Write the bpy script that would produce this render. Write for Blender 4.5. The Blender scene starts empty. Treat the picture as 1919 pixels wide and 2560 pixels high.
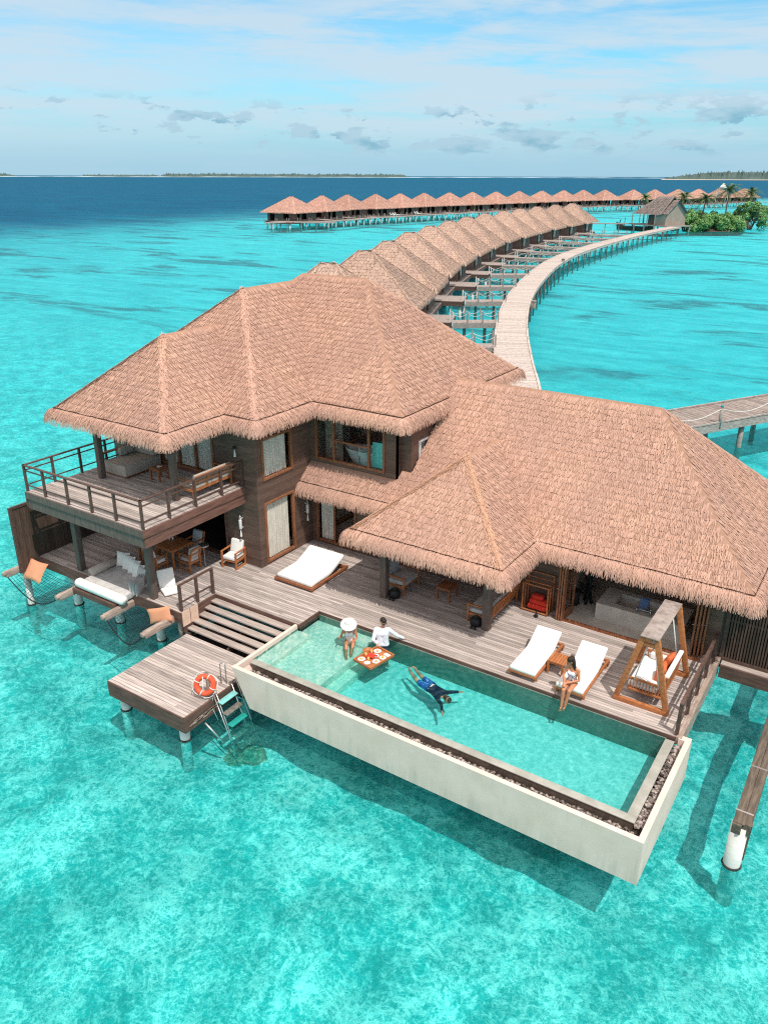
import bpy, bmesh, math, random
import numpy as np
from mathutils import Vector, Matrix, Euler
random.seed(7)
rng = np.random.default_rng(11)
S = bpy.context.scene
COL = S.collection
R = math.radians

# ------------------------------------------------------------------ camera
CAM_Z = 12.418
cd = bpy.data.cameras.new("camera")
cam = bpy.data.objects.new("camera", cd)
COL.objects.link(cam)
cd.sensor_fit = 'HORIZONTAL'
cd.sensor_width = 36.0
cd.lens = 1979.5 / 1919.0 * 36.0
cd.clip_start = 0.5
cd.clip_end = 200000.0
_r = Vector((0.83394338, 0.55184521, 0.00230119))
_u = Vector((-0.21742842, 0.32473747, 0.92047295))
_f = Vector((-0.50721131, 0.76812267, -0.3907995))
cam.matrix_world = Matrix(((_r.x, _u.x, -_f.x, 0), (_r.y, _u.y, -_f.y, 0), (_r.z, _u.z, -_f.z, CAM_Z), (0, 0, 0, 1)))
S.camera = cam

# ------------------------------------------------------------------ light
SUN_DIR = Vector((0.98, -0.55, 2.05)).normalized()
sd = bpy.data.lights.new("sun", 'SUN')
sd.energy = 3.75
sd.angle = R(0.53)
sd.color = (1.0, 0.94, 0.86)
sun = bpy.data.objects.new("sun", sd)
sun.rotation_euler = SUN_DIR.to_track_quat('Z', 'Y').to_euler()
sun.location = (0, 0, 40)
COL.objects.link(sun)
S.view_settings.view_transform = 'Standard'
S.view_settings.look = 'None'
S.view_settings.gamma = 1.0
S.view_settings.exposure = 0.06
S.cycles.max_bounces = 8
S.cycles.transparent_max_bounces = 16
S.cycles.caustics_reflective = False
S.cycles.caustics_refractive = False
S.cycles.use_denoising = False
S.cycles.filter_width = 1.15
S.cycles.sample_clamp_indirect = 4.0
S.cycles.sample_clamp_direct = 6.0


class NT:
    """tiny node-tree helper"""
    def __init__(s, tree):
        s.t = tree
        tree.nodes.clear()
    def n(s, typ, **kw):
        nd = s.t.nodes.new(typ)
        for k, v in kw.items():
            setattr(nd, k, v)
        return nd
    def l(s, a, b):
        s.t.links.new(a, b)
    def put(s, sock, v):
        if isinstance(v, bpy.types.NodeSocket):
            s.l(v, sock)
        else:
            sock.default_value = v
    def math(s, op, a, b=0.0, c=None, clamp=False):
        nd = s.n('ShaderNodeMath', operation=op, use_clamp=clamp)
        s.put(nd.inputs[0], a)
        s.put(nd.inputs[1], b)
        if c is not None:
            s.put(nd.inputs[2], c)
        return nd.outputs[0]
    def ss(s, v, a, b, c=0.0, d=1.0):
        nd = s.n('ShaderNodeMapRange', interpolation_type='SMOOTHSTEP')
        s.put(nd.inputs[0], v)
        s.put(nd.inputs[1], a); s.put(nd.inputs[2], b)
        s.put(nd.inputs[3], c); s.put(nd.inputs[4], d)
        return nd.outputs[0]
    def mix(s, f, a, b, blend='MIX'):
        nd = s.n('ShaderNodeMix', data_type='RGBA', blend_type=blend)
        s.put(nd.inputs[0], f)
        for sock, v in ((nd.inputs[6], a), (nd.inputs[7], b)):
            if isinstance(v, bpy.types.NodeSocket):
                s.l(v, sock)
            else:
                sock.default_value = (*v[:3], 1.0)
        return nd.outputs[2]
    def noise(s, vec, scale, detail=3.0, rough=0.5, dist=0.0, out=0):
        nd = s.n('ShaderNodeTexNoise')
        s.l(vec, nd.inputs['Vector'])
        nd.inputs['Scale'].default_value = scale
        nd.inputs['Detail'].default_value = detail
        nd.inputs['Roughness'].default_value = rough
        nd.inputs['Distortion'].default_value = dist
        return nd.outputs[out]
    def vor(s, vec, scale, feature='F1', rand=1.0):
        nd = s.n('ShaderNodeTexVoronoi', feature=feature)
        s.l(vec, nd.inputs['Vector'])
        nd.inputs['Scale'].default_value = scale
        nd.inputs['Randomness'].default_value = rand
        return nd.outputs['Distance']
    def mapv(s, vec, scale=(1, 1, 1), rot=(0, 0, 0), loc=(0, 0, 0)):
        nd = s.n('ShaderNodeMapping')
        s.l(vec, nd.inputs[0])
        nd.inputs['Location'].default_value = loc
        nd.inputs['Rotation'].default_value = rot
        nd.inputs['Scale'].default_value = scale
        return nd.outputs[0]
    def xyz(s, vec):
        nd = s.n('ShaderNodeSeparateXYZ')
        s.l(vec, nd.inputs[0])
        return nd.outputs
    def comb(s, x, y, z):
        nd = s.n('ShaderNodeCombineXYZ')
        for i, v in enumerate((x, y, z)):
            s.put(nd.inputs[i], v)
        return nd.outputs[0]


# ------------------------------------------------------------------ world
W = bpy.data.worlds.new("World")
S.world = W
W.use_nodes = True
w = NT(W.node_tree)
sky = w.n('ShaderNodeTexSky', sky_type='NISHITA')
sky.sun_disc = False
sky.sun_elevation = R(61.3)
sky.sun_rotation = R(119.3)
sky.altitude = 0
sky.air_density = 1.0
sky.dust_density = 0.4
sky.ozone_density = 1.5
gen = w.n('ShaderNodeTexCoord').outputs['Generated']
gx, gy, gz = w.xyz(gen)
el = w.math('ARCSINE', gz)
az = w.math('ARCTAN2', gx, gy)
tinted = w.mix(1.0, sky.outputs[0], (0.50, 0.96, 1.07), 'MULTIPLY')
# streaky high cloud in (azimuth, elevation)
st0 = w.comb(w.math('MULTIPLY', az, 3.2), w.math('MULTIPLY', el, 17.0), w.math('MULTIPLY', el, 3.0))
wp = w.n('ShaderNodeVectorMath', operation='MULTIPLY_ADD')
w.l(w.noise(w.mapv(st0, (0.8, 0.8, 1)), 1.2, 3, out=1), wp.inputs[0])
wp.inputs[1].default_value = (0.9, 0.5, 0)
w.l(w.mapv(st0, (1, 1, 1), (0, 0, R(7)), (5.1, 1.4, 0)), wp.inputs[2])
c1 = w.noise(w.mapv(wp.outputs[0], (0.75, 1.25, 1)), 1.9, 10, 0.66)
c2 = w.noise(w.mapv(st0, (0.30, 0.42, 1), loc=(0.35, 5.2, 0)), 1.4, 4, 0.55)
hi = w.math('MULTIPLY', w.ss(c1, 0.33, 0.60), w.ss(c2, 0.16, 0.44), clamp=True)
hi = w.math('MAXIMUM', hi, w.math('MULTIPLY', w.ss(az, R(-22), R(-58)), w.ss(c1, 0.30, 0.58, 0.30, 1.0)))
col = w.mix(w.ss(el, R(7.5), R(0.0), 0.0, 0.95), tinted, (2.45, 4.05, 5.15))
col = w.mix(w.math('MULTIPLY', hi, w.ss(el, R(0.6), R(4.0), 0.15, 0.88)), col, (4.05, 4.95, 5.65))
# unseen broken cloud overhead, added bright and warm as fill light
ov = w.noise(w.mapv(gen, (1, 1, 2.2)), 2.2, 6, 0.6)
col = w.mix(w.math('MULTIPLY', w.ss(el, R(13), R(30)), w.ss(ov, 0.36, 0.60, 0.15, 0.85)), col, (10.2, 8.7, 7.5))
# low cumulus puffs near the horizon
ae = w.comb(w.math('MULTIPLY', az, 17.0), w.math('MULTIPLY', el, 44.0), 0.0)
p1 = w.noise(ae, 1.2, 9, 0.62)
p2 = w.noise(w.mapv(ae, (0.16, 0.35, 1), loc=(1.3, 4.2, 0)), 1.0, 2)
band = w.math('MULTIPLY', w.ss(el, R(0.9), R(1.9)), w.ss(el, R(5.2), R(3.4)))
pz = w.math('ADD', p1, w.math('MULTIPLY', w.math('SUBTRACT', p2, 0.5), 0.85))
puff = w.math('MULTIPLY', w.ss(w.math('ADD', pz, w.ss(az, R(-48), R(-18), 0.0, 0.065)), 0.56, 0.615), band)
pc = w.mix(w.ss(w.noise(w.mapv(ae, (1, 1, 1), loc=(0, 0.22, 0)), 1.25, 7, 0.58), 0.45, 0.7), (2.9, 4.25, 5.05), (1.45, 3.05, 4.05))
col = w.mix(w.math('MULTIPLY', puff, 0.85), col, pc)
bg = w.n('ShaderNodeBackground')
w.l(col, bg.inputs[0])
bg.inputs[1].default_value = 0.145
wo = w.n('ShaderNodeOutputWorld')
w.l(bg.outputs[0], wo.inputs[0])


# ------------------------------------------------------------------ materials
def newmat(name):
    m = bpy.data.materials.new(name)
    m.use_nodes = True
    t = NT(m.node_tree)
    out = t.n('ShaderNodeOutputMaterial')
    return m, t, out


def bsdf(t, out, col, rough=0.7, spec=0.3, metal=0.0, bump=None, bs=0.3, bd=0.02):
    b = t.n('ShaderNodeBsdfPrincipled')
    if isinstance(col, bpy.types.NodeSocket):
        t.l(col, b.inputs['Base Color'])
    else:
        b.inputs['Base Color'].default_value = (*col, 1)
    t.put(b.inputs['Roughness'], rough)
    b.inputs['Specular IOR Level'].default_value = spec
    b.inputs['Metallic'].default_value = metal
    if bump is not None:
        bp = t.n('ShaderNodeBump')
        bp.inputs['Strength'].default_value = bs
        bp.inputs['Distance'].default_value = bd
        t.l(bump, bp.inputs['Height'])
        t.l(bp.outputs[0], b.inputs['Normal'])
    t.l(b.outputs[0], out.inputs[0])
    return b


def pm(name, c1, c2=None, scale=6.0, stretch=(1, 1, 1), rough=0.7, spec=0.3, bs=0.25, bd=0.01, metal=0.0, island=0.0, lo=0.3, hi=0.7):
    m, t, out = newmat(name)
    co = t.n('ShaderNodeTexCoord').outputs['Object']
    v = t.mapv(co, stretch)
    n = t.noise(v, scale, 5, 0.6)
    c = t.mix(t.ss(n, lo, hi), c1, c2 if c2 else tuple(x * 0.75 for x in c1))
    if island:
        ri = t.n('ShaderNodeNewGeometry').outputs['Random Per Island']
        k = t.math('ADD', t.math('MULTIPLY', ri, 2 * island), 1 - island)
        c = t.mix(1.0, c, t.comb(k, k, k), 'MULTIPLY')
    bsdf(t, out, c, rough, spec, metal, n, bs, bd)
    return m


M = {}
# thatch: every leaf tuft is a mesh island of its own shade
def thatch(name, dark, mid, light, vary=0.0):
    m, t, out = newmat(name)
    g = t.n('ShaderNodeNewGeometry')
    co = t.n('ShaderNodeTexCoord').outputs['Object']
    ri = g.outputs['Random Per Island']
    cr = t.n('ShaderNodeValToRGB')
    cr.color_ramp.elements[0].position = 0.0
    cr.color_ramp.elements[0].color = (*dark, 1)
    cr.color_ramp.elements[1].position = 1.0
    cr.color_ramp.elements[1].color = (*light, 1)
    for p, c in ((0.14, tuple(a * 0.6 + b * 0.4 for a, b in zip(dark, mid))), (0.34, mid), (0.8, tuple((a + b) / 2 for a, b in zip(light, mid)))):
        e = cr.color_ramp.elements.new(p)
        e.color = (*c, 1)
    t.l(ri, cr.inputs[0])
    n = t.noise(co, 0.55, 4, 0.6)
    c = t.mix(t.math('MULTIPLY', t.ss(n, 0.32, 0.68), 0.55), cr.outputs[0], tuple(x * y for x, y in zip(mid, (0.80, 0.82, 0.92))))
    orr = t.n('ShaderNodeObjectInfo').outputs['Random']
    kk = t.math('ADD', t.math('MULTIPLY', orr, vary), 1.0 - vary * 0.5)
    c = t.mix(1.0, c, t.comb(kk, kk, kk), 'MULTIPLY')
    f = t.noise(co, 28, 3, 0.6)
    bsdf(t, out, c, 0.85, 0.15, 0, f, 0.4, 0.02)
    return m

M['thatch'] = thatch('thatch', (0.35, 0.20, 0.14), (0.545, 0.32, 0.235), (0.635, 0.395, 0.298))
M['thatch_cap'] = thatch('thatch_cap', (0.42, 0.235, 0.15), (0.54, 0.305, 0.20), (0.60, 0.365, 0.25))
M['thatch_grey'] = thatch('thatch_grey', (0.26, 0.165, 0.12), (0.47, 0.315, 0.24), (0.58, 0.41, 0.32), 0.16)
M['thatch_red'] = thatch('thatch_red', (0.34, 0.17, 0.12), (0.56, 0.32, 0.24), (0.66, 0.42, 0.34), 0.16)
M['thatch_old'] = thatch('thatch_old', (0.11, 0.085, 0.075), (0.25, 0.195, 0.175), (0.36, 0.29, 0.26))
M['under'] = pm('thatch_under', (0.42, 0.24, 0.165), (0.34, 0.19, 0.13), 4, rough=0.9)
M['crease_dark'] = pm('dark_crease', (0.07, 0.038, 0.027), rough=0.9)

def planks(name, a, b, c, island=0.28, along=(1, 14, 14), sc=1.3):
    m, t, out = newmat(name)
    co = t.n('ShaderNodeTexCoord').outputs['Object']
    ri = t.n('ShaderNodeNewGeometry').outputs['Random Per Island']
    n = t.noise(t.mapv(co, along), sc, 6, 0.65)
    n2 = t.noise(co, 0.8, 4, 0.6)
    col = t.mix(t.ss(n, 0.28, 0.66), b, a)
    col = t.mix(t.math('MULTIPLY', t.ss(n2, 0.42, 0.72), 0.5), col, c)
    k = t.math('ADD', t.math('MULTIPLY', ri, 2 * island), 1 - island)
    col = t.mix(1.0, col, t.comb(k, k, k), 'MULTIPLY')
    bsdf(t, out, col, 0.8, 0.2, 0, n, 0.3, 0.01)
    return m

M['deck'] = planks('weathered_deck', (0.51, 0.44, 0.405), (0.275, 0.228, 0.207), (0.41, 0.35, 0.32))
M['deck_y'] = planks('weathered_deck_crosswise', (0.51, 0.44, 0.405), (0.275, 0.228, 0.207), (0.41, 0.35, 0.32), along=(14, 1, 14))
M['jetty'] = planks('jetty_planks', (0.57, 0.49, 0.445), (0.33, 0.275, 0.245), (0.46, 0.39, 0.35), 0.16, (3, 3, 3))
M['greywood'] = planks('grey_timber', (0.40, 0.34, 0.31), (0.18, 0.14, 0.125), (0.30, 0.25, 0.225), 0.15, (3, 3, 12))
M['tread'] = planks('tread_timber', (0.50, 0.42, 0.375), (0.27, 0.215, 0.19), (0.40, 0.335, 0.295), 0.15)
M['beamwood'] = pm('sunbleached_beam', (0.46, 0.36, 0.30), (0.25, 0.18, 0.15), 3, (6, 1, 6), 0.8)
M['fascia'] = pm('brown_fascia', (0.16, 0.085, 0.065), (0.085, 0.045, 0.036), 2, (1, 1, 9), 0.7)
M['fascia_red'] = pm('reddish_fascia', (0.22, 0.105, 0.08), (0.13, 0.062, 0.048), 2, (1, 1, 8), 0.65)
M['rail'] = pm('dark_rail_wood', (0.135, 0.078, 0.062), (0.075, 0.044, 0.036), 4, (3, 3, 3), 0.6)
M['post'] = pm('brown_post', (0.165, 0.118, 0.10), (0.105, 0.074, 0.064), 3, (5, 5, 1), 0.7)
M['teak'] = pm('oiled_teak', (0.50, 0.185, 0.065), (0.34, 0.115, 0.04), 4, (4, 1, 4), 0.5, 0.4)
M['teak_dark'] = pm('dark_teak', (0.34, 0.125, 0.055), (0.21, 0.07, 0.03), 4, (4, 1, 4), 0.5, 0.4)
M['framewood'] = pm('window_wood', (0.33, 0.135, 0.065), (0.20, 0.078, 0.038), 3, (5, 5, 1), 0.55, 0.4)
M['white'] = pm('white_fabric', (0.84, 0.81, 0.775), (0.78, 0.745, 0.71), 4, rough=0.9, spec=0.1, bs=0.6, bd=0.03)
M['beige'] = pm('beige_fabric', (0.50, 0.42, 0.36), (0.42, 0.35, 0.30), 9, rough=0.95, spec=0.1)
M['greyfab'] = pm('pale_grey_fabric', (0.56, 0.54, 0.52), (0.42, 0.405, 0.395), 4, rough=0.95, spec=0.1)
M['orange'] = pm('orange_fabric', (0.68, 0.185, 0.07), (0.55, 0.13, 0.05), 3, rough=0.9, spec=0.1)
M['peach'] = pm('faded_orange_fabric', (0.70, 0.33, 0.20), (0.62, 0.27, 0.15), 3, rough=0.9, spec=0.1)
M['red'] = pm('red_fabric', (0.78, 0.065, 0.035), (0.62, 0.045, 0.03), 5, rough=0.85, spec=0.15)
M['pvc'] = pm('white_pile', (0.74, 0.72, 0.69), (0.58, 0.55, 0.51), 1.6, (1, 1, 3), 0.6)
M['ring'] = pm('weedy_ring', (0.045, 0.05, 0.042), (0.02, 0.025, 0.022), 6, rough=0.9)
M['steel'] = pm('steel', (0.62, 0.60, 0.58), (0.5, 0.48, 0.46), 5, rough=0.32, metal=0.85, bs=0.05)
M['whitemetal'] = pm('white_metal', (0.80, 0.78, 0.77), rough=0.45, bs=0.05)
M['black'] = pm('black_plastic', (0.02, 0.02, 0.021), (0.012, 0.012, 0.012), 8, rough=0.55)
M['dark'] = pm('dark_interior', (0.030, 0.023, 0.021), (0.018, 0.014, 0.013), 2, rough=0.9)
M['interior'] = pm('interior_wall', (0.36, 0.30, 0.25), (0.28, 0.23, 0.19), 1.2, rough=0.9)
M['concrete'] = pm('polished_concrete', (0.66, 0.60, 0.53), (0.52, 0.47, 0.41), 2.2, rough=0.6, bs=0.1)
M['poolwall'] = pm('pool_render', (0.72, 0.63, 0.57), (0.65, 0.56, 0.50), 1.4, rough=0.75, bs=0.25, bd=0.004)
def stained_wall():
    m, t, out = newmat('pool_render')
    co = t.n('ShaderNodeTexCoord').outputs['Object']
    n = t.noise(co, 1.4, 5, 0.6)
    f = t.noise(co, 40, 3, 0.6)
    run = t.noise(t.mapv(co, (5.0, 5.0, 0.35)), 1.0, 5, 0.65)
    blot = t.noise(t.mapv(co, (0.6, 0.6, 1.0)), 1.6, 4, 0.6)
    c = t.mix(t.ss(n, 0.3, 0.7), (0.77, 0.595, 0.515), (0.70, 0.535, 0.455))
    x, y, z = t.xyz(co)
    low = t.ss(z, -0.55, -1.15)
    st = t.math('MULTIPLY', t.ss(run, 0.52, 0.70), t.ss(blot, 0.40, 0.62))
    c = t.mix(t.math('MULTIPLY', st, 0.45), c, (0.46, 0.39, 0.33))
    c = t.mix(t.math('MULTIPLY', low, t.ss(run, 0.35, 0.65, 0.05, 0.5)), c, (0.42, 0.40, 0.33))
    bsdf(t, out, c, 0.8, 0.2, 0, t.math('ADD', n, t.math('MULTIPLY', f, 0.25)), 0.3, 0.006)
    return m
M['poolwall'] = stained_wall()
M['coping'] = pm('coping_stone', (0.40, 0.395, 0.35), (0.30, 0.295, 0.26), 3.0, rough=0.45, spec=0.4, bs=0.1)
M['wettile'] = pm('wet_dark_tile', (0.115, 0.088, 0.072), (0.07, 0.054, 0.045), 2.2, (2, 2, 1), 0.25, 0.5, bs=0.1)
M['pebble'] = pm('trough_pebbles', (0.32, 0.27, 0.245), (0.16, 0.135, 0.125), 3, rough=0.8, island=0.85)
M['rock'] = pm('weedy_rock', (0.60, 0.42, 0.28), (0.24, 0.20, 0.14), 5, rough=0.9)
M['oldbeam'] = pm('dark_old_beam', (0.17, 0.132, 0.10), (0.075, 0.060, 0.048), 2.5, (6, 0.7, 6), 0.85, bs=0.5)
M['pane'] = None
M['curtain'] = pm('curtain_cloth', (0.80, 0.76, 0.71), (0.62, 0.585, 0.54), 2.5, (6, 6, 0.6), 0.9, 0.1)
M['tub'] = pm('white_enamel', (0.82, 0.81, 0.80), rough=0.25, spec=0.5, bs=0.02)
M['skin'] = pm('tanned_skin', (0.56, 0.235, 0.125), (0.50, 0.20, 0.105), 8, rough=0.5, spec=0.35, bs=0.05)
M['skin2'] = pm('light_skin', (0.60, 0.315, 0.205), (0.54, 0.27, 0.175), 8, rough=0.5, spec=0.35, bs=0.05)
M['hair'] = pm('dark_hair', (0.035, 0.02, 0.014), (0.015, 0.009, 0.007), 30, (1, 1, 0.3), 0.5)
M['hair2'] = pm('brown_hair', (0.10, 0.040, 0.02), (0.05, 0.022, 0.012), 30, (1, 1, 0.3), 0.5)
M['whiteshirt'] = pm('white_rashguard', (0.80, 0.80, 0.85), (0.73, 0.73, 0.80), 6, rough=0.8)
M['swimwhite'] = pm('white_swimsuit', (0.86, 0.83, 0.82), rough=0.8)
M['swimprint'] = pm('blue_print_swimsuit', (0.82, 0.80, 0.82), (0.10, 0.13, 0.34), 19, rough=0.8, lo=0.50, hi=0.60)
M['navy'] = pm('navy_lycra', (0.012, 0.03, 0.065), (0.008, 0.02, 0.045), 5, rough=0.6)
M['shorts'] = pm('blue_leaf_shorts', (0.02, 0.11, 0.40), (0.16, 0.42, 0.72), 13, rough=0.8, lo=0.52, hi=0.60)
M['darkshorts'] = pm('dark_shorts', (0.03, 0.035, 0.065), rough=0.8)
M['straw'] = pm('white_straw', (0.84, 0.79, 0.75), (0.74, 0.68, 0.63), 25, rough=0.9)
M['lens'] = pm('dark_lens', (0.01, 0.01, 0.012), rough=0.15, spec=0.6)
M['lips'] = pm('lips', (0.42, 0.12, 0.085), rough=0.5)
M['buoy'] = pm('buoy_orange', (0.80, 0.105, 0.045), (0.66, 0.075, 0.03), 4, rough=0.55)
M['rope'] = pm('white_rope', (0.74, 0.70, 0.66), (0.6, 0.56, 0.52), 20, rough=0.9)
M['mint'] = pm('mint_tread', (0.25, 0.62, 0.60), (0.20, 0.52, 0.51), 6, rough=0.6)
M['green_tread'] = pm('green_tread', (0.02, 0.36, 0.31), (0.016, 0.30, 0.26), 6, rough=0.6)
M['alga_tread'] = pm('worn_grey_tread', (0.24, 0.21, 0.19), (0.12, 0.12, 0.10), 9, rough=0.8)
M['bluetowel'] = pm('blue_towel', (0.22, 0.36, 0.66), (0.17, 0.29, 0.56), 12, rough=0.95)
M['plaque'] = pm('pale_plaque', (0.72, 0.52, 0.40), (0.64, 0.44, 0.33), 6, rough=0.6)
M['ink'] = pm('plaque_ink', (0.34, 0.20, 0.13), rough=0.7)
M['leafA'] = pm('bush_leaf', (0.11, 0.25, 0.065), (0.20, 0.36, 0.12), 3, rough=0.55, island=0.5)
M['leafB'] = pm('bush_leaf_deep', (0.10, 0.24, 0.07), (0.18, 0.33, 0.12), 3, rough=0.55, island=0.5)
M['palm'] = pm('palm_leaf', (0.045, 0.10, 0.035), (0.10, 0.16, 0.055), 2, rough=0.5, island=0.5)
M['trunk'] = pm('palm_trunk', (0.19, 0.15, 0.115), (0.11, 0.085, 0.065), 3, (1, 1, 4), 0.9)
M['woods'] = pm('far_woods', (0.085, 0.13, 0.115), (0.055, 0.095, 0.09), 0.02, rough=0.9)  # leaf colour paled and blued to stand for distance haze
M['sand'] = pm('pale_sand', (0.50, 0.46, 0.39), (0.44, 0.40, 0.34), 0.2, rough=0.95)
M['foam'] = pm('surf', (0.50, 0.62, 0.68), (0.40, 0.54, 0.60), 0.05, rough=0.9)
M['turq'] = pm('turquoise_panel', (0.15, 0.62, 0.60), (0.12, 0.52, 0.51), 2, rough=0.2, spec=0.5)
M['plate'] = pm('white_china', (0.86, 0.86, 0.86), (0.82, 0.82, 0.82), 5, rough=0.25, spec=0.5, bs=0.02)
M['food_y'] = pm('yellow_food', (0.82, 0.50, 0.10), (0.75, 0.30, 0.06), 30, rough=0.5)
M['food_r'] = pm('red_fruit', (0.70, 0.04, 0.05), (0.50, 0.02, 0.03), 25, rough=0.4)
M['food_o'] = pm('pastries', (0.62, 0.30, 0.11), (0.75, 0.52, 0.27), 30, rough=0.6)
M['glassware'] = pm('drink', (0.75, 0.32, 0.10), (0.85, 0.45, 0.16), 10, rough=0.15, spec=0.5)
M['slat'] = pm('dark_slat', (0.115, 0.068, 0.050), (0.06, 0.036, 0.028), 4, (6, 6, 0.6), 0.7, island=0.25)
M['net'] = pm('black_net', (0.02, 0.022, 0.025), rough=0.9)
M['plaster'] = pm('pale_plaster', (0.37, 0.285, 0.235), (0.29, 0.22, 0.18), 0.8, rough=0.9)
M['vwall'] = pm('villa_board_wall', (0.19, 0.135, 0.115), (0.115, 0.08, 0.068), 1.1, (1, 1, 4), 0.8)
M['hull'] = pm('boat_hull', (0.10, 0.065, 0.05), (0.06, 0.04, 0.03), 1.5, rough=0.7)
M['bluecush'] = pm('blue_cushion', (0.05, 0.30, 0.40), (0.04, 0.24, 0.33), 3, rough=0.9)

def siding(name, a, b):
    m, t, out = newmat(name)
    co = t.n('ShaderNodeTexCoord').outputs['Object']
    x, y, z = t.xyz(co)
    row = t.math('DIVIDE', z, 0.165)
    fr = t.math('FRACT', row)
    wn = t.n('ShaderNodeTexWhiteNoise', noise_dimensions='1D')
    t.l(t.math('FLOOR', row), wn.inputs['W'])
    n = t.noise(t.mapv(co, (1.2, 1.2, 9)), 2.2, 5, 0.6)
    c = t.mix(t.ss(n, 0.3, 0.7), a, b)
    k = t.math('ADD', t.math('MULTIPLY', wn.outputs['Value'], 0.35), 0.82)
    c = t.mix(1.0, c, t.comb(k, k, k), 'MULTIPLY')
    bsdf(t, out, c, 0.6, 0.35, 0, t.math('ADD', fr, t.math('MULTIPLY', n, 0.2)), 0.9, 0.03)
    return m

M['siding'] = siding('board_siding', (0.185, 0.112, 0.085), (0.125, 0.078, 0.062))

def schlick(t, f0, nrm=None, k=1.0):
    lw = t.n('ShaderNodeLayerWeight')
    if nrm is not None: t.l(nrm, lw.inputs['Normal'])
    p = t.math('POWER', lw.outputs['Facing'], 5.0)
    # Facing is 1 - |cos| at blend 0.5
    return t.math('ADD', t.math('MULTIPLY', p, (1 - f0) * k), f0)

def pane_mat():
    m, t, out = newmat('window_glass')
    tr = t.n('ShaderNodeBsdfTransparent')
    tr.inputs[0].default_value = (0.99, 0.985, 0.97, 1)
    gl = t.n('ShaderNodeBsdfGlossy')
    gl.inputs['Roughness'].default_value = 0.03
    mx = t.n('ShaderNodeMixShader')
    t.l(schlick(t, 0.025, None, 0.7), mx.inputs[0]); t.l(tr.outputs[0], mx.inputs[1]); t.l(gl.outputs[0], mx.inputs[2])
    t.l(mx.outputs[0], out.inputs[0])
    return m
M['pane'] = pane_mat()


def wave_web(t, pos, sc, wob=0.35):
    """cell-edge web, painted stand-in for light focused by ripples"""
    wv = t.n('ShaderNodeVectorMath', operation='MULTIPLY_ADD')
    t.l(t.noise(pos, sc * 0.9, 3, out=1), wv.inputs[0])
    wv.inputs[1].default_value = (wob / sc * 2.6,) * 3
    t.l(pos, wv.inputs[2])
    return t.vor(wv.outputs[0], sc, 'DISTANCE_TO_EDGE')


def deep_mask(t, flat, x, y):
    n = t.noise(flat, 0.018, 4, 0.6)
    e = t.math('ADD', t.math('MULTIPLY', x, -1.0), t.math('MULTIPLY', y, -0.115))
    e = t.math('ADD', e, t.math('MULTIPLY', t.math('SUBTRACT', n, 0.5), 90.0))
    e = t.math('ADD', e, t.math('MULTIPLY', t.math('SUBTRACT', t.noise(t.mapv(flat, (0.02, 0.09, 1), (0, 0, R(-33))), 1.0, 5, 0.65), 0.5), 110.0))
    d = t.ss(e, 118.0, 262.0)
    return t.math('MAXIMUM', d, t.ss(t.math('ADD', y, t.math('MULTIPLY', t.math('SUBTRACT', n, 0.5), 60.0)), 640.0, 730.0))

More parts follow.
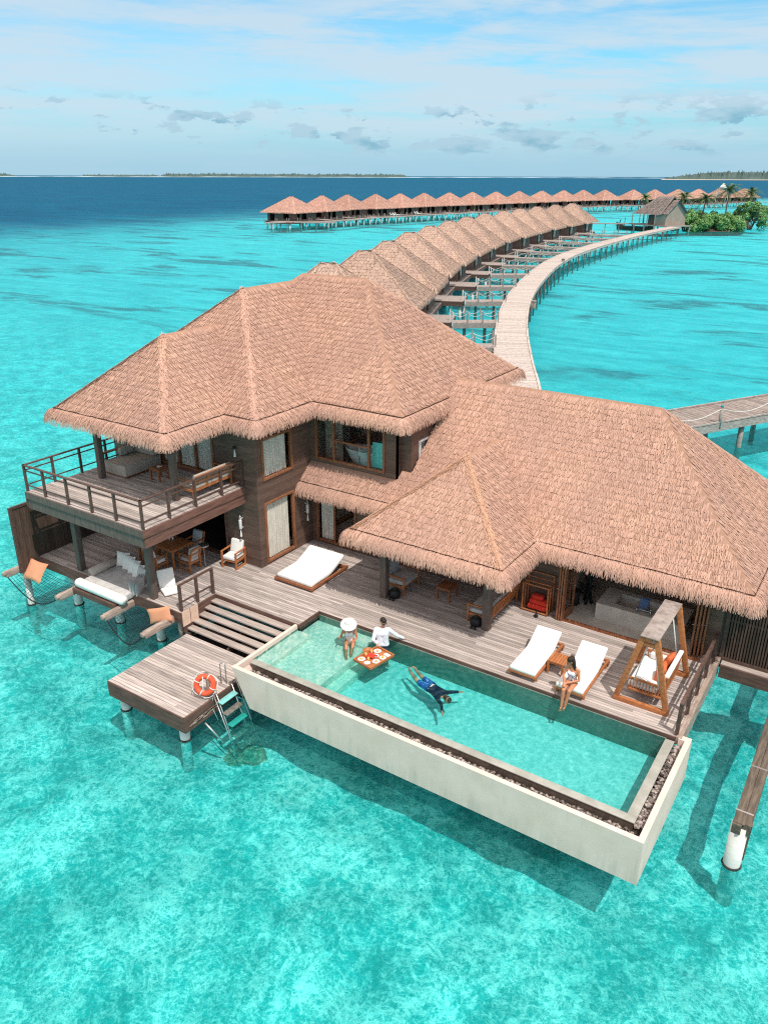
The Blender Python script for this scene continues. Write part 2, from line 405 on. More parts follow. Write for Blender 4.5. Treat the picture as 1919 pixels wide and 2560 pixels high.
def sea_mat():
    m, t, out = newmat('lagoon_water')
    pos = t.n('ShaderNodeNewGeometry').outputs['Position']
    flat = t.mapv(pos, (1, 1, 0))
    x, y, z = t.xyz(pos)
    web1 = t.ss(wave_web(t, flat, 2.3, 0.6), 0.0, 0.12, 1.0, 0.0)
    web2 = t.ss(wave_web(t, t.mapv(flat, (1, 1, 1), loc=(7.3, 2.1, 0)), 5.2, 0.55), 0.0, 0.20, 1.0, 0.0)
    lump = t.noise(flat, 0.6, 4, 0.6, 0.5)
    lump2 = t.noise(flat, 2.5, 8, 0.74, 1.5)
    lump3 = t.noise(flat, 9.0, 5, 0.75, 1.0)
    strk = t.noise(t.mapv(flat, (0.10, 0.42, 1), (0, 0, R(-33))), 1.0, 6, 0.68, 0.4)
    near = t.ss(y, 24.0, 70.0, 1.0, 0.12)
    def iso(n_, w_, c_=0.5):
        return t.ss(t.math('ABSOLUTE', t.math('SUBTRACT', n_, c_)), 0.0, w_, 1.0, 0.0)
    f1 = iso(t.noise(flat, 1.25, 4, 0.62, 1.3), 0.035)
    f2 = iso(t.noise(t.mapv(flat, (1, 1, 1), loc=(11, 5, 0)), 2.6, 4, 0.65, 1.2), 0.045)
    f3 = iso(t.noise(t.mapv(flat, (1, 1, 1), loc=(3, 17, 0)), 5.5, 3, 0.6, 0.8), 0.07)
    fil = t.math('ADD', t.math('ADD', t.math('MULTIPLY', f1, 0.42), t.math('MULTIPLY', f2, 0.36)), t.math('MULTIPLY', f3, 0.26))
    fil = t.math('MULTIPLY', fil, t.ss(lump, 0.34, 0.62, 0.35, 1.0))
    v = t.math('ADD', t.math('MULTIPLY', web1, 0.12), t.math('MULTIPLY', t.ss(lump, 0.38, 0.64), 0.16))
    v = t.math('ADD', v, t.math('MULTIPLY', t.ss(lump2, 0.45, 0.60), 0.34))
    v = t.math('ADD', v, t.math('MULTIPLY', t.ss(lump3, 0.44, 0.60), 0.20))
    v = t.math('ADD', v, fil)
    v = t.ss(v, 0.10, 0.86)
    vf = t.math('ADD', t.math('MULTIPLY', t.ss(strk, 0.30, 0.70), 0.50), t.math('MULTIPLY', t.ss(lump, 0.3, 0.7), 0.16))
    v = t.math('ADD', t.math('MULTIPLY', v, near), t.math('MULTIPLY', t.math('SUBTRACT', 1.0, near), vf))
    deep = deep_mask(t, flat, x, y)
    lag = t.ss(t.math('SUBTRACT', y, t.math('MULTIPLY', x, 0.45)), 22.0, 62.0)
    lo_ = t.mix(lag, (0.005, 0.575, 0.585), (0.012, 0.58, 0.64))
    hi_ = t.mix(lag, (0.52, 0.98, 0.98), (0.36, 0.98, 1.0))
    tint = t.mix(v, lo_, hi_)  # caustic light web and mottling painted into the surface tint
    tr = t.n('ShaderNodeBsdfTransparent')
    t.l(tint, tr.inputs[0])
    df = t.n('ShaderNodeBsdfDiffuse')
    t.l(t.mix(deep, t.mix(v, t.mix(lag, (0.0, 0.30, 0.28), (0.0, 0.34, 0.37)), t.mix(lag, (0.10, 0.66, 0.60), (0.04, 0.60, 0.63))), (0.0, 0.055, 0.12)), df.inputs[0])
    ms = t.n('ShaderNodeMixShader')
    ms.inputs[0].default_value = 0.10
    t.l(tr.outputs[0], ms.inputs[1]); t.l(df.outputs[0], ms.inputs[2])
    gl = t.n('ShaderNodeBsdfGlossy')
    gl.inputs['Roughness'].default_value = 0.24
    h1 = t.noise(t.mapv(flat, (0.55, 1.1, 1), (0, 0, R(25))), 2.2, 6, 0.66)
    h2 = t.noise(flat, 0.22, 3, 0.5)
    bp = t.n('ShaderNodeBump')
    bp.inputs['Strength'].default_value = 0.9
    bp.inputs['Distance'].default_value = 0.32
    t.l(t.math('ADD', h1, t.math('MULTIPLY', h2, 1.6)), bp.inputs['Height'])
    t.l(bp.outputs[0], gl.inputs['Normal'])
    f = t.math('MINIMUM', schlick(t, 0.02, bp.outputs[0]), 0.26)
    mx = t.n('ShaderNodeMixShader')
    t.l(t.math('MULTIPLY', f, t.math('SUBTRACT', 0.80, t.math('MULTIPLY', deep, 0.50))), mx.inputs[0]); t.l(ms.outputs[0], mx.inputs[1]); t.l(gl.outputs[0], mx.inputs[2])
    t.l(mx.outputs[0], out.inputs[0])
    return m
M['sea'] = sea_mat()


def seabed_mat():
    m, t, out = newmat('reef_sand')
    pos = t.n('ShaderNodeNewGeometry').outputs['Position']
    x, y, z = t.xyz(pos)
    flat = t.mapv(pos, (1, 1, 0))
    a = t.noise(flat, 0.16, 5, 0.6, 0.4)
    b = t.noise(flat, 0.9, 5, 0.65)
    sand = t.mix(t.ss(b, 0.34, 0.66), (0.40, 0.60, 0.585), (0.70, 0.85, 0.82))
    sand = t.mix(t.math('MULTIPLY', t.ss(a, 0.45, 0.66), 0.40), sand, (0.30, 0.50, 0.48))
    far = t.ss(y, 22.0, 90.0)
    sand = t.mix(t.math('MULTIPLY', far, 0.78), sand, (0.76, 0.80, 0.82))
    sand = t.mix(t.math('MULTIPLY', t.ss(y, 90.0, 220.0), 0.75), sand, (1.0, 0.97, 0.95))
    pat = t.noise(t.mapv(flat, (1, 1, 1), (0, 0, R(-33))), 0.035, 6, 0.65, 0.6)
    st = t.noise(t.mapv(flat, (0.035, 0.13, 1), (0, 0, R(-33))), 1.0, 6, 0.65, 0.5)
    weed = t.math('MULTIPLY', t.ss(st, 0.515, 0.60), t.ss(pat, 0.40, 0.52))
    weed = t.math('MULTIPLY', weed, t.ss(y, 42.0, 70.0))
    sand = t.mix(t.math('MULTIPLY', weed, 0.82), sand, (0.05, 0.20, 0.24))
    deep = deep_mask(t, flat, x, y)
    dn = t.noise(t.mapv(flat, (0.02, 0.06, 1), (0, 0, R(-33))), 1.0, 5, 0.6)
    dcol = t.mix(t.ss(dn, 0.3, 0.7), (0.0, 0.15, 0.265), (0.0, 0.21, 0.345))
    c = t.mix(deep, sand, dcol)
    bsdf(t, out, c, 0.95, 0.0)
    return m
M['seabed'] = seabed_mat()


def poolwater_mat():
    m, t, out = newmat('pool_water')
    pos = t.n('ShaderNodeNewGeometry').outputs['Position']
    flat = t.mapv(pos, (1, 1, 0))
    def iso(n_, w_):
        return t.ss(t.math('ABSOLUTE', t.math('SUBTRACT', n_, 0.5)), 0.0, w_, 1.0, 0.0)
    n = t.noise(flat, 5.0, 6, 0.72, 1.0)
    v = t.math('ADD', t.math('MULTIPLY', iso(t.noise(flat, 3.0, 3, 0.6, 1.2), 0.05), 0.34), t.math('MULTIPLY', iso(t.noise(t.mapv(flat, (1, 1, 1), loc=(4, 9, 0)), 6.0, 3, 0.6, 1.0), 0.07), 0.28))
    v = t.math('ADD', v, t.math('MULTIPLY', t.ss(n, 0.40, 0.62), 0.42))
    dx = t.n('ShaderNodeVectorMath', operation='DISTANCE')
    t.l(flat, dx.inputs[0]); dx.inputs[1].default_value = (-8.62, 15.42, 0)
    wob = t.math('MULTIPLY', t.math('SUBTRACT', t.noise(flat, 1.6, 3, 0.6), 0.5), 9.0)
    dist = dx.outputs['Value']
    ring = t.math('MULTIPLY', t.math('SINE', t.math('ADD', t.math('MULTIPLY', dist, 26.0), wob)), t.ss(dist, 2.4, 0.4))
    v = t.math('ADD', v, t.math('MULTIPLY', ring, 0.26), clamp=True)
    tint = t.mix(v, (0.40, 0.70, 0.70), (1.0, 1.0, 1.0))  # caustic light lines and swimmer ripples painted into the tint
    tr = t.n('ShaderNodeBsdfTransparent')
    t.l(tint, tr.inputs[0])
    gl = t.n('ShaderNodeBsdfGlossy')
    gl.inputs['Roughness'].default_value = 0.04
    bp = t.n('ShaderNodeBump')
    bp.inputs['Strength'].default_value = 0.6
    bp.inputs['Distance'].default_value = 0.05
    t.l(t.math('ADD', t.noise(flat, 4.5, 4, 0.6), t.math('MULTIPLY', ring, 0.3)), bp.inputs['Height'])
    t.l(bp.outputs[0], gl.inputs['Normal'])
    mx = t.n('ShaderNodeMixShader')
    t.l(schlick(t, 0.02, bp.outputs[0], 0.8), mx.inputs[0]); t.l(tr.outputs[0], mx.inputs[1]); t.l(gl.outputs[0], mx.inputs[2])
    t.l(mx.outputs[0], out.inputs[0])
    va = t.n('ShaderNodeVolumeAbsorption')
    va.inputs['Color'].default_value = (0.0, 0.93, 0.915, 1)
    va.inputs['Density'].default_value = 0.72
    t.l(va.outputs[0], out.inputs['Volume'])
    return m
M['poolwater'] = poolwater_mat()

def tile_mat(name, a, b, size, grout=0.75):
    m, t, out = newmat(name)
    co = t.n('ShaderNodeTexCoord').outputs['Object']
    x, y, z = t.xyz(co)
    n = t.noise(co, 2.5, 4, 0.6)
    wn = t.n('ShaderNodeTexWhiteNoise', noise_dimensions='3D')
    t.l(t.comb(*[t.math('FLOOR', t.math('DIVIDE', q, size)) for q in (x, y, z)]), wn.inputs['Vector'])
    c = t.mix(t.math('ADD', t.math('MULTIPLY', n, 0.6), t.math('MULTIPLY', wn.outputs['Value'], 0.4)), a, b)
    bsdf(t, out, c, 0.4, 0.3)
    return m
M['pooltile'] = tile_mat('pool_floor_tile', (0.52, 0.68, 0.66), (0.88, 0.82, 0.80), 0.10)
M['poolside'] = tile_mat('pool_side_tile', (0.15, 0.20, 0.17), (0.24, 0.29, 0.24), 0.15)
M['ledge'] = tile_mat('pool_ledge_tile', (0.84, 0.70, 0.59), (0.96, 0.84, 0.74), 0.30)


# ------------------------------------------------------------------ mesh building
class MB:
    def __init__(s):
        s.v = []; s.f = []; s.nv = 0
    def add(s, verts, faces):
        verts = [tuple(p) for p in verts]
        s.v.extend(verts)
        s.f.extend([tuple(i + s.nv for i in f) for f in faces])
        s.nv += len(verts)
        return s
    BOXF = ((0, 3, 2, 1), (4, 5, 6, 7), (0, 1, 5, 4), (1, 2, 6, 5), (2, 3, 7, 6), (3, 0, 4, 7))
    def box(s, x0, x1, y0, y1, z0, z1):
        return s.add([(x0, y0, z0), (x1, y0, z0), (x1, y1, z0), (x0, y1, z0), (x0, y0, z1), (x1, y0, z1), (x1, y1, z1), (x0, y1, z1)], s.BOXF)
    def bar(s, p, q, wd, ht, up=(0, 0, 1)):
        """rectangular bar from p to q, wd sideways, ht along up"""
        p, q = Vector(p), Vector(q)
        d = (q - p).normalized()
        up = Vector(up)
        sx = d.cross(up)
        if sx.length < 1e-4:
            sx = d.cross(Vector((1, 0, 0)))
        sx.normalize()
        uz = sx.cross(d).normalized()
        a, b = sx * wd / 2, uz * ht / 2
        return s.add([p - a - b, p + a - b, p + a + b, p - a + b, q - a - b, q + a - b, q + a + b, q - a + b],
                     ((0, 1, 2, 3), (7, 6, 5, 4), (0, 4, 5, 1), (1, 5, 6, 2), (2, 6, 7, 3), (3, 7, 4, 0)))
    def prism(s, poly, z0, z1):
        n = len(poly)
        vs = [(x, y, z0) for x, y in poly] + [(x, y, z1) for x, y in poly]
        fs = [tuple(range(n - 1, -1, -1)), tuple(range(n, 2 * n))] + [(i, (i + 1) % n, (i + 1) % n + n, i + n) for i in range(n)]
        return s.add(vs, fs)
    def extr(s, poly3, vec):
        """closed 3d polygon pushed along vec"""
        n = len(poly3)
        vec = Vector(vec)
        vs = [Vector(p) for p in poly3] + [Vector(p) + vec for p in poly3]
        fs = [tuple(range(n - 1, -1, -1)), tuple(range(n, 2 * n))] + [(i, (i + 1) % n, (i + 1) % n + n, i + n) for i in range(n)]
        return s.add(vs, fs)
    def tube(s, pts, r, n=8, r2=None, cap=True):
        pts = [Vector(p) for p in pts]
        m = len(pts)
        vs = []
        pr = None
        for i, p in enumerate(pts):
            d = (pts[min(i + 1, m - 1)] - pts[max(i - 1, 0)]).normalized()
            if pr is None:
                pr = d.orthogonal().normalized()
            else:
                pr = (pr - d * pr.dot(d)).normalized()
            b = d.cross(pr)
            rr = r if r2 is None else r + (r2 - r) * i / max(1, m - 1)
            if isinstance(r, (list, tuple)):
                rr = r[i]
            for k in range(n):
                a = 2 * math.pi * k / n
                vs.append(p + (pr * math.cos(a) + b * math.sin(a)) * rr)
        fs = []
        for i in range(m - 1):
            for k in range(n):
                k2 = (k + 1) % n
                fs.append((i * n + k, i * n + k2, (i + 1) * n + k2, (i + 1) * n + k))
        if cap:
            fs.append(tuple(range(n - 1, -1, -1)))
            fs.append(tuple((m - 1) * n + k for k in range(n)))
        return s.add(vs, fs)
    def lathe(s, prof, c=(0, 0, 0), n=16, sx=1.0, sy=1.0):
        c = Vector(c)
        vs = []
        for r, z in prof:
            for k in range(n):
                a = 2 * math.pi * k / n
                vs.append((c.x + r * math.cos(a) * sx, c.y + r * math.sin(a) * sy, c.z + z))
        m = len(prof)
        fs = []
        for i in range(m - 1):
            for k in range(n):
                k2 = (k + 1) % n
                fs.append((i * n + k, i * n + k2, (i + 1) * n + k2, (i + 1) * n + k))
        fs.append(tuple(range(n - 1, -1, -1)))
        fs.append(tuple((m - 1) * n + k for k in range(n)))
        return s.add(vs, fs)
    def ball(s, c, r, n=10, m=7, sx=1, sy=1, sz=1):
        prof = [(r * math.sin(math.pi * i / m), -r * math.cos(math.pi * i / m) * sz) for i in range(m + 1)]
        prof[0] = (r * 0.02, prof[0][1]); prof[-1] = (r * 0.02, prof[-1][1])
        return s.lathe(prof, c, n, sx, sy)
    def torus(s, c, R1, r, ax, n=32, m=10):
        ax = Vector(ax).normalized()
        u = ax.orthogonal().normalized(); v = ax.cross(u)
        c = Vector(c)
        vs = []
        for i in range(n):
            a = 2 * math.pi * i / n
            d = u * math.cos(a) + v * math.sin(a)
            for k in range(m):
                b = 2 * math.pi * k / m
                vs.append(c + d * (R1 + r * math.cos(b)) + ax * r * math.sin(b))
        fs = [(i * m + k, ((i + 1) % n) * m + k, ((i + 1) % n) * m + (k + 1) % m, i * m + (k + 1) % m) for i in range(n) for k in range(m)]
        return s.add(vs, fs)
    def xf(s, mat):
        s.v = [tuple(mat @ Vector(p)) for p in s.v]
        return s
    def build(s, name, mat, parent=None, smooth=False, bevel=0.0, subsurf=0, loc=None):
        me = bpy.data.meshes.new(name)
        me.from_pydata(s.v, [], s.f)
        me.validate()
        me.update()
        return link(me, name, mat, parent, smooth, bevel, subsurf)


def link(me, name, mat, parent=None, smooth=False, bevel=0.0, subsurf=0):
    o = bpy.data.objects.new(name, me)
    COL.objects.link(o)
    mats = mat if isinstance(mat, (list, tuple)) else [mat]
    for mm in mats:
        me.materials.append(mm)
    if parent is not None:
        o.parent = parent
    if smooth:
        for p in me.polygons:
            p.use_smooth = True
    if bevel:
        b = o.modifiers.new('bevel', 'BEVEL')
        b.width = bevel; b.segments = 3; b.limit_method = 'ANGLE'
        for p in me.polygons:
            p.use_smooth = True
    if subsurf:
        m = o.modifiers.new('sub', 'SUBSURF')
        m.levels = subsurf; m.render_levels = subsurf
    return o


def npmesh(name, V, F4, mat, parent=None):
    """quads from numpy arrays"""
    me = bpy.data.meshes.new(name)
    V = np.asarray(V, np.float32).reshape(-1, 3)
    F4 = np.asarray(F4, np.int32).reshape(-1, 4)
    me.vertices.add(len(V))
    me.vertices.foreach_set('co', V.ravel())
    me.loops.add(F4.size)
    me.loops.foreach_set('vertex_index', F4.ravel())
    me.polygons.add(len(F4))
    me.polygons.foreach_set('loop_start', np.arange(0, F4.size, 4, dtype=np.int32))
    me.polygons.foreach_set('loop_total', np.full(len(F4), 4, np.int32))
    me.update()
    me.validate()
    return link(me, name, mat, parent)


def tag(o, label=None, cat=None, group=None, kind=None):
    if label: o['label'] = label
    if cat: o['category'] = cat
    if group: o['group'] = group
    if kind: o['kind'] = kind
    return o


def thing(name, label, cat, loc=(0, 0, 0), rz=0.0, group=None):
    o = bpy.data.objects.new(name, None)
    COL.objects.link(o)
    o.location = loc
    o.rotation_euler = (0, 0, rz)
    o.empty_display_size = 0.3
    return tag(o, label, cat, group)


def copy_tree(o, parent=None):
    kids = list(o.children)
    c = o.copy()
    COL.objects.link(c)
    c.parent = parent
    for ch in kids:
        copy_tree(ch, c)
    return c


ORD = ['first', 'second', 'third', 'fourth', 'fifth', 'sixth', 'seventh', 'eighth', 'ninth', 'tenth', 'eleventh', 'twelfth',
       'thirteenth', 'fourteenth', 'fifteenth', 'sixteenth', 'seventeenth', 'eighteenth', 'nineteenth', 'twentieth', 'twenty-first', 'twenty-second']


# ------------------------------------------------------------------ thatch geometry
def tri_area(a, b, c):
    return 0.5 * np.linalg.norm(np.cross(b - a, c - a))


def inpoly(P, poly):
    x, y = P[:, 0], P[:, 1]
    ins = np.zeros(len(P), bool)
    n = len(poly)
    for i in range(n):
        x0, y0 = poly[i][:2]; x1, y1 = poly[(i + 1) % n][:2]
        cond = ((y0 > y) != (y1 > y))
        with np.errstate(divide='ignore', invalid='ignore'):
            xi = (x1 - x0) * (y - y0) / (y1 - y0 + 1e-12) + x0
        ins ^= cond & (x < xi)
    return ins


class Tufts:
    def __init__(s):
        s.V = []; s.n = 0
    def add(s, p0, p1, side, w0, w1):
        """quads from p0 (half width w0) to p1 (half width w1)"""
        a = p0 - side * w0[:, None]; b = p0 + side * w0[:, None]
        c = p1 + side * w1[:, None]; d = p1 - side * w1[:, None]
        s.V.append(np.stack([a, b, c, d], 1).reshape(-1, 3))
        s.n += len(p0)
    def build(s, name, mat, parent):
        V = np.concatenate(s.V)
        F = np.arange(len(V)).reshape(-1, 4)
        return npmesh(name, V, F, mat, parent)


def face_tufts(T, poly3, keep=None, course=0.215, step=0.025, length=0.29, width=0.030, ang=0.15, lift=(0.018, 0.044), rj=0.05):
    """lay overlapping leaf tufts down one sloping roof face"""
    P = np.array(poly3, float)
    nrm = np.cross(P[1] - P[0], P[2] - P[0]); nrm /= np.linalg.norm(nrm)
    if nrm[2] < 0: nrm = -nrm
    dn = np.array([nrm[0], nrm[1], 0.0]); dn /= np.linalg.norm(dn)      # horizontal downhill direction
    hz = np.array([-dn[1], dn[0], 0.0])
    sl = math.hypot(nrm[0], nrm[1]) / nrm[2]
    down = dn - np.array([0, 0, sl]); cosl = 1 / np.linalg.norm(down); down *= cosl
    u = P @ hz; v = P @ dn
    vs = np.arange(v.min(), v.max() + 1e-6, course * cosl)
    pts = []
    for j, vv in enumerate(vs):
        us = np.arange(u.min(), u.max(), step) + rng.uniform(0, step)
        us = us + rng.normal(0, step * 0.3, len(us))
        pts.append(np.stack([us, vv + rng.normal(0, course * rj, len(us)), np.zeros(len(us))], 1))
    Q = np.concatenate(pts)
    uv = np.stack([u, v], 1)
    Qr = Q.copy(); Qr[:, 1] -= 0.40 * length * cosl
    Q = Q[inpoly(Q, uv) & inpoly(Qr, uv)]
    XY = Q[:, :1] * hz + Q[:, 1:2] * dn
    z = P[0][2] - (nrm[0] * (XY[:, 0] - P[0][0]) + nrm[1] * (XY[:, 1] - P[0][1])) / nrm[2]
    p = XY.copy(); p[:, 2] = z
    if keep is not None:
        p = p[keep(p)]
    n = len(p)
    a = rng.normal(0, ang, n)
    d = down * np.cos(a)[:, None] + hz * np.sin(a)[:, None]
    sd = hz * np.cos(a)[:, None] - down * np.sin(a)[:, None]
    ln = length * rng.uniform(0.7, 1.15, n)
    tip = p + d * ln[:, None] * 0.55 + nrm * rng.uniform(*lift, n)[:, None]
    root = p - d * ln[:, None] * 0.45 + nrm * 0.004
    wd = width * rng.uniform(0.5, 1.2, n)
    T.add(root, tip, sd, wd * 0.5, wd * rng.uniform(0.25, 0.5, n))


def fringe(T, outline, z, skip=None, dens=30, closed=True, out=0.30, drop=0.50, layers=3, wd=0.042):
    """hanging thatch skirt under an eave outline (counter-clockwise, outside to the right)"""
    n = len(outline)
    segs = [(outline[i], outline[(i + 1) % n]) for i in range(n if closed else n - 1)]
    nr = []
    for a, b in segs:
        d = np.array([b[0] - a[0], b[1] - a[1]]); L = np.linalg.norm(d); d /= L
        nr.append(np.array([d[1], -d[0]]))
    def strands(px, py, ox, oy, rad=1.0):
        m = len(px)
        if not m: return
        o = np.stack([ox, oy, np.zeros(m)], 1)
        sd = np.stack([-oy, ox, np.zeros(m)], 1)
        p = np.stack([px, py, np.full(m, z)], 1)
        for ly in range(layers):
            u = rng.uniform(0, 1, m)
            s0 = ly / layers * 0.62
            s1 = np.minimum(1.12, s0 + 0.45 + 0.30 * u) if ly < layers - 1 else rng.uniform(0.90, 1.07, m)
            def prof(s):
                s = np.asarray(s) * np.ones(m)
                return p + o * (out * rad * np.sin(np.minimum(s, 1.1) * 1.25) / np.sin(1.25))[:, None] - np.array([0, 0, 1.0]) * (drop * (0.35 * s + 0.65 * s * s))[:, None]
            jit = rng.normal(0, 0.05, m)[:, None] * sd
            up = (o * 0.9 + np.array([0, 0, 0.45])) * (0.035 - 0.010 * ly + rng.uniform(0, 0.028, m))[:, None]
            a0 = prof(s0) + up * 0.3
            a1 = prof((s0 + s1) / 2) + up * 0.9 + jit * 0.4
            a2 = prof(s1) + up * 1.0 + jit
            w = wd * rng.uniform(0.5, 1.15, m)
            # two quads sharing an edge -> one island
            V = np.stack([a0 - sd * w[:, None] * 0.5, a0 + sd * w[:, None] * 0.5,
                          a1 + sd * w[:, None] * 0.5, a1 - sd * w[:, None] * 0.5,
                          a2 + sd * w[:, None] * 0.22, a2 - sd * w[:, None] * 0.22], 1)
            T.strips.append(V.reshape(-1, 3))
    if not hasattr(T, 'strips'):
        T.strips = []
    for (a, b), nn in zip(segs, nr):
        L = math.hypot(b[0] - a[0], b[1] - a[1])
        k = max(2, int(L * dens))
        t = (np.arange(k) + rng.uniform(0, 1, k)) / k
        px = a[0] + (b[0] - a[0]) * t; py = a[1] + (b[1] - a[1]) * t
        if skip is not None:
            ok = ~skip(px + nn[0] * 0.1, py + nn[1] * 0.1)
            px, py = px[ok], py[ok]
        strands(px, py, np.full(len(px), nn[0]), np.full(len(px), nn[1]))
    for i in range(n if closed else n - 1):
        if not closed and i == 0: continue
        a, b = nr[i - 1], nr[i]
        if a[0] * b[1] - a[1] * b[0] > 0.3:          # convex corner
            k = int(dens * 1.1)
            th = rng.uniform(0, 1, k)
            o = a[None] * np.cos(th * math.pi / 2)[:, None] + b[None] * np.sin(th * math.pi / 2)[:, None]
            c = outline[i]
            strands(np.full(k, c[0]), np.full(k, c[1]), o[:, 0], o[:, 1], 1.12)


def build_fringe(T, name, mat, parent):
    V = np.concatenate(T.strips)
    m = len(V) // 6
    b = np.arange(m)[:, None] * 6
    F = np.concatenate([b + np.array([0, 1, 2, 3]), b + np.array([3, 2, 4, 5])], 1).reshape(-1, 4)
    return npmesh(name, V, F, mat, parent)


def cap_tufts(T, a, b, width=0.24, roof_n=None, dens=130, lift=0.012, cross=True, wk=0.026, ln0=0.24):
    """ridge or hip cap: tufts either side of the line a-b"""
    a, b = np.array(a, float), np.array(b, float)
    L = np.linalg.norm(b - a); d = (b - a) / L
    sd = np.cross(d, [0, 0, 1]); sd /= np.linalg.norm(sd)
    upv = np.cross(sd, d)
    k = int(L * dens)
    t = rng.uniform(0, 1, k)
    s = np.clip(rng.normal(0, 0.55, k), -1.5, 1.5)
    fall = np.abs(s) * width * 0.5
    p = a + (b - a) * t[:, None] + sd * (s * width * 0.5)[:, None] + upv * (lift - fall * 0.42)[:, None]
    dd = d if d[2] < 0 else -d
    an = rng.normal(0, 0.14, k)
    dirn = dd * np.cos(an)[:, None] + sd * (np.sin(an) + 0.12 * s)[:, None]
    ln = ln0 * rng.uniform(0.7, 1.2, k)
    w = wk * rng.uniform(0.6, 1.2, k)
    sdd = np.cross(dirn, upv); sdd /= np.linalg.norm(sdd, axis=1)[:, None]
    T.add(p - dirn * ln[:, None] * 0.5, p + dirn * ln[:, None] * 0.5 + upv * 0.015, sdd, w * 0.5, w * 0.4)


def hip(x0, x1, y0, y1, ze, pitch):
    w_ = min(x1 - x0, y1 - y0) / 2
    zr = ze + pitch * w_
    if x1 - x0 >= y1 - y0:
        ym = (y0 + y1) / 2
        A, B = (x0 + w_, ym, zr), (x1 - w_, ym, zr)
        fs = [[(x0, y0, ze), (x1, y0, ze), B, A], [(x1, y0, ze), (x1, y1, ze), B], [(x1, y1, ze), (x0, y1, ze), A, B], [(x0, y1, ze), (x0, y0, ze), A]]
        hips = [(A, (x0, y0, ze)), (B, (x1, y0, ze)), (B, (x1, y1, ze)), (A, (x0, y1, ze))]
    else:
        xm = (x0 + x1) / 2
        A, B = (xm, y0 + w_, zr), (xm, y1 - w_, zr)
        fs = [[(x0, y0, ze), (x1, y0, ze), A], [(x1, y0, ze), (x1, y1, ze), B, A], [(x1, y1, ze), (x0, y1, ze), B], [(x0, y1, ze), (x0, y0, ze), A, B]]
        hips = [(A, (x0, y0, ze)), (A, (x1, y0, ze)), (B, (x1, y1, ze)), (B, (x0, y1, ze))]
    def h(p):
        m = np.minimum(np.minimum(p[:, 0] - x0, x1 - p[:, 0]), np.minimum(p[:, 1] - y0, y1 - p[:, 1]))
        return np.where(m > 0, ze + pitch * m, -99)
    return dict(faces=fs, hips=hips, ridge=(A, B), h=h, rect=(x0, x1, y0, y1))


def clip_line(a, b, hs, n=60):
    """sub-segments of a-b that no other roof covers"""
    a, b = np.array(a, float), np.array(b, float)
    t = np.linspace(0, 1, n)
    P = a + (b - a) * t[:, None]
    ok = np.ones(n, bool)
    for h in hs:
        ok &= ~(h(P) > P[:, 2] + 0.03)
    out = []
    i = 0
    while i < n:
        if ok[i]:
            j = i
            while j + 1 < n and ok[j + 1]: j += 1
            if j > i: out.append((P[i], P[j]))
            i = j + 1
        else:
            i += 1
    return out


def wavy(pts, z, amp=0.02):
    out = []
    for i in range(len(pts) - 1):
        a, b = pts[i], pts[i + 1]
        L = math.hypot(b[0] - a[0], b[1] - a[1])
        k = max(2, int(L / 0.2))
        for q in range(k):
            t = q / k
            out.append((a[0] + (b[0] - a[0]) * t, a[1] + (b[1] - a[1]) * t, z + random.uniform(-amp, amp)))
    out.append((*pts[-1], z))
    return out

# ================================================================== SETTING
WATER = -1.8
BED = -2.95
def big_plane(name, z, mat, kind='structure', r=60000.0):
    # finer cells near the camera keep positions exact
    xs = [-r, -6000, -1200, -300, -80, 0, 80, 300, 1200, 6000, r]
    ys = [-2000, -300, -40, 0, 40, 120, 300, 900, 3000, 12000, r]
    mb = MB()
    vs = [(x, y, z) for y in ys for x in xs]
    n = len(xs)
    fs = [(j * n + i, j * n + i + 1, (j + 1) * n + i + 1, (j + 1) * n + i) for j in range(len(ys) - 1) for i in range(n - 1)]
    mb.add(vs, fs)
    o = mb.build(name, mat)
    o['kind'] = kind
    return o
big_plane('seabed', BED, M['seabed'])
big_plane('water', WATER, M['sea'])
from mathutils import noise as mnoise
def reef_patch():
    x0, x1, y0, y1, st_ = -46.0, 16.0, 3.0, 46.0, 0.30
    nx, ny = int((x1 - x0) / st_), int((y1 - y0) / st_)
    vs = []
    for j in range(ny + 1):
        for i in range(nx + 1):
            x, y = x0 + i * st_, y0 + j * st_
            e = min(1.0, min(x - x0, x1 - x, y - y0, y1 - y) / 4.0)
            h = 0.42 * mnoise.fractal(Vector((x * 0.42, y * 0.42, 1.7)), 1.0, 2.1, 5) + 0.30 * max(0.0, mnoise.noise(Vector((x * 0.16, y * 0.16, 7.0))))
            vs.append((x, y, BED - 0.25 + (0.32 + max(-0.2, min(0.62, h))) * max(0.0, e)))
    fs = [(j * (nx + 1) + i, j * (nx + 1) + i + 1, (j + 1) * (nx + 1) + i + 1, (j + 1) * (nx + 1) + i) for j in range(ny) for i in range(nx)]
    mb = MB(); mb.add(vs, fs)
    mb.build('reef_bed', M['seabed'], None, True)['kind'] = 'structure'
reef_patch()

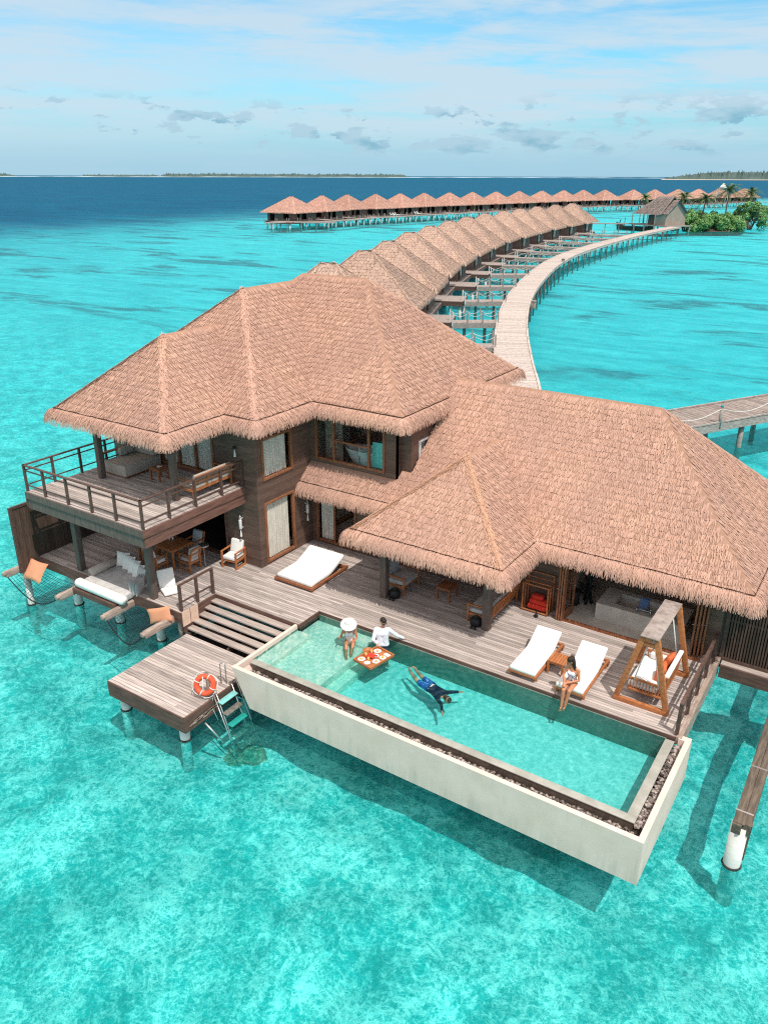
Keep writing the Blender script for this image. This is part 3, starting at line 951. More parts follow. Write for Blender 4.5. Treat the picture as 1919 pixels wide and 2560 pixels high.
# ------------------------------------------------------------------ sun deck
deck = thing('sun_deck', 'weathered grey plank deck on piles around the thatched house and pool', 'deck')
def plank_rows(mb, y0, y1, spans, z=0.0, pw=0.098, gap=0.012, th=0.03):
    y = y0
    while y < y1 - 0.02:
        ye = min(y + pw - gap, y1)
        for x0, x1 in spans(y + pw / 2):
            x = x0
            first = True
            while x < x1 - 0.01:
                L = random.uniform(1.2, 4.0) if first else random.uniform(2.6, 4.2)
                first = False
                xe = min(x + L, x1)
                if x1 - xe < 0.5: xe = x1
                mb.box(x, xe - 0.004, y, ye, z - th, z + random.uniform(-0.002, 0.002))
                x = xe
        y += pw
def main_span(y):
    if y < 15.77: return [(-24.05, -16.93)]
    if y < 16.76: return [(-24.05, -13.46)]
    return [(-24.05, -2.60)]
mb = MB(); plank_rows(mb, 14.30, 20.9, main_span)
mb.build('plank_floor', M['deck'], deck)
mb = MB()
mb.prism([(-24.0, 14.4), (-17.0, 14.4), (-17.0, 15.85), (-13.5, 15.85), (-13.5, 16.85), (-2.66, 16.85), (-2.66, 29.0), (-24.0, 29.0)], -0.32, -0.04)
mb.build('underframe', M['dark'], deck)
mb = MB()
mb.bar((-24.05, 14.29, -0.20), (-16.95, 14.29, -0.20), 0.06, 0.36)
mb.bar((-16.92, 14.26, -0.2), (-16.92, 15.74, -0.2), 0.05, 0.38)
mb.bar((-16.89, 15.76, -0.14), (-13.44, 15.76, -0.14), 0.05, 0.26)
mb.bar((-13.44, 15.73, -0.1), (-13.44, 16.70, -0.1), 0.05, 0.19)
mb.bar((-13.47, 16.75, -0.10), (-2.60, 16.75, -0.10), 0.05, 0.19)
mb.build('fascia', M['fascia'], deck)
mb = MB(); mb.bar((-2.56, 16.72, -0.07), (-2.56, 20.9, -0.07), 0.13, 0.20)
mb.bar((-2.54, 16.80, -0.35), (-2.54, 20.9, -0.35), 0.07, 0.32)
mb.build('edge_beam', M['beamwood'], deck)
def pile(parent, x, y, ztop, r=0.15, name='pile', ring=True):
    mb = MB(); mb.tube([(x, y, ztop), (x, y, BED - 0.2)], r, 14)
    p = mb.build(name, M['pvc'], parent, True)
    if ring:
        mb = MB(); mb.torus((x, y, WATER + 0.05), r + 0.005, 0.03, (0, 0, 1), 20, 6)
        mb.build('weed_ring', M['ring'], p, True)
    return p
for x, y in ((-24.24, 13.80), (-22.85, 14.75), (-20.6, 14.75), (-18.55, 14.75), (-17.15, 14.62), (-23.6, 18), (-2.95, 20.3), (-20, 19), (-13, 19.5)):
    pile(deck, x, y, -0.45, 0.155 if x > -24 else 0.12)

# ------------------------------------------------------------------ outrigger beams and nets
bx = [-24.37, -21.43, -19.15, -17.31]
for i, x in enumerate(bx):
    mb = MB()
    y1 = 14.6
    mb.bar((x, 13.12, -0.36), (x, y1, -0.36), 0.17, 0.17)
    mb.tube([(x, 13.12, -0.275), (x, y1, -0.275)], 0.085, 8)
    mb.tube([(x, 13.03, -0.30), (x, 13.2, -0.30)], 0.09, 8)
    lab = ['pale outrigger beam at the left end under the faded orange cushion', 'pale outrigger beam left of the white bolster of the lounging bed',
           'pale outrigger beam at the right end of the white bolster', 'pale outrigger beam beside the stair railing and the orange cushion'][i]
    tag(mb.build('outrigger_beam', M['beamwood'], bevel=0.02), lab, 'beam', 'outrigger beams along the lower deck')
def net(x0, x1, lab):
    mb = MB()
    n = 26
    y0, y1 = 13.15, 14.26
    def sag(u, v): return -0.42 - 0.55 * math.sin(math.pi * u) * (0.35 + 0.65 * (1 - v)) 
    for k in range(n + 1):
        u = k / n
        mb.tube([(x0 + (x1 - x0) * u, y0 + (y1 - y0) * v, sag(u, v)) for v in (0, 0.25, 0.5, 0.75, 1)], 0.005, 4)
    for k in range(11):
        v = k / 10
        mb.tube([(x0 + (x1 - x0) * j / 16, y0 + (y1 - y0) * v, sag(j / 16, v)) for j in range(17)], 0.020 if k == 0 else 0.006, 4)
    tag(mb.build('hammock_net', M['net']), lab, 'net', 'black nets over the water')
net(-24.29, -21.51, 'black hammock net sagging over the water left of the lounging bed')
net(-19.07, -17.39, 'black hammock net sagging over the water between lounging bed and stairs')

# cushions on the beams
def cushion_mb(w_, h_, t_, n=10, pinch=0.10):
    """pillow in local xz plane with thickness along y"""
    mb = MB()
    vs, fs = [], []
    for sgn in (-1, 1):
        for j in range(n + 1):
            for i in range(n + 1):
                u, v = i / n * 2 - 1, j / n * 2 - 1
                k = (max(0.0, (1 - u ** 4)) * max(0.0, (1 - v ** 4))) ** 0.5
                px = u * w_ / 2 * (1 - pinch * (1 - v * v) * (1 if abs(u) > 0.9 else abs(u)))
                pz = v * h_ / 2 * (1 - pinch * (1 - u * u) * abs(v))
                vs.append((px, sgn * t_ / 2 * k, pz))
    m = (n + 1) ** 2
    for j in range(n):
        for i in range(n):
            a = j * (n + 1) + i
            fs.append((a, a + 1, a + n + 2, a + n + 1))
            fs.append((m + a, m + a + n + 1, m + a + n + 2, m + a + 1))
    mb.add(vs, fs)
    return mb
def pillow(loc, w_, h_, t_, rot, mat, label, cat='cushion', group=None, parent=None, name='cushion'):
    mb = cushion_mb(w_, h_, t_)
    mb.xf(Matrix.Translation(loc) @ Euler(rot).to_matrix().to_4x4())
    o = mb.build(name, mat, parent, True)
    return tag(o, label, cat, group) if label else o
pillow((-23.60, 13.78, -0.24), 0.90, 0.74, 0.2, (R(-38), R(2), R(4)), M['peach'], 'faded orange cushion hanging over the leftmost outrigger beam')
pillow((-17.50, 13.95, -0.10), 0.78, 0.52, 0.15, (R(-8), R(-12), R(28)), M['peach'], 'orange cushion leaning on the beam beside the stair railing')

# lounging bed between beams two and three
lb = thing('lounging_bed', 'grey overwater lounging bed with white bolster and pale cushions at the deck edge', 'daybed')
mb = MB(); mb.box(-21.34, -19.24, 13.62, 15.5, -0.34, -0.16); mb.build('bed_base', M['fascia'], lb)
mb = MB(); mb.box(-21.16, -19.10, 13.98, 15.55, -0.155, 0.10); mb.build('mattress', M['greyfab'], lb, bevel=0.06)
mb = MB(); mb.tube([(-21.28, 13.82, -0.03), (-21.2, 13.82, 0.0), (-19.05, 13.82, 0.0), (-18.95, 13.82, -0.03)], [0.13, 0.165, 0.165, 0.13], 14)
mb.build('bolster', M['white'], lb, True)
mb = MB(); mb.tube([(-21.12, 14.25, 0.2), (-21.12, 15.35, 0.24)], 0.15, 12); mb.build('side_bolster', M['beige'], lb, True)
for i, (x, y, rz) in enumerate(((-20.75, 15.30, 0.25), (-20.36, 15.22, 0.16), (-19.98, 15.12, 0.10), (-19.62, 15.0, 0.0), (-19.36, 14.9, -0.35))):
    pillow((x, y, 0.36), 0.54, 0.54, 0.17, (R(-16), 0, rz), M['white'] if i < 4 else M['greyfab'], '%s pale cushion from the left on the lounging bed' % ORD[i], 'cushion', 'pale cushions on the lounging bed')
for i in range(3):
    pillow((-19.18 + 0.10 * i, 14.45 + 0.02 * i, 0.22), 0.62, 0.56, 0.13, (R(-6), R(4), R(-78 + 6 * i)), M['greyfab'], '%s grey side cushion stacked by the brown balcony post' % ORD[i], 'cushion', 'grey side cushions of the lounging bed')

# white sling chair behind the post
sc = thing('sling_chair', 'small white floor chair with upright back behind the balcony post', 'seat', (-18.2, 15.05, 0), R(-25))
mb = MB(); mb.box(-0.2, 0.3, -0.28, 0.25, 0.03, 0.12); mb.build('seat', M['white'], sc, bevel=0.03)
mb = MB(); mb.extr([(-0.26, -0.28, 0.10), (-0.20, -0.28, 0.10), (-0.36, -0.28, 0.66), (-0.42, -0.28, 0.66)], (0, 0.53, 0)); mb.build('backrest', M['white'], sc, bevel=0.02)

# ------------------------------------------------------------------ privacy screen on the left
def slat_screen(name, label, p, q, z0, z1, group=None, pitch=0.075, cover=0.97):
    t = thing(name, label, 'screen', group=group)
    p, q = Vector((*p, 0)), Vector((*q, 0))
    d = (q - p); L = d.length; d.normalize()
    nrm = Vector((d.y, -d.x, 0))
    mb = MB(); k = int(L / pitch)
    for i in range(k):
        c = p + d * (i + 0.5) * L / k
        mb.bar((c.x, c.y, z0 + 0.05), (c.x, c.y, z1 - 0.06), 0.02, pitch * cover, (d.x, d.y, 0))
    mb.build('slats', M['slat'], t)
    mb = MB()
    for zz in (z0 + 0.05, z1):
        mb.bar((p.x, p.y, zz), (q.x, q.y, zz), 0.07, 0.09)
    for c in (p, q):
        mb.bar((c.x, c.y, z0), (c.x, c.y, z1 + 0.04), 0.10, 0.10, (d.x, d.y, 0))
    zm = z0 + (z1 - z0) * 0.55
    off = nrm * -0.03
    mb.bar(p + off + Vector((0, 0, zm)), q + off + Vector((0, 0, zm)), 0.03, 0.07)
    mb.build('frame', M['rail'], t)
    mb = MB(); mb.bar(p + nrm * 0.035 + Vector((0, 0, z0 + 0.04)), p + nrm * 0.035 + Vector((0, 0, z1 - 0.05)), 0.001, 0.001)
    return t
slat_screen('privacy_screen', 'dark brown slatted privacy screen at the left end of the lower deck', (-24.05, 13.55), (-24.05, 17.95), -0.35, 2.06)
slat_screen('privacy_screen', 'dark slatted privacy screen under the eave at the right picture edge', (-2.50, 20.95), (3.5, 20.95), -0.05, 2.25, cover=0.6)
mb = MB(); mb.box(-2.5, 3.5, 21.02, 21.05, -0.05, 2.2); tag(mb.build('screen_backing', M['dark']), 'dark board behind the slatted screen at the right picture edge', 'board')
mb = MB(); mb.box(-2.62, -2.48, 20.93, 21.1, -0.3, 2.45); wall(mb) if False else tag(mb.build('screen_post', M['rail']), 'dark corner post between house wall and right slatted screen', 'post')
t = thing('service_walkway', 'low brown plank walkway below the dark slatted screen on the right', 'walkway')
mb = MB(); mb.box(-2.45, 3.5, 20.70, 21.6, -0.14, -0.05); mb.build('planks', M['tread'], t)
mb = MB(); mb.box(-2.45, 3.5, 20.64, 20.70, -0.45, -0.07); mb.build('fascia', M['fascia'], t)

# ================================================================== MAIN HOUSE
house = thing('overwater_house', 'large two-storey brown timber house under pinkish thatched roofs', 'house')
ZE1, ZE2 = 5.4, 2.5
h1 = hip(-22.89, -17.66, 15.02, 24.0, ZE1, 0.868)
h2 = hip(-24.06, -16.34, 17.53, 28.93, ZE1, 0.866)
h3 = hip(-24.35, -12.76, 20.36, 28.95, ZE1, 0.833)
h3['cap'] = False
roofs1 = [h1, h2, h3]
hL = dict(h=lambda p: np.where((p[:, 0] > -16.86) & (p[:, 0] < -1.9) & (p[:, 1] > 20.12) & (p[:, 1] < 27.9) & ((p[:, 0] > -12.85) | (p[:, 1] < 21.1)),
                               ZE2 + 0.90 * np.minimum(np.minimum(p[:, 1] - 20.12, -1.9 - p[:, 0]), 27.9 - p[:, 1]), -99))
hS = hip(-13.0, -7.90, 17.80, 26.0, ZE2, 0.83)

def keeper(others):
    def k(p):
        ok = np.ones(len(p), bool)
        for o in others:
            ok &= ~(o['h'](p) > p[:, 2] + 0.03)
        return ok
    return k

def make_roof(label, hips, outline, z, closed, extra_faces=(), extra_lines=(), extra_h=(), fringe_skip=None, capmat='thatch'):
    mb = MB()
    T = Tufts(); C = Tufts()
    allh = [q for q in hips] + list(extra_h)
    for q in hips:
        others = [o for o in allh if o is not q]
        for f in q['faces']:
            mb.add(f, [tuple(range(len(f)))])
            face_tufts(T, f, keeper(others))
        x0, x1, y0, y1 = q['rect']
        mb.add([(x0, y0, z - 0.02), (x0, y1, z - 0.02), (x1, y1, z - 0.02), (x1, y0, z - 0.02)], [(0, 1, 2, 3)])
        hs = [o['h'] for o in others]
        if q.get('cap', True):
            for a, b in q['hips']:
                for c_, d_ in clip_line(a, b, hs): cap_tufts(C, c_, d_)
    for f, oth in extra_faces:
        mb.add(f, [tuple(range(len(f)))])
        face_tufts(T, f, keeper(oth))
    for a, b, oth in extra_lines:
        for c_, d_ in clip_line(a, b, [o['h'] for o in oth]): cap_tufts(C, c_, d_)
    base = mb.build('roof', M['under'], house)
    base['label'] = label
    T.build('thatch', M['thatch'], base)
    C.build('ridge_cap', M[capmat], base)
    Fr = Tufts()
    fringe(Fr, outline, z, fringe_skip, 72, closed, layers=3, wd=0.026, drop=0.44, out=0.29)
    build_fringe(Fr, 'eave_fringe', M['thatch'], base)
    # solid backing under the fringe
    mb = MB()
    n = len(outline)
    cl = outline if closed else None
    def offs(d, zz):
        res = []
        for i in range(n):
            p = np.array(outline[i])
            if closed or 0 < i < n - 1:
                a = np.array(outline[i - 1]); b = np.array(outline[(i + 1) % n])
                d0 = (p - a) / np.linalg.norm(p - a); d1 = (b - p) / np.linalg.norm(b - p)
                n0 = np.array([d0[1], -d0[0]]); n1 = np.array([d1[1], -d1[0]])
                res.append((*(p + (n0 + n1) * d), zz))
            else:
                a, b = (np.array(outline[0]), np.array(outline[1])) if i == 0 else (np.array(outline[-2]), np.array(outline[-1]))
                d0 = (b - a) / np.linalg.norm(b - a)
                res.append((*(p + np.array([d0[1], -d0[0]]) * d), zz))
        return res
    rings = [offs(-0.02, z + 0.01), offs(0.15, z - 0.13), offs(0.22, z - 0.30), offs(0.06, z - 0.34), offs(-0.15, z - 0.03)]
    vs = [p for r_ in rings for p in r_]
    fs = []
    for k in range(len(rings) - 1):
        for i in range(n if closed else n - 1):
            j = (i + 1) % n
            fs.append((k * n + i, k * n + j, (k + 1) * n + j, (k + 1) * n + i))
    mb.add(vs, fs)
    mb.build('eave_roll', M['thatch_cap'], base)
    # thin dark line at the foot of the slope
    mb = MB()
    pts = wavy(list(outline) + ([outline[0]] if closed else []), z + 0.035, 0.012)
    mb.tube(pts, 0.014, 5)
    mb.build('crease_line', M['crease_dark'], base)
    return base

out1 = [(-22.89, 15.02), (-17.66, 15.02), (-17.66, 17.53), (-16.34, 17.53), (-16.34, 20.36), (-12.76, 20.36), (-12.76, 28.95), (-24.35, 28.95), (-24.35, 20.36), (-24.06, 20.36), (-24.06, 17.53), (-22.89, 17.53)]
make_roof('upper stepped hipped roof of pinkish thatch', roofs1, out1, ZE1, True)

yR, zR = 24.01, ZE2 + 0.90 * 3.89
apR = (-1.9 - 3.89, yR, zR)
Lfront = [(-16.86, 20.12, ZE2), (-1.9, 20.12, ZE2), apR, (-12.80, yR, zR), (-12.80, 21.12, ZE2 + 0.9), (-13.2, 21.12, ZE2 + 0.9), (-13.2, 20.82, ZE2 + 0.63), (-16.86, 20.82, ZE2 + 0.63)]
Lright = [(-1.9, 20.12, ZE2), (-1.9, 27.9, ZE2), apR]
Lback = [(-1.9, 27.9, ZE2), (-12.80, 27.9, ZE2), (-12.80, yR, zR), apR]
out2 = [(-16.86, 20.12), (-13.0, 20.12), (-13.0, 17.80), (-7.90, 17.80), (-7.90, 20.12), (-1.9, 20.12), (-1.9, 27.9), (-12.8, 27.9)]
hL['rect'] = None
low = make_roof('lower hipped roof of pinkish thatch with a small gabled porch wing', [hS], out2, ZE2, False,
                extra_faces=[(Lfront, [hS]), (Lright, []), (Lback, [])],
                extra_h=[hL], capmat='thatch_cap')
mb = MB()
mb.add([(-12.8, 20.9, ZE2 - 0.02), (-12.8, 27.9, ZE2 - 0.02), (-1.9, 27.9, ZE2 - 0.02), (-1.9, 20.12, ZE2 - 0.02), (-7.9, 20.12, ZE2 - 0.02)], [(0, 1, 2, 3, 4)])
mb.build('ceiling', M['under'], house)
# valley tufts are left to the crossing slopes; walls next -------------------------------------------------
FL2 = 2.90
def wall(mb, label=None, mat='siding'):
    o = mb.build('wall', M[mat], house)
    if label: o['label'] = label
    return o
mb = MB()
# block A front (y = 17.95): lower opening x -22.6..-18.35, upper doors x -22.2..-18.75
mb.box(-23.9, -22.6, 17.95, 18.1, -0.1, 5.3)
mb.box(-22.6, -18.35, 17.95, 18.1, 2.35, 2.95)
mb.box(-22.6, -22.2, 17.95, 18.1, 2.95, 5.3)
mb.box(-22.2, -18.75, 17.95, 18.1, 5.05, 5.3)
mb.box(-18.75, -18.35, 17.95, 18.1, 2.95, 5.3)
mb.box(-18.35, -16.86, 17.95, 18.1, -0.1, 5.3)
wall(mb)
def wall_x(mb, x, t_, y0, y1, z0, z1, holes):
    """wall in plane x, thickness towards -x, with rectangular holes (y0,y1,z0,z1) sorted by y, possibly stacked"""
    ys = sorted({y0, y1, *[h[0] for h in holes], *[h[1] for h in holes]})
    for a, b in zip(ys[:-1], ys[1:]):
        hz = sorted([(h[2], h[3]) for h in holes if h[0] < b - 1e-6 and h[1] > a + 1e-6])
        z = z0
        for c_, d_ in hz:
            if c_ > z: mb.box(x - t_, x, a, b, z, c_)
            z = d_
        if z < z1: mb.box(x - t_, x, a, b, z, z1)
def wall_y(mb, y, t_, x0, x1, z0, z1, holes):
    xs = sorted({x0, x1, *[h[0] for h in holes], *[h[1] for h in holes]})
    for a, b in zip(xs[:-1], xs[1:]):
        hz = sorted([(h[2], h[3]) for h in holes if h[0] < b - 1e-6 and h[1] > a + 1e-6])
        z = z0
        for c_, d_ in hz:
            if c_ > z: mb.box(a, b, y, y + t_, z, c_)
            z = d_
        if z < z1: mb.box(a, b, y, y + t_, z, z1)
mb = MB(); wall_x(mb, -16.855, 0.15, 18.1, 20.8, -0.1, 5.3, [(18.24, 19.78, 0.09, 2.30), (18.24, 19.78, 3.10, 4.55)]); wall(mb)
mb = MB(); wall_y(mb, 20.80, 0.15, -16.855, -13.25, -0.1, 5.3, [(-16.66, -14.9, 0.03, 2.12), (-16.62, -13.70, 3.22, 4.85)]); wall(mb)
mb = MB(); mb.box(-13.25, -12.85, 21.08, 21.2, 2.6, 5.3); mb.box(-13.27, -13.25, 20.80, 21.2, 2.6, 5.3); wall(mb)
mb = MB(); wall_x(mb, -12.85, 0.12, 21.2, 28.2, 2.6, 5.3, [(21.55, 22.25, 3.55, 4.35)]); wall(mb)
mb = MB(); mb.box(-23.9, -23.75, 18.1, 28.2, -0.1, 5.3); mb.box(-23.75, -2.6, 28.05, 28.2, -0.1, 2.45); mb.box(-23.75, -13.0, 28.05, 28.2, 2.45, 5.3); wall(mb)
# lower porch back wall and bathroom side walls
mb = MB(); mb.box(-13.25, -7.24, 20.80, 20.92, -0.05, 2.46); mb.box(-14.9, -13.25, 20.955, 21.05, -0.05, 2.46); wall(mb)
mb = MB(); mb.box(-2.98, -2.62, 20.80, 20.92, -0.05, 2.46); mb.box(-2.75, -2.62, 20.92, 28.0, -0.05, 2.46); wall(mb)
# interiors
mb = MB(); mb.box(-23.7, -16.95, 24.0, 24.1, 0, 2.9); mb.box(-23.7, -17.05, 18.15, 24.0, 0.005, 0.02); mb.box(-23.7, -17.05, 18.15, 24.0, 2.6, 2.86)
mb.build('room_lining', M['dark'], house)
mb = MB(); mb.box(-23.7, -17.02, 18.15, 20.75, 2.865, 2.895); mb.box(-23.7, -13.3, 20.75, 24.6, 2.865, 2.895); mb.box(-16.98, -13.02, 24.4, 24.5, 2.9, 5.3)
mb.box(-16.98, -16.94, 20.98, 24.4, 2.9, 5.3); mb.build('upper_room_lining', M['interior'], house)
mb = MB(); mb.box(-7.2, -2.76, 20.42, 24.3, 0.004, 0.02); mb.build('bathroom_floor', M['concrete'], house)
mb = MB(); mb.box(-7.24, -2.76, 24.3, 24.4, 0, 2.46); mb.box(-7.24, -7.12, 20.92, 24.3, 0, 2.46); mb.build('bathroom_wall', M['interior'], house)

def window(x=None, y=None, a0=0, a1=1, z0=0, z1=1, name='window', fw=0.085, mull=(), cur=True, label=None, cgap=0.0, mat='framewood', curspan=None, rails=()):
    """a framed window in plane x (facing +x) or plane y (facing -y)"""
    def P(a, d, z):        # a along wall, d outwards
        return (x + d, a, z) if x is not None else (a, y - d, z)
    def bx_(mb, a_, b_, d0, d1, zz0, zz1):
        p, q = P(a_, d0, zz0), P(b_, d1, zz1)
        mb.box(min(p[0], q[0]), max(p[0], q[0]), min(p[1], q[1]), max(p[1], q[1]), zz0, zz1)
    wn = MB()
    bx_(wn, a0 - fw, a0, -0.08, 0.04, z0 - fw, z1 + fw); bx_(wn, a1, a1 + fw, -0.08, 0.04, z0 - fw, z1 + fw)
    bx_(wn, a0, a1, -0.08, 0.038, z0 - fw, z0); bx_(wn, a0, a1, -0.08, 0.038, z1, z1 + fw)
    for m in mull: bx_(wn, m - fw * 0.45, m + fw * 0.45, -0.07, 0.03, z0, z1)
    for (r0, r1, rz_) in rails: bx_(wn, r0, r1, -0.05, 0.025, rz_ - 0.03, rz_ + 0.03)
    o = wn.build(name, M[mat], house, bevel=0.006)
    if label: o['label'] = label
    pm_ = MB(); bx_(pm_, a0, a1, -0.032, -0.024, z0, z1)
    pm_.build('pane', M['pane'], o)
    if cur:
        cb = MB()
        c0, c1 = curspan if curspan else (a0, a1 - cgap)
        n = int((c1 - c0) / 0.018)
        top, bot = [], []
        for i in range(n + 1):
            a = c0 + (c1 - c0) * i / n
            d = -0.11 + 0.026 * math.sin(a * 57) + 0.016 * math.sin(a * 131 + 1) 
            top.append(P(a, d, z1)); bot.append(P(a, d * 1.0 + 0.006 * math.sin(a * 40), z0))
        cb.add(top + bot, [(i, i + 1, n + 2 + i, n + 1 + i) for i in range(n)])
        cb.build('curtain', M['curtain'], o, True)
    return o
window(x=-16.855, a0=18.32, a1=19.70, z0=0.17, z1=2.22, cgap=0.16, label='tall lower window with pale curtain and orange wood frame')
window(x=-16.855, a0=18.32, a1=19.70, z0=3.18, z1=4.47, cgap=0.14, label='upper window with pale curtain and orange wood frame')
window(y=20.80, a0=-16.58, a1=-14.98, z0=0.14, z1=2.05, name='door', mull=(-15.86,), curspan=(-16.5, -15.95), label='glazed lower door with a curtain on its left leaf')
window(y=20.80, a0=-16.54, a1=-13.78, z0=3.32, z1=4.80, mull=(-15.82, -14.36), cur=False, rails=((-15.78, -14.40, 4.02),), label='wide upper bathroom window with the white tub behind it')
window(y=17.95, a0=-22.15, a1=-18.80, z0=3.08, z1=4.98, name='door', mull=(-21.3, -20.45, -19.6), curspan=(-22.1, -18.85), label='upper balcony glass doors with curtains')
mb = MB(); mb.box(-22.2, -18.75, 17.93, 18.02, 2.905, 3.0); mb.build('door_sill', M['fascia_red'], house)
window(x=-12.85, a0=21.62, a1=22.18, z0=3.62, z1=4.28, fw=0.06, mat='whitemetal', cur=True, label='small white framed side window of the upper floor')
mb = MB(); mb.box(-18.42, -18.33, 17.90, 17.95, 0, 2.35); mb.box(-22.62, -18.33, 17.90, 17.95, 2.30, 2.40); mb.box(-22.6, -18.42, 17.93, 18.08, 0.005, 0.08)
mb.build('door_frame', M['fascia_red'], house)

# bathroom folding doors
mb = MB(); mb.box(-7.0, -2.95, 20.35, 20.44, 0.005, 0.075); mb.build('threshold', M['teak_dark'], house)
def leaf(p, q, label=None, glass=True):
    p, q = Vector((*p, 0)), Vector((*q, 0))
    d = (q - p).normalized()
    up = Vector((0, 0, 1))
    mb = MB()
    for c in (p + d * 0.035, q - d * 0.035):
        mb.bar(c + up * 0.02, c + up * 2.4, 0.045, 0.07, d)
    mb.bar(p + d * 0.07 + up * 0.17, q - d * 0.07 + up * 0.17, 0.04, 0.30)
    mb.bar(p + d * 0.07 + up * 2.35, q - d * 0.07 + up * 2.35, 0.04, 0.10)
    o = mb.build('folding_door', M['framewood'], house)
    if label: o['label'] = label
    g_ = MB(); g_.bar(p + d * 0.07 + up * 1.31, q - d * 0.07 + up * 1.31, 0.008, 1.98); g_.build('pane', M['pane'], o)
    g_ = MB(); s_ = Vector((d.y, -d.x, 0))
    g_.tube([q - d * 0.04 + up * 1.05 + s_ * 0.02, q - d * 0.04 + up * 1.05 + s_ * 0.08, q - d * 0.14 + up * 1.05 + s_ * 0.08], 0.012, 6)
    g_.build('handle', M['steel'], o, True)
    return o
for i, dx in enumerate((0, 0.075, 0.15)):
    leaf((-7.16 + dx, 21.0), (-7.16 + dx + 0.02, 20.30))
leaf((-6.97, 20.36), (-6.88, 20.96), 'glazed folding leaf left half open')
for dx in (0, 0.09, 0.18, 0.27):
    leaf((-3.22 + dx, 21.1 - 0.02 * dx), (-3.24 + dx, 20.42 + dx * 0.5))

# upper balcony -----------------------------------------------------------------------------------------
bal = MB(); bal.box(-22.95, -17.5, 13.75, 17.95, FL2 - 0.34, FL2 - 0.05)
bal = bal.build('balcony', M['dark'], house)
mb = MB(); plank_rows(mb, 13.66, 17.94, lambda y: [(-23.04, -17.42)], FL2); mb.build('plank_floor', M['deck'], bal)
mb = MB()
mb.bar((-23.05, 13.64, FL2 - 0.13), (-17.40, 13.64, FL2 - 0.13), 0.06, 0.22); mb.bar((-23.03, 13.67, FL2 - 0.42), (-17.42, 13.67, FL2 - 0.42), 0.05, 0.34)
mb.build('fascia', M['post'], bal)
mb = MB()
mb.bar((-17.39, 13.60, FL2 - 0.13), (-17.39, 17.95, FL2 - 0.13), 0.06, 0.22); mb.bar((-17.42, 13.66, FL2 - 0.42), (-17.42, 17.95, FL2 - 0.42), 0.05, 0.34)
mb.build('fascia', M['fascia_red'], bal)
mb = MB(); mb.bar((-23.05, 13.62, FL2 - 0.28), (-23.05, 17.95, FL2 - 0.28), 0.06, 0.5)
mb.build('fascia', M['fascia_red'], bal)
def railing(mb, pts, posts, h=0.90, zb=0.0, pw=0.07, rails=(0.22, 0.72)):
    for x, y in posts:
        mb.bar((x, y, zb), (x, y, zb + h), pw, pw, (0, 1, 0))
    for a, b in zip(pts[:-1], pts[1:]):
        d = (Vector(b) - Vector(a)).normalized() * pw * 0.5
        a2, b2 = (a[0] - d.x, a[1] - d.y), (b[0] + d.x, b[1] + d.y)
        mb.bar((*a2, zb + h + 0.018), (*b2, zb + h + 0.018), 0.085, 0.036)
        for r_ in rails:
            mb.bar((*a, zb + r_), (*b, zb + r_), 0.03, 0.036)
mb = MB()
railing(mb, [(-23.0, 17.9), (-23.0, 13.70), (-17.45, 13.70), (-17.45, 17.90)],
        [(-23.0, y) for y in (13.70, 14.73, 15.80, 16.87, 17.88)] + [(-22.04, 13.70), (-20.88, 13.70), (-19.74, 13.70), (-18.62, 13.70), (-17.45, 13.70)] + [(-17.45, y) for y in (14.72, 15.80, 16.94, 17.88)], 0.88, FL2)
mb.build('railing', M['rail'], bal)
def postx(x, y, z0, z1, sx=0.2, mat='post', label=None):
    mb = MB(); mb.box(x - sx / 2, x + sx / 2, y - sx / 2, y + sx / 2, z0, z1)
    o = mb.build('post', M[mat], house, bevel=0.008)
    return o
for x in (-18.33, -21.92):
    postx(x, 14.47, -0.02, 2.56, 0.21)
    postx(x - 0.05, 15.85, FL2, ZE1, 0.19)
for x, y in ((-12.27, 18.62), (-8.66, 18.64)):
    postx(x, y, 0, ZE2, 0.22)

# wall lamps: cylinder lantern with tassel
def lamp(x, y, z, s, label, plain=False):
    """s = outward vector"""
    t = thing('wall_lantern', label, 'lantern', (x, y, z), group='white lanterns hung on the house walls')
    s = Vector(s)
    c = s * 0.13
    if not plain:
        mb = MB(); mb.lathe([(0.05, -0.17), (0.055, -0.16), (0.055, 0.16), (0.05, 0.17)], c, 12); mb.build('lantern_body', M['whitemetal'], t, True)
        mb = MB(); mb.tube([c + Vector((0, 0, 0.17)), c + Vector((0, 0, 0.25)) + s * 0.03, c + Vector((0, 0, 0.32)), c + Vector((0, 0, 0.25)) - s * 0.05, c + Vector((0, 0, 0.2)) - s * 0.06], 0.012, 6); mb.build('hook', M['whitemetal'], t, True)
        mb = MB(); mb.bar(c * 0.0 + Vector((0, 0, 0.2)), c + Vector((0, 0, 0.2)), 0.02, 0.02); mb.bar(Vector((0, 0, -0.14)), c + Vector((0, 0, -0.14)), 0.02, 0.02); mb.build('bracket', M['whitemetal'], t)
    mb = MB(); mb.lathe([(0.012, -0.22), (0.014, -0.2), (0.02, -0.28), (0.035, -0.42), (0.04, -0.46), (0.01, -0.47)], c + (Vector((0, 0, 0.15)) if plain else Vector()), 10); mb.build('tassel', M['white'], t, True)
    if plain:
        mb = MB(); mb.lathe([(0.03, -0.05), (0.07, -0.02), (0.06, 0.03), (0.02, 0.06)], c, 10); mb.build('lantern_body', M['black'], t, True)
    return t
lamp(-17.60, 17.95, 1.52, (0, -1, 0), 'white lantern with tassel on the wall right of the dark doorway')
lamp(-17.62, 17.95, 4.25, (0, -1, 0), 'dark lantern with white tassel by the balcony doors', True)
lamp(-16.855, 20.35, 1.42, (1, 0, 0), 'white lantern with tassel on the wall beside the glazed door')

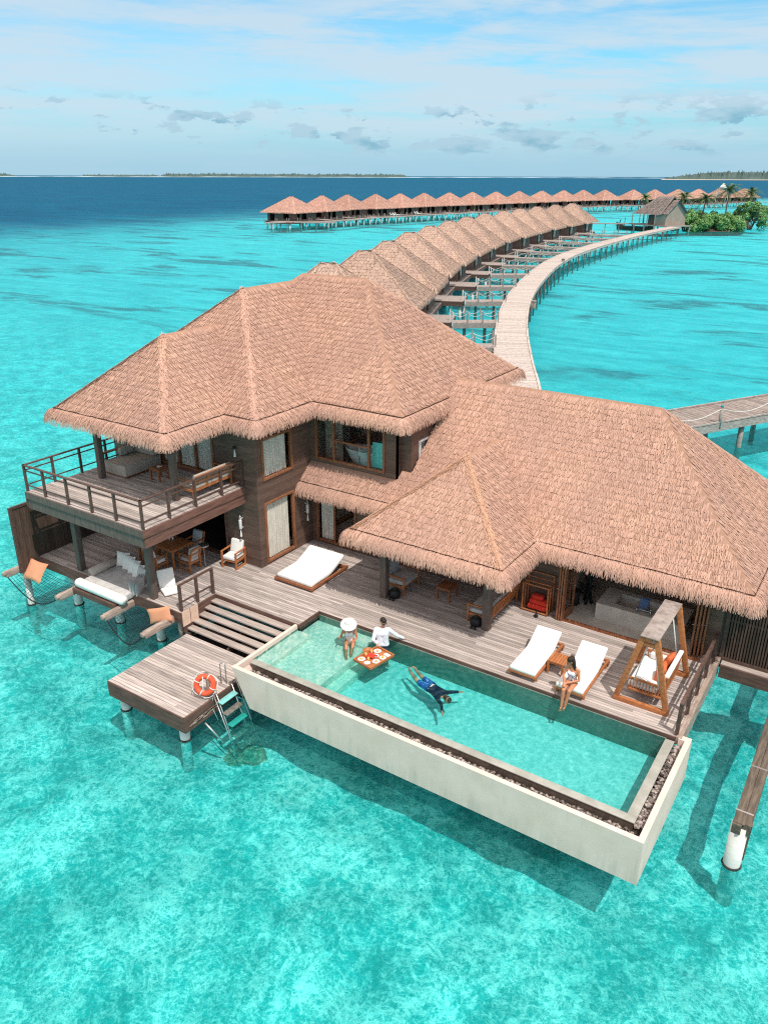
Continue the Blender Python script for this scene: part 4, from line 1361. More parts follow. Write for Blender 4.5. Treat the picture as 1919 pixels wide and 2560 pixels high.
def tcap(mb, p, q, r1, r2, n=12):
    """tapered capsule"""
    p, q = Vector(p), Vector(q)
    d = q - p
    L = d.length
    if L < 1e-5: return
    d.normalize()
    u = d.orthogonal().normalized(); v = d.cross(u)
    vs = []
    rings = []
    for k in range(4):
        a = math.pi / 2 * (1 - k / 3.5)
        rings.append((p - d * r1 * math.sin(a), max(r1 * math.cos(a), r1 * 0.05)))
    for k in range(4):
        a = math.pi / 2 * ((k + 0.5) / 3.5)
        rings.append((q + d * r2 * math.sin(a), max(r2 * math.cos(a), r2 * 0.05)))
    for c, r in rings:
        for i in range(n):
            t = 2 * math.pi * i / n
            vs.append(c + (u * math.cos(t) + v * math.sin(t)) * r)
    fs = []
    m = len(rings)
    for j in range(m - 1):
        for i in range(n):
            i2 = (i + 1) % n
            fs.append((j * n + i, j * n + i2, (j + 1) * n + i2, (j + 1) * n + i))
    fs.append(tuple(range(n - 1, -1, -1))); fs.append(tuple((m - 1) * n + i for i in range(n)))
    mb.add(vs, fs)

def fuse(mb, name, mat, parent, voxel=0.010, smooth=6):
    """melt overlapping pieces into one continuous surface"""
    me = bpy.data.meshes.new('tmp'); me.from_pydata(mb.v, [], mb.f); me.update()
    o = bpy.data.objects.new('tmp', me); COL.objects.link(o)
    r = o.modifiers.new('r', 'REMESH'); r.mode = 'VOXEL'; r.voxel_size = voxel
    s = o.modifiers.new('s', 'SMOOTH'); s.iterations = smooth; s.factor = 0.5
    dg = bpy.context.evaluated_depsgraph_get()
    me2 = bpy.data.meshes.new_from_object(o.evaluated_get(dg))
    bpy.data.objects.remove(o); bpy.data.meshes.remove(me)
    me2.name = name
    return link(me2, name, mat, parent, True)


# ================================================================== POOL
pool = thing('infinity_pool', 'long raised infinity pool with pale rendered walls and pebble trough', 'pool')
PX0, PX1, PY0, PY1, PZ, PB = -13.58, -2.281, 12.985, 16.72, 0.02, -1.13
sl = 0.58            # the left end wall slants inwards to its foot
def pole(x, y, z): return (x, y, z)
mb = MB()
th = 0.13
# outer front wall (trapezoid), right wall, slanting left wall, floor slab
mb.extr([(PX0, PY0, PZ), (PX0 + sl, PY0, PB), (PX1, PY0, PB), (PX1, PY0, PZ)], (0, th, 0))
mb.box(PX1 - th, PX1, PY0 + th, PY1 + 0.14, PB, PZ)
mb.extr([(PX0, PY0 + th, PZ - 0.02), (PX0 + 0.10, PY0 + th, PZ - 0.02), (PX0 + 0.11, PY0 + th, -0.4), (PX0 + sl + 0.15, PY0 + th, PB), (PX0 + sl, PY0 + th, PB)], (0, 15.72 - PY0 - th, 0))
mb.box(PX0 + sl + 0.15, PX1 - th, PY0 + th, 16.7, PB + 0.003, PB + 0.12)
mb.box(PX1 - 0.28, PX1 - th, PY1 - 0.03, PY1 + 0.14, PB, PZ - 0.003)
mb.build('basin_wall', M['poolwall'], pool)
CT = -0.10           # coping top
mb = MB()
mb.box(-13.43, -2.63, 13.56, 13.77, CT - 0.03, CT)
mb.box(-2.85, -2.63, 13.77, 16.70, CT - 0.03, CT)
mb.build('coping', M['coping'], pool, bevel=0.006)
mb = MB()
mb.box(-13.36, -2.65, 13.575, 13.755, PB + 0.12, CT - 0.03)
mb.box(-2.835, -2.65, 13.755, 16.70, PB + 0.12, CT - 0.03)
mb.build('inner_wall', M['wettile'], pool)
# trough bed and pebbles
mb = MB(); mb.box(-13.36, -2.42, 13.12, 13.57, -0.6, -0.38); mb.box(-2.645, -2.42, 13.57, 16.7, -0.6, -0.301); mb.build('trough_bed', M['wettile'], pool)
def pebbles(n, xr, yr, z, parent, nm='pebbles'):
    V = []; F = []
    base = np.array([(1, 0, 0), (0, 1, 0), (-1, 0, 0), (0, -1, 0), (0, 0, 1), (.7, .7, .6), (-.7, .7, .6), (-.7, -.7, .6), (.7, -.7, .6)], float)
    fc = [(0, 5, 8, 0), (1, 6, 5, 1), (2, 7, 6, 2), (3, 8, 7, 3), (0, 1, 5, 0), (1, 2, 6, 1), (2, 3, 7, 2), (3, 0, 8, 3), (4, 5, 6, 4), (4, 6, 7, 4), (4, 7, 8, 4), (4, 8, 5, 4)]
    mb = MB()
    for i in range(n):
        a = random.uniform(0, 6.28); s = random.uniform(0.022, 0.048)
        sx, sy, sz = s * random.uniform(0.8, 1.4), s * random.uniform(0.7, 1.1), s * random.uniform(0.6, 1.0)
        x, y = random.uniform(*xr), random.uniform(*yr)
        zz = z + random.uniform(-0.03, 0.05)
        ca, sa = math.cos(a), math.sin(a)
        mb.add([(x + (p[0] * sx) * ca - (p[1] * sy) * sa, y + (p[0] * sx) * sa + (p[1] * sy) * ca, zz + p[2] * sz) for p in base], [f[:3] for f in fc])
    o = mb.build(nm, M['pebble'], parent)
    return o
pb = pebbles(4300, (-13.36, -2.45), (13.13, 13.55), -0.35, pool); pb['kind'] = 'stuff'
pb2 = pebbles(620, (-2.62, -2.43), (13.55, 16.68), -0.20, pb, 'side_pebbles')
# inner basin
FLZ = -0.78
mb = MB(); mb.box(-11.32, -2.84, 13.755, 16.70, FLZ - 0.05, FLZ); mb.build('pool_floor', M['pooltile'], pool)
mb = MB(); mb.box(-13.42, -2.84, 16.70, 16.745, PB + 0.12, -0.10); mb.build('pool_side', M['poolside'], pool)
mb = MB(); mb.box(-13.48, -11.32, 13.757, 16.70, PB + 0.13, -0.32); mb.box(-13.478, -12.98, 13.757, 15.735, -0.315, -0.19)
mb.box(-11.32, -11.0, 14.2, 16.70, PB + 0.13, -0.55); mb.box(-12.2, -11.3, 16.15, 16.70, -0.31, -0.25)
mb.build('pool_ledge', M['ledge'], pool)
# pool water
mb = MB()
n = 1
mb.box(-13.475, -2.86 + 0.01, 13.752, 16.71, -0.9, -0.112)
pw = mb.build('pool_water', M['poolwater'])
pw['kind'] = 'structure'
# supports under the pool
for x in (-11.8, -8.3, -4.6):
    for y in (16.0,):
        mb = MB(); mb.tube([(x, y, PB + 0.01), (x, y, BED - 0.2)], 0.2, 14); mb.build('pile', M['pvc'], pool, True)

# ================================================================== STAIRS AND SWIM PLATFORM
st = thing('stairs', 'broad grey timber steps going down from the deck to the swim platform', 'stairs')
n = 5
for i in range(n):
    y1 = 15.72 - i * 0.268
    zt = -0.115 - i * 0.115
    mb = MB(); mb.box(-16.86 - 0.02 * (i % 2), -13.62 - 0.03 * i, y1 - 0.232, y1, zt - 0.06, zt)
    mb.build('tread', M['tread'], st, bevel=0.006)
for x in (-16.83, -15.2, -13.75):
    mb = MB(); mb.extr([(x, 15.73, -0.2), (x, 14.42, -0.76), (x, 14.42, -0.95), (x, 15.73, -0.45)], (0.06, 0, 0)); mb.build('stringer', M['fascia'], st)
mb = MB(); mb.extr([(-16.92, 15.75, 0.0), (-16.92, 14.32, 0.0), (-16.92, 14.32, -0.7), (-16.92, 14.6, -0.8), (-16.92, 15.75, -0.45)], (0.05, 0, 0))
mb.build('stringer', M['fascia'], st)
mb = MB(); mb.box(-16.8, -13.7, 14.45, 15.7, -0.98, -0.92); mb.build('backing', M['dark'], st)
sr = thing('stair_railing', 'short dark railing at the top left of the broad steps', 'railing')
mb = MB(); railing(mb, [(-16.98, 14.37), (-16.98, 15.74)], [], 0.88, 0, 0.075, (0.30,)); mb.build('rail', M['rail'], sr)
for y in (14.37, 15.06, 15.74):
    mb = MB(); mb.bar((-16.98, y, -0.02), (-16.98, y, 0.88), 0.08, 0.08, (0, 1, 0)); mb.build('post', M['rail'], sr)
def plaque(y0, lab):
    mb = MB(); mb.box(-16.865, -16.845, y0, y0 + 0.31, -0.47, 0.04)
    o = tag(mb.build('notice_plaque', M['plaque']), lab, 'plaque', 'pale notice plaques by the steps')
    return o
plaque(14.27, 'pale notice plaque nearest the water below the stair railing')
plaque(14.61, 'pale notice plaque nearer the deck below the stair railing')
mb = MB(); mb.tube([(-17.14, 14.42, -0.3), (-17.14, 14.42, -1.15)], 0.09, 10); tag(mb.build('timber_stub', M['beamwood'], None, True), 'short round timber stub below the notice plaques', 'post')

pf = thing('swim_platform', 'low square plank platform above the water at the foot of the steps', 'platform')
ZP = -0.76
mb = MB(); plank_rows(mb, 11.37, 14.36, lambda y: [(-16.85, -13.82)], ZP, 0.105); mb.build('plank_floor', M['deck'], pf)
mb = MB()
mb.bar((-16.86, 11.36, ZP - 0.25), (-13.79, 11.36, ZP - 0.25), 0.05, 0.48); mb.bar((-16.84, 11.4, ZP - 0.25), (-16.84, 14.36, ZP - 0.25), 0.05, 0.48)
mb.bar((-13.80, 11.34, ZP - 0.25), (-13.80, 14.36, ZP - 0.25), 0.05, 0.48)
mb.build('fascia', M['fascia'], pf)
mb = MB(); mb.box(-16.8, -13.85, 11.4, 14.36, ZP - 0.42, ZP - 0.04); mb.build('underframe', M['dark'], pf)
mb = MB()
for k in range(14):
    y = 11.5 + k * 0.06
    mb.bar((-13.77, 11.5 + k * 0.08, ZP - 0.30 + random.uniform(-0.06, 0.05)), (-13.77, 11.9 + k * 0.08, ZP - 0.33 + random.uniform(-0.05, 0.08)), 0.012, 0.03)
mb.build('splintered_board', M['beamwood'], pf)
for x, y in ((-14.15, 11.62), (-16.55, 11.62), (-14.15, 14.0), (-16.55, 14.0)):
    pile(pf, x, y, ZP - 0.4, 0.14)

rk_ = MB()
rr_ = random.Random(4)
for k in range(44):
    a = rr_.uniform(0, 6.28); q = rr_.uniform(0, 1) ** 0.6
    rk_.ball((-13.05 + 0.50 * q * math.cos(a), 12.78 + 0.40 * q * math.sin(a + 0.6), -2.42 - 0.30 * q + rr_.uniform(-0.1, 0.08)), rr_.uniform(0.07, 0.24), 12, 8, rr_.uniform(0.7, 1.6), 1.0, rr_.uniform(0.4, 0.7))
rk_o = fuse(rk_, 'submerged_rock', M['rock'], None, 0.035, 1)
dsp = bpy.data.textures.new('rock_bumps', 'CLOUDS'); dsp.noise_scale = 0.22
dm = rk_o.modifiers.new('bumps', 'DISPLACE'); dm.texture = dsp; dm.strength = 0.12; dm.mid_level = 0.5
tag(rk_o, 'brown submerged rock in the water below the swim ladder', 'rock')
# handrail hoop, ladder, lifebuoy
hr = MB()
for dx in (0.0,):
    hr.tube([(-14.10, 13.06, ZP), (-14.10, 13.06, ZP + 0.62), (-14.07, 13.075, ZP + 0.66), (-13.98, 13.10, ZP + 0.66), (-13.95, 13.11, ZP + 0.62), (-13.95, 13.11, ZP)], 0.018, 8)
tag(hr.build('grab_rail', M['steel'], None, True), 'narrow steel hoop rail on the swim platform beside the pool wall', 'handrail')
lad = thing('swim_ladder', 'steel swim ladder with green and grey treads going into the water', 'ladder')
LT = [(-13.74, -0.66), (-13.02, -2.9)]
mb = MB()
for y in (12.38, 12.52, 13.12, 13.26):
    out_ = 0.12 if y in (12.38, 13.26) else 0.0
    mb.tube([(-13.86, y, ZP + 0.02), (-13.76 + out_ * 0.3, y, -0.70 + out_), (-13.38 + out_, y, -1.75), (-13.05 + out_, y, -2.8)], 0.019, 8)
mb.build('side_rail', M['steel'], lad, True)
for i in range(5):
    f = i / 4.0
    x = -13.64 + 0.46 * f * 1.35; z = -0.92 - 1.25 * f
    mb = MB(); mb.box(x - 0.10, x + 0.10, 12.5, 13.14, z - 0.025, z + 0.01)
    o = mb.build('tread', M[['mint', 'alga_tread', 'green_tread', 'alga_tread', 'alga_tread'][i]], lad, bevel=0.01)
    o['label'] = ['pale mint top tread', 'worn grey tread', 'green tread', 'worn grey tread', 'worn grey sunken tread'][i]
mb = MB(); mb.tube([(-13.74, 12.0, -1.3), (-13.3, 12.2, -1.9)], 0.03, 8); mb.build('brace', M['steel'], lad, True)

lbuoy = thing('lifebuoy', 'orange lifebuoy with white rope on a stand at the platform edge', 'lifebuoy', (-13.98, 12.33, ZP))
axv = Vector((0.45, -0.80, 0.38)).normalized()
mb = MB(); mb.torus((0, 0.02, 0.40), 0.235, 0.078, axv, 36, 12); mb.build('ring', M['buoy'], lbuoy, True)
u_ = axv.orthogonal().normalized(); v_ = axv.cross(u_)
mb = MB()
for k in range(4):
    a = k * math.pi / 2 + 0.5
    c = Vector((0, 0.02, 0.40)) + (u_ * math.cos(a) + v_ * math.sin(a)) * 0.235
    tg = -u_ * math.sin(a) + v_ * math.cos(a)
    mb.torus(c, 0.081, 0.015, tg, 14, 5)
    pts = []
    for j in range(9):
        b = a + (math.pi / 2) * j / 8
        rr = 0.315 + 0.05 * math.sin(math.pi * j / 8)
        pts.append(Vector((0, 0.02, 0.40)) + (u_ * math.cos(b) + v_ * math.sin(b)) * rr)
    mb.tube(pts, 0.012, 5)
mb.build('grab_line', M['rope'], lbuoy, True)
mb = MB(); mb.bar((0.0, 0.14, 0.0), (0.0, 0.12, 0.78), 0.10, 0.03, axv); mb.bar((0.05, 0.1, 0.02), (0.05, 0.09, 0.62), 0.06, 0.03, axv); mb.build('stand', M['beamwood'], lbuoy)
mb = MB(); mb.tube([(-0.02, -0.02, 0.68), (0.02, -0.08, 0.3), (0.05, -0.1, 0.05), (0.12, -0.05, 0.02), (0.2, 0.08, 0.015), (0.18, 0.0, -0.2), (0.3, 0.1, -0.7)], 0.014, 5)
mb.build('throw_line', M['rope'], lbuoy, True)

# ================================================================== DECK RAILING (right), FURNITURE
rr = thing('deck_railing', 'dark wooden railing along the right edge of the pool deck', 'railing')
mb = MB()
pts_ = [(-2.64, 16.82), (-2.64, 20.6)]
railing(mb, pts_, [], 0.90, 0, 0.08, (0.26, 0.70)); mb.build('rail', M['rail'], rr)
for y in (16.84, 17.78, 18.74, 19.68, 20.58):
    mb = MB(); mb.bar((-2.64, y, 0), (-2.64, y, 0.90), 0.085, 0.085, (0, 1, 0)); mb.build('post', M['rail'], rr)

def slab_profile(w_, prof, th_, x0=0.0):
    """bent mattress: profile (y, z) of the top, extruded across x"""
    n = len(prof)
    top = [(y, z) for y, z in prof]
    bot = []
    for i, (y, z) in enumerate(prof):
        a = prof[max(0, i - 1)]; b = prof[min(n - 1, i + 1)]
        d = Vector((b[0] - a[0], b[1] - a[1])).normalized()
        bot.append((y + d.y * th_, z - d.x * th_))
    mb = MB()
    vs, fs = [], []
    for i in range(n):
        for x in (x0, x0 + w_):
            vs.append((x, top[i][0], top[i][1])); vs.append((x, bot[i][0], bot[i][1]))
    for i in range(n - 1):
        a, b = i * 4, (i + 1) * 4
        fs += [(a, a + 2, b + 2, b), (a + 1, b + 1, b + 3, a + 3), (a, b, b + 1, a + 1), (a + 2, a + 3, b + 3, b + 2)]
    fs += [(0, 1, 3, 2), ((n - 1) * 4, (n - 1) * 4 + 2, (n - 1) * 4 + 3, (n - 1) * 4 + 1)]
    mb.add(vs, fs)
    return mb

def lounger(label, x, y):
    t = thing('sun_lounger', label, 'sun lounger', (x, y, 0), group='white sun loungers by the pool')
    w_, L = 0.80, 2.0
    mb = MB()
    for xx in (0.03, w_ - 0.03):
        mb.bar((xx, 0.0, 0.17), (xx, L, 0.17), 0.05, 0.09)
    for yy in (0.03, 0.7, 1.25, L - 0.03): mb.bar((0.05, yy, 0.17), (w_ - 0.05, yy, 0.17), 0.05, 0.07)
    mb.bar((0.12, 1.22, 0.2), (0.12, 1.78, 0.56), 0.03, 0.04); mb.bar((w_ - 0.12, 1.22, 0.2), (w_ - 0.12, 1.78, 0.56), 0.03, 0.04)
    mb.build('frame', M['teak'], t, bevel=0.006)
    for xx in (0.04, w_ - 0.04):
        for yy in (0.15, L - 0.2):
            mb = MB(); mb.bar((xx, yy, 0), (xx, yy, 0.13), 0.06, 0.06, (0, 1, 0)); mb.build('leg', M['teak'], t)
        mb = MB(); mb.tube([(xx - 0.05, L - 0.05, 0.12), (xx + 0.05, L - 0.05, 0.12)], 0.075, 14); mb.build('wheel', M['teak_dark'], t)
    slab_profile(w_ - 0.06, [(0.0, 0.315), (0.3, 0.33), (0.8, 0.33), (1.15, 0.345), (1.30, 0.40), (1.55, 0.56), (1.72, 0.66), (1.80, 0.70)], 0.115, 0.03).build('mattress', M['white'], t, bevel=0.04)
    return t
lounger('white cushioned sun lounger left of the small slatted table', -7.12, 16.86)
lounger('white cushioned sun lounger with the woman sitting on its foot', -5.78, 16.80)

dbd = thing('double_daybed', 'wide white double daybed on the deck in front of the two-storey wing', 'daybed', (-15.92, 17.50, 0))
mb = MB()
for xx in (0.04, 1.54): mb.bar((xx, 0, 0.11), (xx, 2.02, 0.11), 0.07, 0.09)
for yy in (0.035, 0.9, 1.95): mb.bar((0.07, yy, 0.11), (1.51, yy, 0.11), 0.07, 0.09)
mb.bar((1.45, 1.25, 0.15), (1.45, 1.85, 0.5), 0.03, 0.04); mb.bar((0.1, 1.25, 0.15), (0.1, 1.85, 0.5), 0.03, 0.04)
mb.build('frame', M['teak_dark'], dbd, bevel=0.006)
for xx in (0.05, 1.53):
    for yy in (0.1, 1.9):
        mb = MB(); mb.bar((xx, yy, 0), (xx, yy, 0.08), 0.07, 0.07, (0, 1, 0)); mb.build('leg', M['teak_dark'], dbd)
slab_profile(1.46, [(0.06, 0.28), (0.4, 0.30), (0.95, 0.30), (1.12, 0.325), (1.28, 0.39), (1.6, 0.53), (1.86, 0.64)], 0.15, 0.06).build('mattress', M['white'], dbd, bevel=0.05)

def slat_table(name, label, cat, x0, x1, y0, y1, h, mat='teak', group=None, gap=True):
    t = thing(name, label, cat, ((x0 + x1) / 2, (y0 + y1) / 2, 0), group=group)
    a, b = (x1 - x0) / 2, (y1 - y0) / 2
    mb = MB()
    n = max(3, int((x1 - x0) / 0.075))
    for i in range(n):
        xx = -a + (i + 0.5) * 2 * a / n
        mb.bar((xx, -b, h - 0.015), (xx, b, h - 0.015), 2 * a / n - (0.012 if gap else -0.001), 0.028)
    for yy in (-b + 0.03, b - 0.03): mb.bar((-a + 0.02, yy, h - 0.06), (a - 0.02, yy, h - 0.06), 0.03, 0.06)
    for xx in (-a + 0.03, a - 0.03): mb.bar((xx, -b + 0.05, h - 0.06), (xx, b - 0.05, h - 0.06), 0.03, 0.06)
    mb.build('tabletop', M[mat], t, bevel=0.004)
    for xx in (-a + 0.035, a - 0.035):
        for yy in (-b + 0.035, b - 0.035):
            mb = MB(); mb.bar((xx, yy, 0), (xx, yy, h - 0.03), 0.055, 0.055, (0, 1, 0)); mb.build('leg', M[mat], t)
    return t
slat_table('side_table', 'small slatted teak table between the two white sun loungers', 'table', -6.30, -5.83, 17.54, 18.04, 0.41)
slat_table('coffee_table', 'low dark teak table under the porch roof between the seats', 'table', -10.84, -10.34, 19.42, 19.98, 0.45, 'teak_dark', gap=False)

def armchair(name, label, w_, d_, loc, rz, cush='white', mat='teak', back=0.85, seat=0.42, arm=0.60, group=None, boxy=False, ladder=False, cat='chair'):
    """seat facing -y, base centre at loc"""
    t = thing(name, label, cat, loc, rz, group)
    a, b = w_ / 2, d_ / 2
    for sx in (-1, 1):
        for sy in (-1, 1):
            mb = MB(); mb.bar((sx * (a - 0.025), sy * (b - 0.03), 0), (sx * (a - 0.025), sy * (b - 0.03), arm - 0.02), 0.05, 0.05, (0, 1, 0)); mb.build('leg', M[mat], t)
        mb = MB(); mb.bar((sx * (a - 0.025), -b - 0.01, arm), (sx * (a - 0.025), b + 0.01, arm), 0.06, 0.04); mb.build('armrest', M[mat], t, bevel=0.006)
    mb = MB()
    for sx in (-1, 1):
        mb.bar((sx * (a - 0.025), -b + 0.06, seat - 0.13), (sx * (a - 0.025), b - 0.06, seat - 0.13), 0.04, 0.07)
        if boxy: mb.bar((sx * (a - 0.025), -b + 0.05, 0.025), (sx * (a - 0.025), b - 0.05, 0.025), 0.05, 0.045)
    for sy in (-1, 1): mb.bar((-a + 0.05, sy * (b - 0.05), seat - 0.13), (a - 0.05, sy * (b - 0.05), seat - 0.13), 0.04, 0.07)
    mb.build('seat_frame', M[mat], t)
    mb = MB()
    zt = back - 0.04
    for k in range(max(2, int(round(w_ / 0.6)) + 1)):
        nk = max(2, int(round(w_ / 0.6)) + 1) - 1
        xx = -a + 0.06 + (2 * a - 0.12) * k / nk
        mb.bar((xx, b - 0.05, seat - 0.1), (xx, b + 0.09, zt), 0.05, 0.045, (1, 0, 0))
    mb.bar((-a + 0.04, b + 0.085, zt), (a - 0.04, b + 0.085, zt), 0.04, 0.06)
    if ladder:
        for q in range(int(w_ / 0.07)):
            xx = -a + 0.08 + q * 0.07
            mb.bar((xx, b - 0.03, seat - 0.05), (xx, b + 0.075, zt - 0.03), 0.04, 0.015, (1, 0, 0))
    else:
        mb.bar((-a + 0.05, b + 0.02, (seat + zt) / 2), (a - 0.05, b + 0.02, (seat + zt) / 2), 0.02, 0.05)
    mb.build('back_frame', M[mat], t)
    nc = max(1, int(round(w_ / 0.8)))
    for q in range(nc):
        c0 = -a + 0.06 + (2 * a - 0.12) * q / nc; c1 = -a + 0.06 + (2 * a - 0.12) * (q + 1) / nc
        mb = MB(); mb.box(c0 + 0.004, c1 - 0.004, -b + 0.01, b - 0.04, seat - 0.095, seat + 0.03); mb.build('seat_cushion', M[cush], t, bevel=0.03)
        mb = MB(); mb.extr([(c0 + 0.008, b - 0.16, seat + 0.032), (c0 + 0.008, b - 0.03, seat + 0.032), (c0 + 0.008, b + 0.06, back + 0.02), (c0 + 0.008, b - 0.05, back + 0.02)], (c1 - c0 - 0.016, 0, 0))
        mb.build('back_cushion', M[cush], t, bevel=0.03)
    return t
# porch seats
armchair('armchair', 'teak armchair with pale cushions behind the left porch post', 0.95, 0.86, (-12.18, 19.45, 0), R(90), 'greyfab', group='teak seats under the porch roof')
armchair('sofa', 'long teak sofa with pale cushions and slatted back beside the right porch post', 1.95, 0.80, (-8.98, 19.72, 0), R(-90), 'greyfab', back=0.80, ladder=True, group='teak seats under the porch roof', cat='sofa')
# dining set under the balcony
dt = slat_table('dining_table', 'square teak dining table under the balcony', 'table', -20.06, -19.22, 16.15, 17.05, 0.74, 'teak', gap=False)
armchair('dining_chair', 'teak dining chair with grey back on the right of the dining table', 0.54, 0.52, (-18.92, 16.62, 0), R(-90), 'greyfab', group='teak dining chairs', boxy=True)
armchair('dining_chair', 'teak dining chair with white cushions at the front of the dining table', 0.54, 0.52, (-19.72, 15.86, 0), R(180), 'white', group='teak dining chairs', boxy=True)
armchair('dining_chair', 'teak dining chair at the left of the dining table by the balcony post', 0.54, 0.52, (-20.55, 16.3, 0), R(90), 'white', group='teak dining chairs', boxy=True)
armchair('dining_chair', 'teak dining chair on the far side of the dining table before the dark doorway', 0.54, 0.52, (-19.55, 17.42, 0), 0, 'greyfab', group='teak dining chairs', boxy=True)
armchair('dining_chair', 'teak chair with white cushions alone beside the dark doorway', 0.62, 0.60, (-17.82, 17.60, 0), R(8), 'white', group='teak dining chairs', boxy=True)
def glasses(x, y, z, n, lab):
    for i in range(n):
        mb = MB(); mb.lathe([(0.022, 0), (0.025, 0.005), (0.035, 0.10), (0.032, 0.10), (0.02, 0.01)], (x + 0.11 * i, y + 0.05 * i, z), 10)
        tag(mb.build('drinking_glass', M['plate'], None, True), lab % ORD[i], 'glass', 'glasses on the dining table')
glasses(-20.0, 16.75, 0.742, 2, '%s small glass from the left on the dining table')
mb = MB(); mb.lathe([(0.02, 0), (0.05, 0.01), (0.012, 0.05), (0.012, 0.7), (0.02, 0.72), (0.19, 0.78), (0.2, 0.8), (0.02, 0.79)], (-18.6, 17.0, 0), 16)
tag(mb.build('standing_ashtray', M['steel'], None, True), 'small round steel stand between the dining chair and the dark doorway', 'stand')

# balcony furniture
ub = thing('balcony_daybed', 'large beige corner daybed on the upper balcony', 'daybed', (0, 0, FL2))
mb = MB()
for y in (16.35, 17.1): mb.bar((-22.50, y, 0), (-22.50, y, 0.62), 0.12, 0.06, (0, 1, 0))
mb.bar((-22.50, 16.3, 0.64), (-22.50, 17.75, 0.64), 0.13, 0.05); mb.bar((-22.50, 16.35, 0.30), (-22.50, 17.75, 0.30), 0.05, 0.08)
mb.box(-22.40, -21.2, 16.26, 17.8, 0.0, 0.03)
mb.build('frame', M['teak_dark'], ub)
mb = MB(); mb.box(-22.38, -21.22, 16.22, 17.82, 0.04, 0.43); mb.build('mattress', M['beige'], ub, bevel=0.04)
mb = MB(); mb.box(-22.36, -21.24, 17.50, 17.80, 0.44, 0.80); mb.build('back_cushion', M['beige'], ub, bevel=0.06)
mb = MB(); mb.box(-22.40, -22.20, 16.9, 17.48, 0.44, 0.72); mb.build('side_cushion', M['beige'], ub, bevel=0.06)
bt = slat_table('balcony_table', 'small teak table on the upper balcony beside the daybed', 'table', -20.48, -20.0, 16.62, 17.1, 0.45, 'teak_dark', gap=False)
bt.location.z = FL2
mb = MB(); mb.lathe([(0.04, 0), (0.09, 0.02), (0.10, 0.035), (0.02, 0.02)], (-20.2, 16.85, FL2 + 0.452), 12); tag(mb.build('ashtray', M['plate'], None, True), 'small white dish on the balcony table', 'dish')
armchair('balcony_sofa', 'teak sofa with beige cushions along the right balcony railing', 1.75, 0.80, (-18.28, 17.02, FL2), R(-90), 'beige', back=0.80, cat='sofa')

# towel rack with red towels
rk = thing('towel_rack', 'teak frame rack in the porch corner holding red towels', 'rack')
mb = MB()
for dy, h in ((0.0, 0.95), (0.2, 0.96), (0.42, 1.20)):
    y = 20.32 + dy
    for x in (-8.28, -7.46): mb.bar((x, y, 0), (x, y, h), 0.04, 0.04, (0, 1, 0))
    mb.bar((-8.30, y, h), (-7.44, y, h), 0.04, 0.04)
    if dy < 0.3: mb.bar((-8.28, y, 0.05), (-7.46, y, 0.05), 0.04, 0.04)
mb.bar((-8.28, 20.74, 1.02), (-7.46, 20.74, 1.02), 0.03, 0.03)
for x in (-8.28, -7.46): mb.bar((x, 20.32, 0.05), (x, 20.74, 0.05), 0.04, 0.04); mb.bar((x, 20.32, 0.93), (x, 20.74, 0.93), 0.03, 0.03)
mb.build('frame', M['teak'], rk, bevel=0.005)
for i, (x0, x1, y0, y1, z0, z1, lb_) in enumerate(((-8.14, -7.52, 20.36, 20.66, 0.085, 0.26, 'lower red towel bundle in the teak rack'), (-8.10, -7.50, 20.38, 20.64, 0.262, 0.42, 'middle red towel bundle in the teak rack'), (-8.06, -7.66, 20.42, 20.64, 0.422, 0.55, 'top red towel bundle in the teak rack'))):
    mb = MB(); mb.box(x0, x1, y0, y1, z0, z1); tag(mb.build('red_towel', M['red'], None, bevel=0.06), lb_, 'towel', 'red towels in the rack')
mb = MB(); mb.lathe([(0.02, 0), (0.07, 0.01), (0.06, 0.06), (0.03, 0.09), (0.025, 0.2), (0.01, 0.21)], (-7.72, 20.14, 0), 10); tag(mb.build('floor_spotlight', M['black'], None, True), 'small black spotlight on the deck before the red towels', 'spotlight')
def floor_lamp(x, y, lab, r=0.19):
    t = thing('floor_speaker', lab, 'speaker', (x, y, 0), group='round black speakers at the porch posts')
    mb = MB(); mb.lathe([(r * 0.5, 0.0), (r * 0.9, 0.03), (r, 0.12), (r * 0.97, 0.20), (r * 0.75, 0.27), (r * 0.25, 0.30)], (0, 0, 0), 18); mb.build('body', M['black'], t, True)
    mb = MB(); mb.lathe([(r * 0.25, 0.295), (r * 0.40, 0.30), (r * 0.38, 0.315), (r * 0.1, 0.312)], (0, 0, 0), 16); mb.build('cap', M['ring'], t, True)
    mb = MB()
    for dx in (-0.06, 0.06): mb.ball((dx + 0.03, -r - 0.06, 0.045), 0.045, 10, 6)
    mb.build('spot', M['black'], t, True)
floor_lamp(-11.98, 18.78, 'round black floor speaker behind the left porch post')
floor_lamp(-9.02, 18.68, 'round black floor speaker at the right porch post before the sofa')

